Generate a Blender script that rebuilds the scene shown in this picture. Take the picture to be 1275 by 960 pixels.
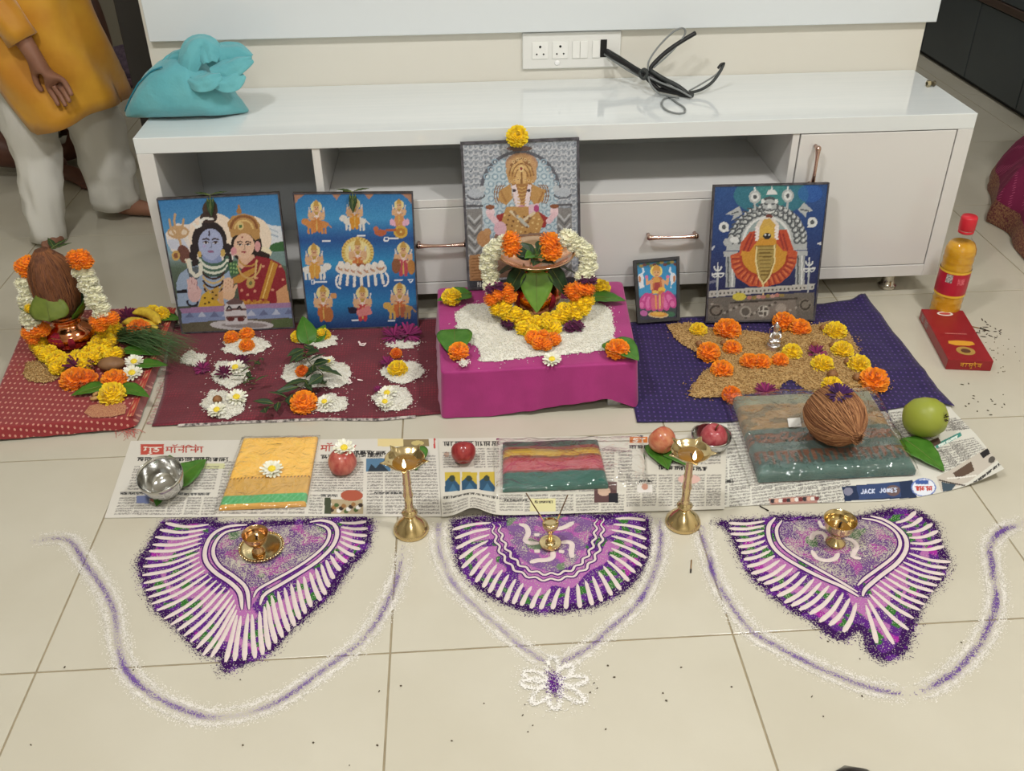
import bpy, bmesh, math, random
import numpy as np
from mathutils import Vector, Matrix, noise
PI = math.pi
for o in list(bpy.data.objects): bpy.data.objects.remove(o, do_unlink=True)
scene = bpy.context.scene
COL = scene.collection
random.seed(7)

# ------------------------------------------------------------------ camera
FPX = 1195.0                       # focal length in pixels of a 1275 x 960 frame
PITCH, YAW, ROLL, CAMH = 0.5857, 0.05547, -0.0117, 1.3005
def cam_axes():
    cy, sy, cp, sp = math.cos(YAW), math.sin(YAW), math.cos(PITCH), math.sin(PITCH)
    fw = Vector((sy*cp, cy*cp, -sp)); rt = Vector((cy, -sy, 0)); up = rt.cross(fw)
    c, s = math.cos(ROLL), math.sin(ROLL)
    return c*rt + s*up, -s*rt + c*up, fw
RT, UP, FW = cam_axes()
CAM = Vector((0, 0, CAMH))
cd = bpy.data.cameras.new('camera'); cam = bpy.data.objects.new('camera', cd); COL.objects.link(cam)
cd.sensor_fit = 'HORIZONTAL'; cd.sensor_width = 36.0; cd.lens = 36.0*FPX/1275.0; cd.clip_start = 0.02
cam.matrix_world = Matrix(((RT.x, UP.x, -FW.x, 0), (RT.y, UP.y, -FW.y, 0), (RT.z, UP.z, -FW.z, CAMH), (0, 0, 0, 1)))
scene.camera = cam

# ------------------------------------------------------------------ light and exposure
vs = scene.view_settings
vs.view_transform = 'Standard'; vs.look = 'None'; vs.gamma = 1.0; vs.use_curve_mapping = False
vs.exposure = -0.08
w = bpy.data.worlds.new('world'); scene.world = w; w.use_nodes = True
w.node_tree.nodes['Background'].inputs[0].default_value = (0.9, 0.95, 1.0, 1)
w.node_tree.nodes['Background'].inputs[1].default_value = 0.25
LAMPS = [(-0.75, 0.75, 36, .30), (1.25, 0.9, 36, .30), (0.2, -1.2, 26, .30), (1.9, 4.95, 13, .30), (-1.9, 4.95, 7, .30)]  # final pair: unseen lamps added to brighten the far right and far left rooms
for i, (lx, ly, pw, rr) in enumerate(LAMPS):
    ld = bpy.data.lights.new('ceiling_lamp_light', 'AREA'); ld.shape = 'DISK'; ld.size = rr; ld.energy = pw
    ld.color = (1.0, 0.985, 0.965)
    lo = bpy.data.objects.new('ceiling_lamp_light', ld); COL.objects.link(lo); lo.location = (lx, ly, 2.70)

# ------------------------------------------------------------------ surveying: where a sight line meets a plane of the room
def ray(u, v): return ((u-637.5)*RT - (v-480.0)*UP)/FPX + FW
def G(u, v, z=0.0):
    d = ray(u, v); t = (z-CAMH)/d.z
    return CAM + d*t
def AY(u, v, y):
    d = ray(u, v); return CAM + d*(y/d.y)
def MPP(p): return (Vector(p)-CAM).dot(FW)/FPX      # metres per pixel at a point

# ------------------------------------------------------------------ helpers
def lin(c):
    if isinstance(c, str): c = [int(c[i:i+2], 16) for i in (0, 2, 4)]
    return tuple(((x/255)/12.92 if x/255 <= .04045 else ((x/255+.055)/1.055)**2.4) for x in c[:3])
def lina(a):
    a = np.clip(np.asarray(a, float)/255, 0, 1)
    return np.where(a <= .04045, a/12.92, ((a+.055)/1.055)**2.4)

MATS = {}
def mat(name, col=(200, 200, 200), rough=.5, metal=0., spec=.5, bump=None, var=None, vc=False, sheen=0., trans=0., ior=1.45,
        coat=0., emit=None, estr=0., sss=0., alpha=None, powder=False, stretch=None, grain=850):
    if name in MATS: return MATS[name]
    m = bpy.data.materials.new(name); m.use_nodes = True; nt = m.node_tree; N = nt.nodes; L = nt.links
    b = N['Principled BSDF']
    b.inputs['Roughness'].default_value = rough; b.inputs['Metallic'].default_value = metal
    b.inputs['Specular IOR Level'].default_value = spec; b.inputs['IOR'].default_value = ior
    b.inputs['Sheen Weight'].default_value = sheen; b.inputs['Transmission Weight'].default_value = trans
    b.inputs['Coat Weight'].default_value = coat; b.inputs['Coat Roughness'].default_value = .08
    if sss: b.inputs['Subsurface Weight'].default_value = sss; b.inputs['Subsurface Radius'].default_value = (.01, .005, .003)
    if alpha is not None: b.inputs['Alpha'].default_value = alpha
    if emit: b.inputs['Emission Color'].default_value = (*lin(emit), 1); b.inputs['Emission Strength'].default_value = estr
    tc = N.new('ShaderNodeTexCoord'); vec = tc.outputs['Object']
    if stretch:
        mp = N.new('ShaderNodeMapping'); mp.inputs['Scale'].default_value = stretch; L.new(vec, mp.inputs['Vector']); vec = mp.outputs['Vector']
    src = None
    if vc:
        a = N.new('ShaderNodeAttribute'); a.attribute_name = 'Col'; src = a.outputs['Color']
    if var:                                   # (scale, colour, amount[, detail])
        n = N.new('ShaderNodeTexNoise'); n.inputs['Scale'].default_value = var[0]; n.inputs['Detail'].default_value = var[3] if len(var) > 3 else 4
        L.new(vec, n.inputs['Vector'])
        r = N.new('ShaderNodeMapRange'); r.inputs[1].default_value = .38; r.inputs[2].default_value = .62; r.inputs[4].default_value = var[2]
        L.new(n.outputs['Fac'], r.inputs[0])
        mx = N.new('ShaderNodeMix'); mx.data_type = 'RGBA'
        L.new(r.outputs[0], mx.inputs[0])
        if src: L.new(src, mx.inputs[6])
        else: mx.inputs[6].default_value = (*lin(col), 1)
        mx.inputs[7].default_value = (*lin(var[1]), 1); src = mx.outputs[2]
    if src: L.new(src, b.inputs['Base Color'])
    else: b.inputs['Base Color'].default_value = (*lin(col), 1)
    if bump:
        n = N.new('ShaderNodeTexNoise'); n.inputs['Scale'].default_value = bump[0]; n.inputs['Detail'].default_value = 5; L.new(vec, n.inputs['Vector'])
        bp = N.new('ShaderNodeBump'); bp.inputs['Strength'].default_value = bump[1]; bp.inputs['Distance'].default_value = bump[2] if len(bump) > 2 else .002
        L.new(n.outputs['Fac'], bp.inputs['Height']); L.new(bp.outputs[0], b.inputs['Normal'])
    if powder:                                # loose grains: a grain is there where the local density beats a per-grain random number
        vo = N.new('ShaderNodeTexVoronoi'); vo.inputs['Scale'].default_value = grain; L.new(vec, vo.inputs['Vector'])
        sp = N.new('ShaderNodeSeparateColor'); L.new(vo.outputs['Color'], sp.inputs[0])
        d = N.new('ShaderNodeAttribute'); d.attribute_name = 'dens'
        g = N.new('ShaderNodeMath'); g.operation = 'GREATER_THAN'; L.new(d.outputs['Fac'], g.inputs[0]); L.new(sp.outputs[0], g.inputs[1])
        L.new(g.outputs[0], b.inputs['Alpha'])
    MATS[name] = m
    return m

class MB:
    def __init__(s): s.v = []; s.f = []; s.c = []; s.d = []
    def add(s, verts, faces, col=None):
        n = len(s.v); s.v += [tuple(v) for v in verts]; s.f += [tuple(i+n for i in f) for f in faces]
        if col is not None: s.c += [lin(col)]*len(verts) if not isinstance(col, list) else col
        return s
    def box(s, x0, x1, y0, y1, z0, z1, bev=0, col=None):
        if bev <= 0:
            V = [(x, y, z) for z in (z0, z1) for y in (y0, y1) for x in (x0, x1)]
            return s.add(V, [(0, 2, 3, 1), (4, 5, 7, 6), (0, 1, 5, 4), (2, 6, 7, 3), (0, 4, 6, 2), (1, 3, 7, 5)], col)
        bm = bmesh.new(); bmesh.ops.create_cube(bm, size=1)
        for v in bm.verts: v.co = Vector(((x0+x1)/2+v.co.x*(x1-x0), (y0+y1)/2+v.co.y*(y1-y0), (z0+z1)/2+v.co.z*(z1-z0)))
        bmesh.ops.bevel(bm, geom=list(bm.edges), offset=bev, segments=2, affect='EDGES', profile=.5)
        bm.verts.index_update(); s.add([v.co for v in bm.verts], [[v.index for v in f.verts] for f in bm.faces], col); bm.free(); return s
    def lathe(s, prof, seg=32, M=None, col=None, cap=True, wob=None):
        V = []; F = []
        for r, z in prof:
            for k in range(seg):
                a = 2*PI*k/seg; rr = r*(wob(a, z) if wob else 1)
                V.append(Vector((rr*math.cos(a), rr*math.sin(a), z)))
        for i in range(len(prof)-1):
            for k in range(seg):
                k2 = (k+1) % seg; F.append((i*seg+k, i*seg+k2, (i+1)*seg+k2, (i+1)*seg+k))
        if cap:
            F.append(tuple(range(seg-1, -1, -1))); n = (len(prof)-1)*seg; F.append(tuple(range(n, n+seg)))
        if M is not None: V = [M @ v for v in V]
        return s.add(V, F, col)
    def tube(s, path, r, seg=8, col=None, cap=True, flat=1.0):
        P = [Vector(p) for p in path]; R = r if isinstance(r, (list, tuple)) else [r]*len(P)
        V = []; F = []; up = Vector((0, 0, 1))
        prev = None
        for i, p in enumerate(P):
            t = (P[min(i+1, len(P)-1)]-P[max(i-1, 0)]).normalized()
            if prev is None:
                a = Vector((1, 0, 0)) if abs(t.z) > .9 else up
                n = t.cross(a).normalized()
            else:
                n = (prev - t*prev.dot(t))
                n = n.normalized() if n.length > 1e-6 else prev
            prev = n; b = t.cross(n)
            for k in range(seg):
                a = 2*PI*k/seg; V.append(p + n*math.cos(a)*R[i] + b*math.sin(a)*R[i]*flat)
        for i in range(len(P)-1):
            for k in range(seg):
                k2 = (k+1) % seg; F.append((i*seg+k, i*seg+k2, (i+1)*seg+k2, (i+1)*seg+k))
        if cap: F.append(tuple(range(seg-1, -1, -1))); n = (len(P)-1)*seg; F.append(tuple(range(n, n+seg)))
        return s.add(V, F, col)
    def ball(s, c, r, seg=12, rings=8, col=None, M=None):
        c = Vector(c); r = Vector(r) if not isinstance(r, (int, float)) else Vector((r, r, r))
        V = [Vector((0, 0, -r.z))]; F = []
        for i in range(1, rings):
            a = -PI/2+PI*i/rings
            for k in range(seg):
                b = 2*PI*k/seg; V.append(Vector((r.x*math.cos(a)*math.cos(b), r.y*math.cos(a)*math.sin(b), r.z*math.sin(a))))
        V.append(Vector((0, 0, r.z))); n = len(V)-1
        for k in range(seg): F.append((0, 1+(k+1) % seg, 1+k))
        for i in range(rings-2):
            for k in range(seg):
                a = 1+i*seg+k; b = 1+i*seg+(k+1) % seg; F.append((a, b, b+seg, a+seg))
        for k in range(seg): F.append((n, n-seg+k, n-seg+(k+1) % seg))
        if M is not None: V = [M @ v for v in V]
        return s.add([v+c for v in V], F, col)
    def grid(s, pts, col=None, dens=None, flip=False):      # pts[j][i]
        h = len(pts); w_ = len(pts[0]); V = [p for r in pts for p in r]; F = []
        for j in range(h-1):
            for i in range(w_-1):
                a = j*w_+i; q = (a, a+1, a+w_+1, a+w_); F.append(q[::-1] if flip else q)
        return s.add(V, F, col)
    def xf(s, M): s.v = [tuple(M @ Vector(v)) for v in s.v]; return s
    def mesh(s, name, m, smooth=True):
        me = bpy.data.meshes.new(name); me.from_pydata(s.v, [], s.f)
        if s.c:
            a = me.color_attributes.new('Col', 'FLOAT_COLOR', 'POINT'); arr = np.ones((len(s.v), 4), np.float32)
            arr[:len(s.c), :3] = np.asarray(s.c, np.float32); a.data.foreach_set('color', arr.ravel())
        if len(s.d):
            a = me.attributes.new('dens', 'FLOAT', 'POINT'); a.data.foreach_set('value', np.asarray(s.d, np.float32))
        if m: me.materials.append(m)
        if smooth: me.polygons.foreach_set('use_smooth', [True]*len(me.polygons))
        me.update(); return me
    def build(s, name, m, parent=None, smooth=True, loc=None, solid=0, sub=0, sharp=None):
        return link(name, s.mesh(name, m, smooth), parent, loc, solid, sub, sharp)
def link(name, me, parent=None, loc=None, solid=0, sub=0, sharp=None):
    o = bpy.data.objects.new(name, me); COL.objects.link(o)
    if parent is not None: o.parent = parent
    if loc is not None: o.location = loc
    if solid: md = o.modifiers.new('solid', 'SOLIDIFY'); md.thickness = solid; md.offset = 0
    if sub: md = o.modifiers.new('sub', 'SUBSURF'); md.levels = sub; md.render_levels = sub
    if sharp:
        try: me.set_sharp_from_angle(angle=math.radians(sharp))
        except Exception: pass
    return o
def tag(o, label, cat, group=None, kind=None):
    o['label'] = label; o['category'] = cat
    if group: o['group'] = group
    if kind: o['kind'] = kind
    return o
def thing(name, label, cat, loc=(0, 0, 0), rz=0, group=None):
    o = bpy.data.objects.new(name, None); COL.objects.link(o); o.location = loc; o.rotation_euler = (0, 0, rz); o.empty_display_size = .02
    return tag(o, label, cat, group)
def struct(o, label=None):
    o['kind'] = 'structure'
    if label: o['label'] = label
    return o
def nz(x, y, z=0.): return noise.noise(Vector((x, y, z)))
def lerp(a, b, t): return a+(b-a)*t
def along(pl, n):                                   # resample a polyline of Vectors to n points
    P = [Vector(p) for p in pl]; d = [0]
    for a, b in zip(P, P[1:]): d.append(d[-1]+(b-a).length)
    out = []; j = 0
    for k in range(n):
        t = d[-1]*k/(n-1)
        while j < len(P)-2 and d[j+1] < t: j += 1
        f = (t-d[j])/max(1e-9, d[j+1]-d[j]); out.append(P[j].lerp(P[j+1], min(1, max(0, f))))
    return out
def smooth_pl(pl, n):                               # Catmull-Rom through the points
    P = [Vector(p) for p in pl]; Q = [P[0]*2-P[1]]+P+[P[-1]*2-P[-2]]; out = []
    m = len(P)-1; steps = max(2, n//m+1)
    for i in range(m):
        p0, p1, p2, p3 = Q[i:i+4]
        for k in range(steps):
            t = k/steps
            out.append(.5*((2*p1)+(p2-p0)*t+(2*p0-5*p1+4*p2-p3)*t*t+(3*p1-p0-3*p2+p3)*t**3))
    out.append(P[-1]); return along(out, n)
def coons(top, bottom, left, right, nu, nv):        # top/bottom run left to right, left/right run top to bottom
    T, B, Lf, R_ = along(top, nu), along(bottom, nu), along(left, nv), along(right, nv); g = []
    for j in range(nv):
        v = j/(nv-1); row = []
        for i in range(nu):
            u = i/(nu-1)
            p = T[i]*(1-v)+B[i]*v+Lf[j]*(1-u)+R_[j]*u-(T[0]*(1-u)*(1-v)+T[-1]*u*(1-v)+B[0]*(1-u)*v+B[-1]*u*v)
            row.append(p)
        g.append(row)
    return g

# ------------------------------------------------------------------ the room
X0, Y0, TS = -0.7531, 1.1388, 0.6
RX0, RX1, RY0, RY1, RZ = -2.75, 2.42, -2.4, 5.35, 2.75
m_grout = mat('grout', (158, 146, 120), .9, var=(30, (132, 118, 94), .5))
m_tile = mat('tile', (200, 195, 179), .17, spec=.45, var=(3.5, (190, 184, 166), .55, 8))
m_wall = mat('wall_paint', (226, 222, 208), .6, var=(2, (220, 215, 200), .5))
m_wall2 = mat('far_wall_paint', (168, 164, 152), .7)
m_ceil = mat('ceiling_paint', (238, 236, 230), .8)
floor = struct(MB().box(RX0, RX1, RY0, RY1, -.03, -.0016).build('floor', m_grout, smooth=False), 'glossy cream floor tiles with thin brown grout lines')
tile_me = {}
g_ = .0017
for kx in range(-4, 6):
    for ky in range(-6, 8):
        a, b = max(RX0, X0+kx*TS), min(RX1, X0+(kx+1)*TS); c, d = max(RY0, Y0+ky*TS), min(RY1, Y0+(ky+1)*TS)
        if b-a < .02 or d-c < .02: continue
        key = (round(b-a, 3), round(d-c, 3))
        if key not in tile_me:
            tile_me[key] = MB().box(-key[0]/2+g_, key[0]/2-g_, -key[1]/2+g_, key[1]/2-g_, -.012, 0, bev=.0008).mesh('floor_tile', m_tile, False)
        link('floor_tile', tile_me[key], floor, ((a+b)/2, (c+d)/2, 0))
struct(MB().box(RX0, RX1, RY0, RY1, RZ, RZ+.05).build('ceiling', m_ceil, smooth=False))
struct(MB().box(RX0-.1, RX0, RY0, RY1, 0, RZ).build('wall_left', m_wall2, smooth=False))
struct(MB().box(RX1, RX1+.1, RY0, RY1, 0, RZ).build('wall_right', m_wall, smooth=False))
struct(MB().box(RX0, RX1, RY0-.1, RY0, 0, RZ).build('wall_front', m_wall, smooth=False))
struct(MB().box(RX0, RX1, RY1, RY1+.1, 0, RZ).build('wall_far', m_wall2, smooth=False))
WY = 2.73                                            # face of the wall behind the console
struct(MB().box(-.825, 1.327, WY, WY+.12, 0, RZ).build('wall_back', mat('wall_back_paint', (225, 222, 212), .35, var=(1.2, (219, 214, 202), .5)), smooth=False), 'cream wall strip behind the white console')
m_gloss = mat('white_gloss', (222, 228, 232), .09, spec=.55, coat=.3)
struct(MB().box(-.812, 1.346, WY-.022, WY+.001, .655, 2.3, bev=.002).build('trim_1', m_gloss, smooth=False), 'glossy white back panel above the console')
struct(MB().box(-.9, -.826, WY+.03, WY+.14, 0, 2.2, bev=.003).build('trim_2', mat('dark_jamb', (34, 31, 29), .45), smooth=False), 'dark wooden door jamb beside the console wall')
for (lx, ly, pw, rr) in LAMPS:
    t = thing('ceiling_lamp', 'round white ceiling lamp '+('over the red mats on the left', 'over the blue mat on the right', 'behind the camera over the bare floor', 'added to brighten the dark wardrobe in the far room', 'added to brighten the far left room')[LAMPS.index((lx, ly, pw, rr))], 'lamp', (lx, ly, RZ), group='ceiling lamps')
    MB().lathe([(.0, -.03), (rr*.55, -.03), (rr*.57, -.026), (rr*.57, 0)], 40).build('housing', mat('lamp_housing', (240, 240, 240), .4), t, sharp=40)
    MB().lathe([(.0, -.0335), (rr*.5, -.0335), (rr*.5, -.0305)], 40).build('diffuser', mat('lamp_diffuser', (255, 250, 240), .4, emit=(255, 248, 235), estr=6), t)

# wardrobe along the right-hand side of the far room
m_ward = mat('wardrobe_laminate', (70, 79, 84), .32, var=(2.5, (62, 70, 75), .5))
wd = thing('wardrobe', 'dark slate grey wardrobe front along the far right wall', 'wardrobe', (2.38, 4.2, 0))
MB().box(-.02, .04, -.95, 1.1, 0, 2.2).build('carcass', mat('wardrobe_core', (40, 44, 46), .6), wd, smooth=False)
for a, b in ((-.94, -.35), (-.345, .128), (.133, .6), (.605, 1.09)):
    MB().box(-.04, -.02, a, b, .02, .345, bev=.002).build('drawer_front', m_ward, wd, smooth=False)
    MB().box(-.04, -.02, a, b, .385, 2.19, bev=.002).build('door', m_ward, wd, smooth=False)
MB().box(-.046, -.02, -.95, 1.1, .349, .381, bev=.003).build('brown_rail', mat('rail_brown', (74, 58, 50), .5), wd, smooth=False)

# ------------------------------------------------------------------ TV console
FY = 2.33; CX0, CX1, CZ0, CZ1 = -.788, 1.320, .063, .520
m_side = mat('console_white', (222, 221, 219), .13, spec=.5, coat=.25)
m_top = mat('console_top', (228, 233, 234), .07, spec=.55, coat=.35, var=(6, (220, 227, 229), .5), stretch=(.6, 12, 1))
m_in = mat('console_inside', (196, 200, 202), .25)
m_copper = mat('copper_handle', (206, 176, 164), .14, metal=1.)
con = thing('tv_console', 'long glossy white television console with drawers, open niches and a door', 'tv console', ((CX0+CX1)/2, 2.53, 0))
OX, OY = (CX0+CX1)/2, 2.53
def cpart(name, x0, x1, y0, y1, z0, z1, m, par=None, bev=.0015):
    return MB().box(x0-OX, x1-OX, y0-OY, y1-OY, z0, z1, bev=bev).build(name, m, par or con, smooth=False)
cpart('top_panel', CX0, CX1, FY, WY-.002, CZ1-.04, CZ1, m_top)
cpart('side_panel', CX0, CX0+.041, FY, WY-.002, CZ0, CZ1-.0402, m_side)
cpart('side_panel', CX1-.041, CX1, FY, WY-.002, CZ0, CZ1-.0402, m_side)
cpart('bottom_panel', CX0+.0412, CX1-.0412, FY, WY-.002, CZ0, CZ0+.034, m_side)
cpart('back_panel', CX0+.0412, CX1-.0412, WY-.02, WY-.003, CZ0+.034, CZ1-.0402, m_in)
cpart('divider', -.362, -.342, FY+.004, WY-.021, CZ0+.0342, CZ1-.0402, m_side)
cpart('divider', .852, .870, FY+.004, WY-.021, CZ0+.0342, CZ1-.0402, m_side)
cpart('shelf', -.3418, .8518, FY+.002, WY-.021, .313, .335, m_side)
def handle(par, cx, cz, L, vert=False):
    prof = [(.0075, 0), (.0068, .012), (.0042, .03), (.0038, .05)]
    pts = []; rad = []
    n = 17
    for k in range(n):
        t = k/(n-1)*2-1; a = abs(t)
        rad.append(.0042+.0036*(a**3)); pts.append((cx-OX+(0 if vert else t*L/2), FY-OY-.022-.004*(1-a*a), cz+(t*L/2 if vert else 0)))
    mb = MB().tube(pts, rad, 10)
    for s_ in (-1, 1):
        e = Vector(pts[0 if s_ < 0 else -1]); mb.ball(e, .0079, 10, 8); mb.tube([e, e+Vector((0, .022, 0))], .005, 8)
    mb.build('handle', m_copper, par)
for a, b, hx in ((-.34, .2645, -.05), (.2665, .8505, .56)):
    d = cpart('drawer', a, b, FY+.001, FY+.022, CZ0+.036, .3115, m_side)
    handle(d, hx, .218, .125)
dr = cpart('door', .8725, CX1-.0435, FY+.001, FY+.022, CZ0+.036, CZ1-.0425, m_side)
handle(dr, .913, .398, .10, True)
for fx in (CX0+.09, .266, CX1-.105):
    for fy in (FY+.058, WY-.06):
        MB().lathe([(.019, 0), (.024, .001), (.025, .009), (.019, .014), (.017, .03), (.019, .061), (.021, .0625)], 24,
                   Matrix.Translation((fx-OX, fy-OY, 0))).build('foot', mat('satin_steel', (205, 200, 190), .22, metal=1.), con, sharp=50)
# ------------------------------------------------------------------ flat prints: a fine sheet whose points carry ink colours
class Print:
    def __init__(s, w, h, quad, bg, asp=1.0):
        # quad: TL, TR, BR, BL in the drawing's own units
        s.w, s.h = w, h; s.a = np.zeros((h, w, 3)); s.a[:] = bg; s.asp = asp
        y, x = np.mgrid[0:h, 0:w]; s.X = (x+.5)/w; s.Y = (y+.5)/h
        src = np.array(quad, float); dst = np.array([(0, 0), (1, 0), (1, 1), (0, 1)], float); A = []; B = []
        for (x_, y_), (u, v) in zip(src, dst):
            A += [[x_, y_, 1, 0, 0, 0, -u*x_, -u*y_], [0, 0, 0, x_, y_, 1, -v*x_, -v*y_]]; B += [u, v]
        h_ = np.linalg.solve(np.array(A), np.array(B)); s.H = np.append(h_, 1).reshape(3, 3)
    def T(s, pts):
        p = np.c_[np.array(pts, float), np.ones(len(pts))] @ s.H.T
        return p[:, :2]/p[:, 2:]
    def put(s, m, col, al=1.0):
        c = np.asarray(col, float); s.a[m] = s.a[m]*(1-al)+c*al
    def poly(s, pts, col, al=1.0):
        P = s.T(pts); ins = np.zeros(s.X.shape, bool); n = len(P)
        for i in range(n):
            x1, y1 = P[i]; x2, y2 = P[(i+1) % n]
            if y1 == y2: continue
            c = ((s.Y >= min(y1, y2)) & (s.Y < max(y1, y2))); xi = x1+(s.Y-y1)*(x2-x1)/(y2-y1); ins ^= c & (s.X < xi)
        s.put(ins, col, al); return s
    def ell(s, cx, cy, rx, ry, col, al=1.0, rot=0.):
        c, q = math.cos(rot), math.sin(rot)
        return s.poly([(cx+rx*math.cos(t)*c-ry*math.sin(t)*q, cy+rx*math.cos(t)*q+ry*math.sin(t)*c) for t in np.linspace(0, 2*PI, 28)[:-1]], col, al)
    def line(s, pts, r, col, al=1.0):
        P = s.T(pts); k = s.T([(pts[0][0], pts[0][1]), (pts[0][0]+r, pts[0][1])]); rr = abs(k[1][0]-k[0][0]); a = s.asp; m = np.zeros(s.X.shape, bool)
        for (x1, y1), (x2, y2) in zip(P, P[1:]):
            y1, y2 = y1*a, y2*a; dx, dy = x2-x1, y2-y1; l2 = dx*dx+dy*dy+1e-12
            t = np.clip(((s.X-x1)*dx+(s.Y*a-y1)*dy)/l2, 0, 1); m |= (s.X-x1-t*dx)**2+(s.Y*a-y1-t*dy)**2 < rr*rr
        s.put(m, col, al); return s
    def rect(s, x0, y0, x1, y1, col, al=1.0): return s.poly([(x0, y0), (x1, y0), (x1, y1), (x0, y1)], col, al)
    def arc(s, cx, cy, rx, ry, a0, a1, r, col, al=1.0):
        return s.line([(cx+rx*math.cos(t), cy+ry*math.sin(t)) for t in np.linspace(math.radians(a0), math.radians(a1), 16)], r, col, al)
    def vgrad(s, stops):
        ys = [k for k, c in stops]
        for ch in range(3): s.a[:, :, ch] = np.interp(s.Y, ys, [c[ch] for k, c in stops])
        return s
    def speck(s, amt, seed=0, mask=None, size=1):
        r = np.random.RandomState(seed); n = r.randn((s.h+size-1)//size, (s.w+size-1)//size, 1)*amt
        n = np.kron(n, np.ones((size, size, 1)))[:s.h, :s.w]
        s.a += n if mask is None else n*mask[:, :, None]; return s
    def cols(s, sat=1., k=1.):
        a = s.a.reshape(-1, 3); g = a.mean(1, keepdims=True); return lina((g+(a-g)*sat)*k).tolist()
def face(p, cx, cy, rx, ry, skin, line=(60, 35, 35), lip=(170, 70, 80)):
    p.ell(cx, cy, rx, ry, skin); p.ell(cx+rx*.05, cy+ry*.45, rx*.62, ry*.62, skin)
    for s in (-1, 1):
        p.line([(cx+s*rx*.62, cy-ry*.28), (cx+s*rx*.35, cy-ry*.36), (cx+s*rx*.14, cy-ry*.28)], rx*.06, line)
        p.ell(cx+s*rx*.38, cy-ry*.1, rx*.21, ry*.085, (245, 240, 240)); p.ell(cx+s*rx*.38, cy-ry*.1, rx*.1, ry*.085, line)
        p.line([(cx+s*rx*.6, cy-ry*.12), (cx+s*rx*.38, cy-ry*.18), (cx+s*rx*.17, cy-ry*.1)], rx*.04, line)
    p.line([(cx+rx*.03, cy-ry*.1), (cx+rx*.07, cy+ry*.25), (cx-rx*.08, cy+ry*.27)], rx*.035, [c*.75 for c in skin])
    p.ell(cx, cy+ry*.5, rx*.26, ry*.08, lip)
def deity(p, x, y, k, robe, skin=(226, 176, 130), mount=None, halo=(240, 222, 150), arms=4):
    if mount:
        mc, side = mount
        p.ell(x, y+95*k, 95*k, 38*k, mc); p.ell(x+side*95*k, y+70*k, 32*k, 28*k, mc)
        for d in (-70, -40, 45, 72): p.line([(x+d*k, y+110*k), (x+d*k, y+165*k)], 9*k, mc)
        p.line([(x-side*85*k, y+80*k), (x-side*120*k, y+120*k)], 5*k, mc); p.ell(x, y+85*k, 40*k, 28*k, (170, 50, 60))
    p.ell(x, y-50*k, 48*k, 50*k, halo)
    p.ell(x, y+10*k, 36*k, 45*k, skin); p.poly([(x-38*k, y+35*k), (x+38*k, y+35*k), (x+45*k, y+110*k), (x, y+150*k), (x-45*k, y+110*k)], robe)
    p.line([(x-20*k, y+60*k), (x-18*k, y+150*k)], 14*k, robe); p.line([(x+20*k, y+60*k), (x+18*k, y+150*k)], 14*k, robe)
    for s in (-1, 1):
        p.line([(x+s*30*k, y-5*k), (x+s*62*k, y+25*k), (x+s*55*k, y-20*k)], 10*k, skin)
        if arms > 2: p.line([(x+s*30*k, y+8*k), (x+s*58*k, y+45*k), (x+s*30*k, y+52*k)], 10*k, skin)
        p.line([(x+s*58*k, y-15*k), (x+s*62*k, y-45*k)], 5*k, (215, 215, 220))
    p.ell(x, y+2*k, 26*k, 14*k, (200, 160, 70)); p.ell(x, y+28*k, 18*k, 10*k, (235, 235, 225)); p.line([(x-26*k, y-10*k), (x, y+45*k), (x+26*k, y-10*k)], 4*k, (240, 200, 190))
    p.ell(x, y-48*k, 23*k, 27*k, skin); p.poly([(x-26*k, y-58*k), (x-15*k, y-95*k), (x, y-112*k), (x+15*k, y-95*k), (x+26*k, y-58*k)], (206, 158, 70))
    for s in (-1, 1): p.ell(x+s*9*k, y-50*k, 5*k, 3*k, (50, 30, 30))
    p.line([(x-8*k, y-35*k), (x+8*k, y-35*k)], 3*k, (160, 60, 60)); p.line([(x, y+60*k), (x, y+140*k)], 5*k, (225, 180, 90))

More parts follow.
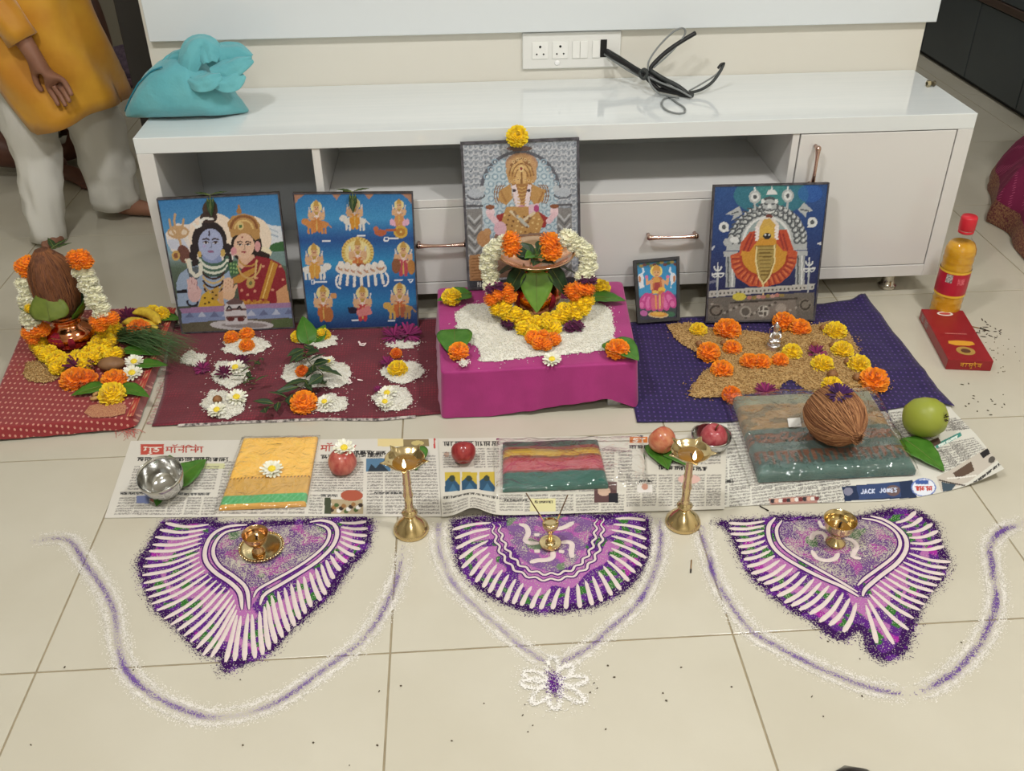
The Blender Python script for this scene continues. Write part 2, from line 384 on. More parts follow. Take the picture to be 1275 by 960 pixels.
def print_couple():
    p = Print(158, 178, [(30, 70), (838, 34), (960, 935), (190, 985)], (70, 140, 205), 1.18)
    p.vgrad([(0, (52, 128, 198)), (.28, (86, 158, 214)), (.4, (150, 176, 190)), (.5, (92, 112, 96)), (1, (70, 72, 60))])
    p.poly([(700, 240), (735, 222), (800, 246), (860, 250), (885, 345), (790, 400), (700, 340)], (222, 230, 238))
    p.line([(740, 250), (780, 300), (840, 320)], 6, (170, 190, 210)); p.line([(770, 260), (840, 290)], 5, (180, 198, 214))
    p.poly([(785, 380), (830, 360), (885, 350), (890, 420), (790, 420)], (58, 112, 62)); p.poly([(780, 425), (895, 425), (905, 520), (790, 480)], (120, 150, 150))
    p.poly([(80, 300), (160, 230), (240, 240), (300, 195), (480, 190), (560, 300), (540, 480), (250, 490), (120, 420), (90, 360)], (236, 226, 220))
    p.poly([(90, 340), (200, 330), (240, 400), (180, 420), (110, 400)], (206, 212, 232))
    p.ell(400, 310, 165, 150, (246, 226, 206)); p.ell(650, 330, 150, 150, (248, 228, 204)); p.ell(750, 430, 50, 40, (250, 236, 200))
    gold = (206, 164, 116)
    p.ell(168, 290, 74, 46, gold); p.ell(130, 292, 24, 18, (236, 214, 190)); p.ell(205, 290, 24, 18, (236, 214, 190))
    for q in ([(148, 170), (140, 215), (160, 290)], [(108, 205), (118, 260), (140, 300)], [(205, 205), (198, 250), (180, 300)], [(170, 320), (190, 400)]): p.line(q, 8, gold)
    p.ell(205, 440, 42, 64, (118, 70, 62), rot=-.3); p.ell(150, 450, 28, 36, (214, 170, 90)); p.ell(150, 450, 15, 20, (150, 90, 60)); p.line([(220, 480), (240, 520), (235, 560)], 10, (236, 220, 190))
    # man
    hair = (46, 36, 42)
    p.ell(378, 345, 118, 130, hair); p.ell(385, 135, 52, 62, (86, 66, 56)); p.ell(375, 190, 58, 40, (70, 52, 50))
    for x_, y_ in ((275, 400), (268, 450), (285, 500), (300, 540), (500, 400), (505, 460), (515, 500)): p.ell(x_, y_, 28, 34, hair)
    body = (154, 176, 208)
    p.poly([(150, 640), (175, 575), (230, 535), (340, 505), (460, 515), (525, 560), (540, 760), (470, 790), (160, 800)], body)
    p.poly([(225, 540), (300, 520), (310, 600), (250, 640)], (88, 100, 110)); p.poly([(155, 690), (225, 680), (225, 705), (155, 708)], (30, 30, 40))
    p.poly([(335, 420), (450, 420), (470, 520), (320, 520)], (140, 156, 206))
    face(p, 388, 370, 84, 104, (168, 180, 222), lip=(150, 95, 140)); p.ell(378, 300, 6, 20, (60, 40, 60)); p.ell(345, 385, 14, 10, (180, 170, 220))
    for k_, c_ in ((0, (70, 108, 92)), (20, (226, 230, 216)), (40, (70, 108, 92)), (58, (222, 226, 210)), (74, (60, 92, 84))): p.arc(408, 440+k_, 95+k_*.1, 72, 15, 165, 10, c_)
    for k_, c_ in ((100, (70, 44, 40)), (130, (216, 184, 120)), (160, (60, 36, 36)), (190, (200, 160, 90)), (215, (70, 40, 36))): p.arc(405, 440+k_, 90-k_*.12, 66, 20, 160, 7, c_)
    p.line([(240, 480), (252, 560), (285, 590), (318, 570), (320, 510)], 13, (228, 226, 210)); p.line([(275, 232), (292, 258), (322, 244), (318, 215), (350, 196), (400, 202)], 9, (240, 238, 232))
    p.poly([(325, 720), (370, 690), (420, 740), (480, 795), (300, 805)], (222, 176, 52)); p.poly([(380, 690), (440, 660), (450, 740), (410, 760)], (206, 160, 70))
    for x_, y_ in ((345, 740), (375, 770), (400, 700), (425, 720), (400, 745), (350, 780)): p.ell(x_, y_, 8, 7, (70, 45, 30))
    p.ell(312, 440, 14, 22, (214, 176, 90)); p.ell(470, 430, 16, 26, (214, 176, 90))
    p.arc(262, 770, 36, 26, 0, 200, 7, (40, 36, 50)); p.ell(275, 710, 46, 62, (222, 178, 178))
    for k_ in range(4): p.line([(240+k_*16, 690), (232+k_*17, 600+abs(k_-1.5)*12)], 9, (226, 184, 184)); p.line([(248+k_*16, 680), (241+k_*17, 612+abs(k_-1.5)*12)], 2.5, (180, 120, 125))
    p.line([(300, 720), (318, 690)], 10, (222, 178, 178))
    # woman
    p.ell(630, 380, 105, 118, (44, 32, 32)); p.poly([(700, 400), (790, 440), (780, 500), (690, 470)], (48, 34, 34))
    p.poly([(500, 230), (530, 185), (610, 165), (680, 185), (720, 240), (720, 330), (690, 345), (650, 305), (560, 310), (530, 330)], (196, 146, 82))
    p.arc(612, 268, 88, 84, 185, 355, 9, (150, 92, 52)); p.arc(612, 268, 60, 56, 185, 355, 6, (232, 196, 120)); p.ell(590, 250, 22, 26, (228, 200, 130)); p.ell(590, 252, 10, 13, (80, 120, 70)); p.ell(580, 150, 18, 20, (176, 120, 62)); p.line([(578, 115), (580, 150)], 9, (176, 120, 62))
    p.poly([(580, 440), (680, 440), (720, 520), (640, 560), (570, 520)], (232, 184, 152))
    p.poly([(560, 600), (600, 540), (700, 450), (790, 468), (860, 500), (895, 560), (905, 640), (850, 770), (590, 770)], (158, 40, 52))
    p.poly([(505, 505), (565, 480), (585, 570), (520, 590)], (64, 112, 72))
    for a_ in range(3):
        for b_ in range(3): p.ell(525+a_*20, 505+b_*26+a_*3, 6, 8, (150, 190, 120))
    p.poly([(540, 600), (600, 570), (700, 520), (690, 560), (600, 630), (545, 640)], (206, 146, 60))
    p.poly([(795, 478), (845, 505), (775, 745), (722, 740)], (204, 138, 46)); p.line([(812, 500), (745, 735)], 4, (240, 200, 110))
    p.poly([(835, 690), (905, 640), (930, 765), (842, 772)], (222, 160, 110))
    for x_, y_ in ((745, 520), (700, 600), (640, 715), (600, 685), (860, 520), (880, 610), (810, 680), (690, 690)): p.ell(x_, y_, 10, 9, (226, 150, 120))
    face(p, 614, 382, 70, 84, (238, 194, 164)); p.ell(602, 325, 6, 7, (150, 30, 40))
    p.ell(545, 420, 22, 30, (226, 150, 160)); p.ell(705, 385, 20, 36, (226, 160, 160)); p.line([(548, 440), (590, 450)], 4, (230, 200, 180))
    p.arc(645, 470, 62, 50, 15, 170, 6, (206, 150, 70)); p.arc(650, 490, 80, 110, 10, 165, 6, (216, 172, 100)); p.line([(700, 480), (690, 600)], 6, (226, 190, 120)); p.ell(660, 635, 30, 36, (206, 166, 90)); p.ell(660, 635, 12, 14, (120, 120, 70))
    p.ell(508, 705, 48, 48, (236, 190, 152))
    for k_ in range(4): p.line([(482+k_*17, 690), (484+k_*17, 600+abs(k_-1.5)*10)], 9, (238, 194, 160)); p.line([(490+k_*17, 670), (493+k_*17, 615)], 2.5, (200, 130, 110))
    p.poly([(440, 700), (470, 690), (480, 790), (440, 770)], (222, 170, 120)); p.line([(545, 690), (562, 655)], 10, (236, 190, 152))
    for k_ in range(14): p.ell(610+k_*13, 760+(k_ % 3)*9, 14, 12, (214, 150, 60) if k_ % 2 else (190, 120, 44))
    p.poly([(170, 815), (480, 790), (940, 765), (945, 825), (640, 850), (200, 880)], (168, 126, 172)); p.poly([(180, 850), (480, 830), (640, 810), (945, 800), (950, 880), (640, 880), (480, 900), (190, 920)], (132, 150, 196))
    for k_ in range(9): p.poly([(210+k_*85, 880-k_*4), (240+k_*85, 838-k_*4), (275+k_*85, 876-k_*4)], (186, 196, 222) if k_ % 2 else (108, 118, 160))
    p.poly([(185, 920), (480, 890), (950, 870), (960, 935), (190, 985)], (106, 100, 80)); p.poly([(800, 890), (950, 870), (955, 930), (820, 940)], (92, 110, 70))
    p.ell(600, 925, 220, 36, (206, 202, 206)); p.ell(620, 925, 160, 20, (160, 150, 150))
    p.poly([(478, 800), (500, 765), (560, 748), (610, 765), (632, 810), (642, 915), (490, 925)], (212, 208, 214)); p.poly([(490, 770), (550, 735), (615, 760), (600, 780), (510, 785)], (110, 84, 84))
    for y_ in (815, 868): p.line([(498, y_+8), (560, y_), (625, y_)], 8, (120, 90, 90))
    for x_ in (525, 595): p.ell(x_, 885, 26, 16, (110, 50, 50)); p.line([(x_-25, 812), (x_-10, 795), (x_+5, 815)], 6, (50, 45, 50))
    return p.speck(5, 1)
def print_nine():
    p = Print(150, 172, [(35, 65), (795, 60), (832, 945), (105, 955)], (40, 130, 200), 1.2)
    p.vgrad([(0, (44, 120, 190)), (.18, (58, 150, 212)), (.33, (34, 84, 160)), (.5, (44, 150, 212)), (.66, (34, 96, 172)), (.8, (40, 130, 196)), (1, (36, 62, 122))])
    for x_, y_, sx, sy in ((35, 65, 1, 1), (795, 60, -1, 1)): p.poly([(x_, y_), (x_+sx*75, y_), (x_+sx*30, y_+35), (x_, y_+75)], (182, 130, 104))
    for x_ in (310, 520): p.poly([(x_-32, 64), (x_+30, 64), (x_, 105)], (182, 130, 104))
    deity(p, 178, 190, .78, (214, 130, 60), mount=((216, 138, 70), -1)); deity(p, 425, 170, .78, (226, 150, 40), mount=((226, 222, 214), -1))
    p.ell(715, 255, 64, 26, (226, 160, 190))
    for k_ in range(6): p.ell(665+k_*20, 250, 14, 22, (236, 176, 204))
    deity(p, 712, 170, .66, (220, 150, 90)); p.ell(722, 315, 46, 42, (222, 176, 60)); p.ell(722, 315, 30, 27, (196, 130, 46)); p.ell(722, 315, 8, 8, (240, 210, 110)); p.ell(590, 320, 40, 22, (196, 96, 60)); p.ell(562, 295, 16, 18, (206, 110, 70)); p.line([(630, 305), (690, 300)], 8, (196, 96, 60))
    deity(p, 155, 480, .86, (226, 160, 60), mount=((228, 226, 222), 1)); deity(p, 738, 470, .86, (200, 70, 90), mount=None); p.ell(690, 540, 30, 50, (150, 90, 60)); p.ell(790, 550, 26, 50, (196, 130, 60))
    p.ell(440, 450, 106, 104, (234, 204, 110))
    for k_ in range(30):
        a_ = 2*PI*k_/30; p.line([(440+88*math.cos(a_), 450+86*math.sin(a_)), (440+104*math.cos(a_), 450+102*math.sin(a_))], 3, (196, 150, 60))
    p.ell(440, 450, 82, 80, (240, 222, 150)); deity(p, 440, 450, .85, (220, 120, 60)); p.ell(455, 560, 60, 40, (170, 90, 50))
    for k_ in range(7):
        x_ = 335+k_*42; y_ = 580-abs(k_-3)*8; p.ell(x_, y_, 42, 34, (232, 222, 212)); p.ell(x_-(6 if k_ < 3 else -6), y_-28, 20, 24, (240, 232, 222)); p.line([(x_, y_), (x_+(k_-3)*6, y_+100)], 9, (236, 232, 228)); p.arc(x_, y_-14, 24, 22, 20, 160, 5, (190, 130, 110)); p.ell(x_, y_+6, 12, 10, (206, 160, 120))
    p.arc(320, 640, 26, 44, 90, 250, 6, (244, 240, 238)); p.arc(612, 630, 26, 44, -70, 90, 6, (244, 240, 238))
    deity(p, 205, 760, .9, (206, 110, 60)); p.ell(275, 735, 22, 20, (214, 150, 90)); p.ell(240, 860, 30, 50, (190, 110, 60))
    deity(p, 465, 765, .88, (206, 60, 70)); p.ell(400, 835, 30, 24, (40, 36, 60)); p.line([(372, 820), (398, 828)], 7, (40, 36, 60)); p.poly([(420, 840), (510, 800), (530, 860), (440, 880)], (226, 130, 130))
    deity(p, 712, 745, .88, (214, 110, 60), mount=((222, 172, 80), -1))
    for x_, y_, w_ in ((215, 372, 48), (645, 358, 60), (160, 642, 70), (680, 635, 50), (395, 900, 40), (635, 908, 40), (440, 338, 50)): p.line([(x_, y_), (x_+w_, y_)], 4.5, (230, 234, 244))
    p.line([(614, 350), (640, 350), (640, 374), (614, 374), (614, 350)], 3, (236, 240, 250)); p.line([(770, 632), (802, 632), (786, 655), (770, 632)], 3, (236, 240, 250)); p.line([(133, 630), (150, 630), (150, 656), (133, 656), (133, 630)], 3, (236, 240, 250))
    p.poly([(700, 820), (832, 800), (832, 945), (690, 945)], (70, 40, 80), .25)
    return p.speck(5, 2)
def print_elephant():
    p = Print(152, 200, [(42, 95), (745, 65), (752, 950), (72, 955)], (150, 158, 170), 1.32)
    p.speck(16, 3, size=2)
    for x_ in range(60, 750, 30):                                # silver relief on the surround
        for y_ in range(110, 950, 34):
            k_ = (x_*7+y_*3) % 3; p.arc(x_, y_+(x_ % 60)/4, 13, 12, 30*k_, 200+60*k_, 4, (104, 108, 120) if k_ else (196, 200, 208))
    p.arc(390, 380, 240, 240, 175, 365, 10, (96, 98, 110))
    p.poly([(170, 640), (150, 420), (175, 300), (250, 205), (390, 155), (520, 205), (590, 300), (615, 420), (610, 640)], (186, 206, 218))
    for j_ in range(11):                                          # round bosses behind the figure
        for i_ in range(9):
            x_ = 185+i_*50+(j_ % 2)*25; y_ = 200+j_*44
            if abs(x_-390) < 235-(max(0, 330-y_))**2/220: p.arc(x_, y_, 17, 16, 0, 360, 4, (142, 170, 190)); p.ell(x_, y_, 6, 6, (210, 222, 230))
    for s_, x_ in ((1, 108), (-1, 660)):                          # side columns
        p.rect(x_-50, 455, x_+52, 470, (92, 92, 100)); p.rect(x_-46, 480, x_+46, 940, (136, 134, 134))
        for k_ in range(7): p.line([(x_-35, 520+k_*60), (x_, 560+k_*60), (x_+35, 520+k_*60)], 6, (186, 188, 192)); p.line([(x_-35, 545+k_*60), (x_, 585+k_*60), (x_+35, 545+k_*60)], 4, (100, 100, 104))
        p.ell(x_+s_*10, 385, 52, 26, (180, 188, 200)); p.arc(x_+s_*10, 400, 50, 22, 0, 180, 5, (96, 98, 108)); p.ell(x_+s_*50, 360, 20, 18, (190, 198, 206))
    p.ell(385, 120, 80, 16, (120, 92, 84))
    g1, g2, g3 = (200, 150, 84), (176, 122, 66), (224, 178, 110)
    p.ell(398, 215, 100, 70, (186, 140, 108)); p.poly([(300, 260), (310, 200), (350, 165), (400, 150), (450, 165), (490, 210), (492, 300), (470, 330), (320, 330)], (204, 156, 104))
    p.ell(390, 285, 78, 70, g1); p.ell(345, 235, 16, 26, (216, 176, 110)); p.ell(440, 230, 16, 26, (216, 176, 110)); p.arc(390, 230, 60, 30, 200, 340, 7, (150, 100, 60)); p.poly([(350, 225), (390, 180), (430, 225), (420, 330), (360, 330)], g3)
    for r_ in (40, 58, 76): p.arc(396, 300, r_, r_*1.55, 190, 350, 3.5, (146, 96, 54))          # chased crown
    for k_ in range(7): p.ell(330+k_*22, 318-14*math.sin(PI*k_/6), 8, 8, (232, 196, 128)); p.ell(330+k_*22, 318-14*math.sin(PI*k_/6), 3.5, 3.5, (150, 60, 60))
    for k_ in range(5): p.ell(348+k_*24, 200-20*math.sin(PI*k_/4), 9, 10, (226, 190, 130)); p.ell(348+k_*24, 200-20*math.sin(PI*k_/4), 4, 4, (110, 70, 50))
    p.ell(396, 240, 16, 20, (236, 206, 140)); p.ell(396, 240, 8, 10, (160, 50, 56)); p.line([(396, 262), (396, 330)], 5, (150, 100, 56))
    for x_, d_ in ((262, -1), (530, 1)):
        for k_ in range(4): p.arc(x_+d_*(10-k_*14), 395, 22, 56, 100 if d_ < 0 else -80, 260 if d_ < 0 else 80, 3, (150, 100, 56))
    p.poly([(262, 370), (330, 330), (340, 420), (300, 460), (250, 430)], g1); p.poly([(450, 330), (545, 370), (530, 430), (480, 470), (445, 420)], g1)
    p.line([(270, 380), (300, 440)], 6, g2); p.line([(530, 385), (500, 440)], 6, g2)
    p.poly([(240, 520), (300, 500), (300, 620), (230, 660)], (170, 56, 56)); p.poly([(500, 500), (560, 540), (540, 600), (480, 600)], (170, 56, 56))
    p.poly([(335, 330), (460, 330), (450, 430), (420, 510), (375, 510), (345, 430)], g2)
    p.poly([(335, 345), (360, 335), (385, 430), (388, 500), (368, 500), (350, 430)], (238, 218, 222)); p.poly([(458, 340), (436, 335), (415, 430), (412, 500), (430, 500), (445, 430)], (238, 218, 222))
    for k_ in range(7): p.line([(372, 350+k_*20), (396, 358+k_*20), (420, 350+k_*20)], 3, (216, 170, 96))
    p.ell(350, 372, 12, 9, (70, 50, 60)); p.ell(440, 372, 12, 9, (70, 50, 60)); p.ell(395, 485, 24, 26, (206, 140, 160))
    p.poly([(300, 470), (480, 470), (530, 560), (500, 640), (300, 640), (270, 560)], g1)
    p.poly([(440, 460), (500, 450), (505, 495), (440, 520)], (226, 190, 206)); p.ell(486, 482, 18, 22, (190, 70, 130))
    p.line([(330, 500), (395, 560), (470, 510)], 9, (226, 206, 170)); p.line([(350, 500), (400, 590), (450, 540)], 7, (160, 120, 80)); p.line([(370, 530), (430, 590)], 10, (190, 190, 180))
    for k_ in range(26): p.ell(290+(k_*53) % 220, 520+(k_*37) % 120, 7, 6, (130, 84, 52) if k_ % 2 else (236, 200, 130))
    for x_, d_ in ((203, 1), (598, -1)): p.ell(x_, 500, 26, 36, (240, 206, 214)); p.ell(x_, 470, 28, 14, (150, 90, 60)); p.line([(x_, 520), (x_+d_*35, 560)], 18, (236, 196, 206))
    p.ell(262, 600, 38, 42, (230, 180, 196)); p.ell(160, 660, 40, 50, (196, 140, 90)); p.ell(185, 620, 22, 24, (200, 146, 96))
    p.poly([(72, 760), (165, 750), (165, 915), (76, 915)], (176, 124, 78)); p.poly([(230, 640), (560, 630), (620, 700), (620, 900), (180, 900), (180, 740)], (150, 116, 96))
    for k_ in range(8): p.line([(85, 780+k_*18), (150, 776+k_*18)], 3, (140, 90, 52))
    p.poly([(72, 915), (752, 905), (752, 955), (72, 955)], (60, 62, 72)); p.line([(122, 925), (122, 950)], 4, (220, 220, 220)); p.line([(138, 925), (138, 950)], 4, (220, 220, 220))
    return p.speck(7, 4)
def print_goddess():
    p = Print(150, 178, [(82, 60), (805, 48), (722, 950), (25, 945)], (40, 60, 120), 1.2)
    p.vgrad([(0, (44, 84, 150)), (.35, (38, 66, 130)), (.7, (40, 46, 96)), (1, (36, 40, 70))])
    p.ell(440, 120, 240, 130, (52, 132, 140), .75); p.ell(440, 120, 120, 80, (70, 150, 140), .6); p.ell(690, 110, 80, 60, (40, 96, 190), .6)
    sv, sd, sl = (178, 184, 186), (84, 90, 96), (220, 224, 224)
    p.poly([(150, 480), (170, 370), (230, 270), (330, 200), (430, 175), (540, 200), (620, 270), (670, 370), (672, 480)], sv)
    for r_, n_ in ((225, 22), (185, 18)):
        for k_ in range(n_):
            a_ = PI+PI*k_/(n_-1); x_, y_ = 415+r_*1.03*math.cos(a_), 420+r_*1.02*math.sin(a_)
            p.arc(x_, y_, 17, 16, math.degrees(a_), math.degrees(a_)+240, 5.5, sd); p.ell(x_+4, y_-3, 6, 6, sl)
    p.arc(412, 430, 150, 165, 180, 360, 8, sl); p.arc(412, 430, 135, 150, 180, 360, 6, (150, 190, 190)); p.ell(412, 400, 128, 130, (150, 168, 170))
    p.ell(428, 190, 56, 58, sv); p.arc(428, 190, 50, 50, 0, 360, 5, sd); p.poly([(392, 168), (416, 176), (414, 186), (396, 184)], sd); p.poly([(464, 168), (440, 176), (442, 186), (460, 184)], sd); p.poly([(420, 178), (436, 178), (444, 206), (412, 206)], sl); p.line([(396, 212), (412, 222), (428, 214), (444, 222), (460, 212)], 5, sd); p.line([(400, 226), (428, 236), (456, 226)], 5, sl); p.arc(428, 160, 40, 26, 200, 340, 5, sd); p.ell(385, 160, 12, 16, sl); p.ell(471, 160, 12, 16, sl); p.ell(425, 258, 22, 14, (120, 60, 50)); p.poly([(405, 118), (420, 88), (442, 80), (465, 88), (480, 118)], sl); p.line([(442, 62), (442, 84)], 4, sl)
    for x_, y_ in ((335, 130), (545, 125)): p.ell(x_, y_, 38, 44, sv); p.ell(x_, y_, 26, 30, sl); p.ell(x_, y_, 12, 14, sd); p.line([(x_, y_+40), (x_-2, y_+85)], 7, sv); p.line([(x_, y_-60), (x_, y_-40)], 5, sl)
    p.poly([(150, 240), (235, 190), (255, 240), (185, 285), (200, 250)], sv); p.poly([(710, 225), (650, 170), (610, 215), (665, 270), (668, 235)], sv); p.line([(185, 240), (230, 225)], 4, sd); p.line([(630, 215), (680, 225)], 4, sd)
    p.ell(138, 325, 32, 34, sl); p.ell(138, 325, 14, 15, sd); p.poly([(160, 320), (172, 350), (140, 358)], sl); p.ell(705, 300, 32, 34, sl); p.ell(705, 300, 14, 15, sd); p.poly([(680, 310), (672, 335), (705, 334)], sl)
    p.ell(160, 425, 26, 28, sv); p.ell(205, 410, 28, 22, sl)
    for x_ in (150, 600): p.rect(x_-15, 485, x_+75, 520, sv); p.rect(x_-2, 520, x_+58, 720, (166, 172, 174)); p.line([(x_+14, 525), (x_+14, 715)], 5, sd); p.line([(x_+40, 525), (x_+40, 715)], 5, sl)
    orange, dorg, ylw = (206, 84, 50), (160, 50, 44), (216, 150, 46)
    p.poly([(178, 510), (235, 490), (245, 430), (300, 360), (350, 350), (480, 350), (540, 345), (585, 480), (612, 495), (600, 580), (560, 650), (500, 700), (400, 725), (300, 715), (220, 660), (185, 590)], orange)
    for k_ in range(17):
        a_ = math.radians(5+170*k_/16); p.line([(393+150*math.cos(a_), 520+135*math.sin(a_)), (393+206*math.cos(a_), 520+196*math.sin(a_))], 5, dorg); p.line([(393+165*math.cos(a_+.08), 520+150*math.sin(a_+.08)), (393+200*math.cos(a_+.08), 520+190*math.sin(a_+.08))], 4, (226, 120, 70))
    p.ell(395, 520, 150, 130, ylw); p.arc(395, 520, 150, 132, 0, 180, 7, (180, 60, 40))
    p.poly([(245, 480), (300, 365), (350, 355), (350, 420), (300, 490)], (204, 76, 48)); p.poly([(480, 350), (540, 350), (580, 480), (520, 490), (470, 430)], (204, 76, 48))
    for q in ([(262, 480), (310, 375)], [(290, 480), (335, 370)], [(515, 375), (545, 480)], [(490, 365), (520, 470)]): p.line(q, 6, dorg)
    p.poly([(340, 450), (470, 445), (465, 560), (430, 660), (388, 705), (352, 650), (335, 540)], (146, 116, 50)); p.poly([(352, 460), (458, 455), (452, 560), (420, 640), (390, 680), (362, 640), (350, 540)], (176, 150, 78))
    for y_ in range(475, 660, 24): p.line([(360+(y_-475)*.08, y_), (450-(y_-475)*.16, y_)], 3, (120, 92, 40))
    p.line([(345, 460), (342, 560), (362, 660), (390, 705), (430, 655), (462, 560), (462, 450)], 5, (232, 214, 150)); p.line([(388, 705), (388, 770)], 6, (232, 206, 140))
    p.ell(415, 335, 76, 70, (222, 214, 206)); p.poly([(362, 400), (365, 330), (390, 280), (430, 270), (465, 310), (468, 400)], (216, 172, 76)); p.ell(415, 365, 42, 45, (222, 178, 70)); p.ell(413, 388, 26, 20, (40, 40, 46)); p.ell(402, 380, 7, 6, (220, 220, 220)); p.ell(426, 380, 7, 6, (220, 220, 220))
    for k_ in range(9): p.ell(345+(k_ % 2)*8, 330+k_*10, 10, 9, (238, 228, 226)); p.ell(478-(k_ % 2)*8, 325+k_*10, 10, 9, (238, 228, 226))
    p.poly([(36, 745), (160, 735), (728, 708), (722, 745), (36, 785)], (188, 186, 180))
    for k_ in range(26): p.ell(60+k_*26, 764-k_*1.3, 6, 8, (90, 88, 86))
    for x_, y_ in ((98, 590), (688, 565)):
        p.line([(x_, y_), (x_-6, y_+195)], 6, sv); p.arc(x_, y_-5, 22, 26, 0, 180, 5, sl); p.line([(x_, y_-30), (x_, y_+10)], 4, sl); p.line([(x_-36, y_+42), (x_+38, y_+40)], 5, sl); p.arc(x_-18, y_+40, 18, 22, 0, 180, 4, sl); p.arc(x_+18, y_+40, 18, 22, 0, 180, 4, sl)
    p.poly([(30, 790), (725, 765), (722, 950), (25, 945)], (112, 106, 100)); p.poly([(165, 830), (600, 805), (610, 930), (170, 950)], (130, 122, 114)); p.line([(180, 825), (610, 805)], 6, (70, 64, 60))
    for k_ in range(30): p.ell(60+(k_*97) % 620, 830+(k_*53) % 100, 9, 8, (80, 74, 68) if k_ % 2 else (168, 162, 152))
    p.ell(275, 885, 38, 38, (164, 158, 148)); p.ell(275, 885, 26, 26, (100, 94, 88)); p.ell(505, 870, 36, 34, (164, 158, 148)); p.ell(390, 885, 40, 42, (160, 154, 146)); p.ell(390, 885, 33, 35, (96, 90, 84))
    for q in ([(390, 855), (390, 915)], [(362, 887), (418, 883)], [(390, 857), (412, 856)], [(416, 884), (416, 910)], [(390, 914), (368, 914)], [(364, 886), (364, 862)]): p.line(q, 4, (200, 196, 186))
    p.ell(85, 875, 50, 45, (128, 122, 112)); p.arc(85, 875, 35, 32, 0, 300, 6, (70, 64, 60)); p.ell(665, 850, 45, 42, (128, 122, 112)); p.arc(665, 850, 30, 30, 0, 300, 6, (70, 64, 60))
    for k_ in range(7): a_ = k_*.9; p.ell(235+24*math.cos(a_), 785+14*math.sin(a_), 22, 13, (214, 198, 70))
    for k_ in range(8): p.ell(300+k_*30, 792-k_*2+(k_ % 2)*4, 17, 12, ((188, 120, 110), (150, 130, 70), (200, 150, 140))[k_ % 3])
    p.poly([(735, 440), (765, 430), (768, 450), (750, 448)], (214, 216, 220)); p.line([(62, 470), (76, 450)], 6, (190, 196, 210)); p.line([(36, 690), (80, 680)], 8, (120, 124, 150))
    return p.speck(6, 5)
def print_lotus():
    p = Print(66, 88, [(118, 178), (608, 150), (612, 838), (130, 888)], (40, 130, 190), 1.42)
    p.vgrad([(0, (30, 90, 120)), (.12, (40, 140, 200)), (.5, (50, 150, 205)), (.58, (60, 150, 190)), (.62, (90, 70, 130)), (.9, (60, 70, 70)), (1, (50, 40, 70))])
    for k_ in range(12): p.ell(135+k_*42, 190+(k_*29) % 40-k_*2, 26, 20, ((60, 90, 50), (150, 130, 60), (110, 60, 60))[k_ % 3])
    for x_, d_ in ((165, 1), (565, -1)): p.ell(x_, 370, 38, 60, (222, 226, 234)); p.poly([(x_-30, 400), (x_+30, 400), (x_+40*d_, 480), (x_-20, 500)], (226, 228, 232)); p.line([(x_, 330), (x_+d_*40, 290), (x_+d_*30, 250)], 12, (210, 226, 240)); p.ell(x_-d_*15, 380, 16, 40, (206, 130, 80))
    p.ell(362, 285, 76, 72, (246, 220, 100)); p.ell(362, 290, 56, 60, (226, 180, 90)); p.ell(365, 310, 42, 50, (232, 172, 110)); p.poly([(315, 280), (330, 225), (365, 205), (405, 225), (412, 280)], (214, 150, 60))
    p.ell(347, 300, 8, 5, (60, 30, 30)); p.ell(382, 300, 8, 5, (60, 30, 30)); p.line([(350, 335), (380, 333)], 5, (190, 60, 60))
    p.poly([(310, 360), (420, 355), (460, 420), (440, 560), (300, 560), (290, 430)], (206, 110, 60)); p.ell(360, 400, 44, 50, (226, 160, 70)); p.poly([(330, 420), (400, 420), (420, 540), (330, 550)], (176, 60, 60)); p.ell(345, 540, 40, 20, (236, 190, 80))
    for s_, x_ in ((-1, 300), (1, 440)): p.line([(x_, 400), (x_+s_*55, 440), (x_+s_*60, 370)], 16, (228, 164, 110)); p.ell(x_+s_*62, 355, 22, 20, (226, 110, 160)); p.line([(x_, 420), (x_+s_*5, 500)], 15, (228, 164, 110))
    p.ell(425, 510, 46, 34, (240, 190, 60)); p.ell(425, 560, 38, 40, (216, 120, 60))
    for cx_, cy_, rx_, ry_, ro in ((200, 650, 60, 110, .5), (260, 660, 62, 110, .2), (320, 670, 60, 100, 0), (400, 668, 60, 100, 0), (465, 650, 62, 110, -.2), (535, 625, 62, 110, -.5), (170, 690, 50, 50, 0), (560, 670, 50, 50, 0)): p.ell(cx_, cy_, rx_, ry_, (204, 60, 140), rot=ro); p.ell(cx_-6, cy_+8, rx_*.55, ry_*.7, (226, 104, 170), rot=ro)
    p.poly([(270, 570), (460, 560), (440, 740), (290, 750)], (214, 90, 100), .6); p.line([(345, 580), (350, 740)], 10, (236, 150, 80)); p.line([(400, 580), (395, 735)], 10, (226, 180, 100))
    p.ell(185, 800, 50, 36, (190, 90, 160)); p.ell(530, 800, 60, 30, (60, 110, 80)); p.ell(372, 812, 132, 38, (206, 180, 130)); p.ell(372, 806, 112, 30, (222, 150, 50)); p.ell(372, 800, 80, 18, (236, 180, 70))
    return p.speck(4, 6)

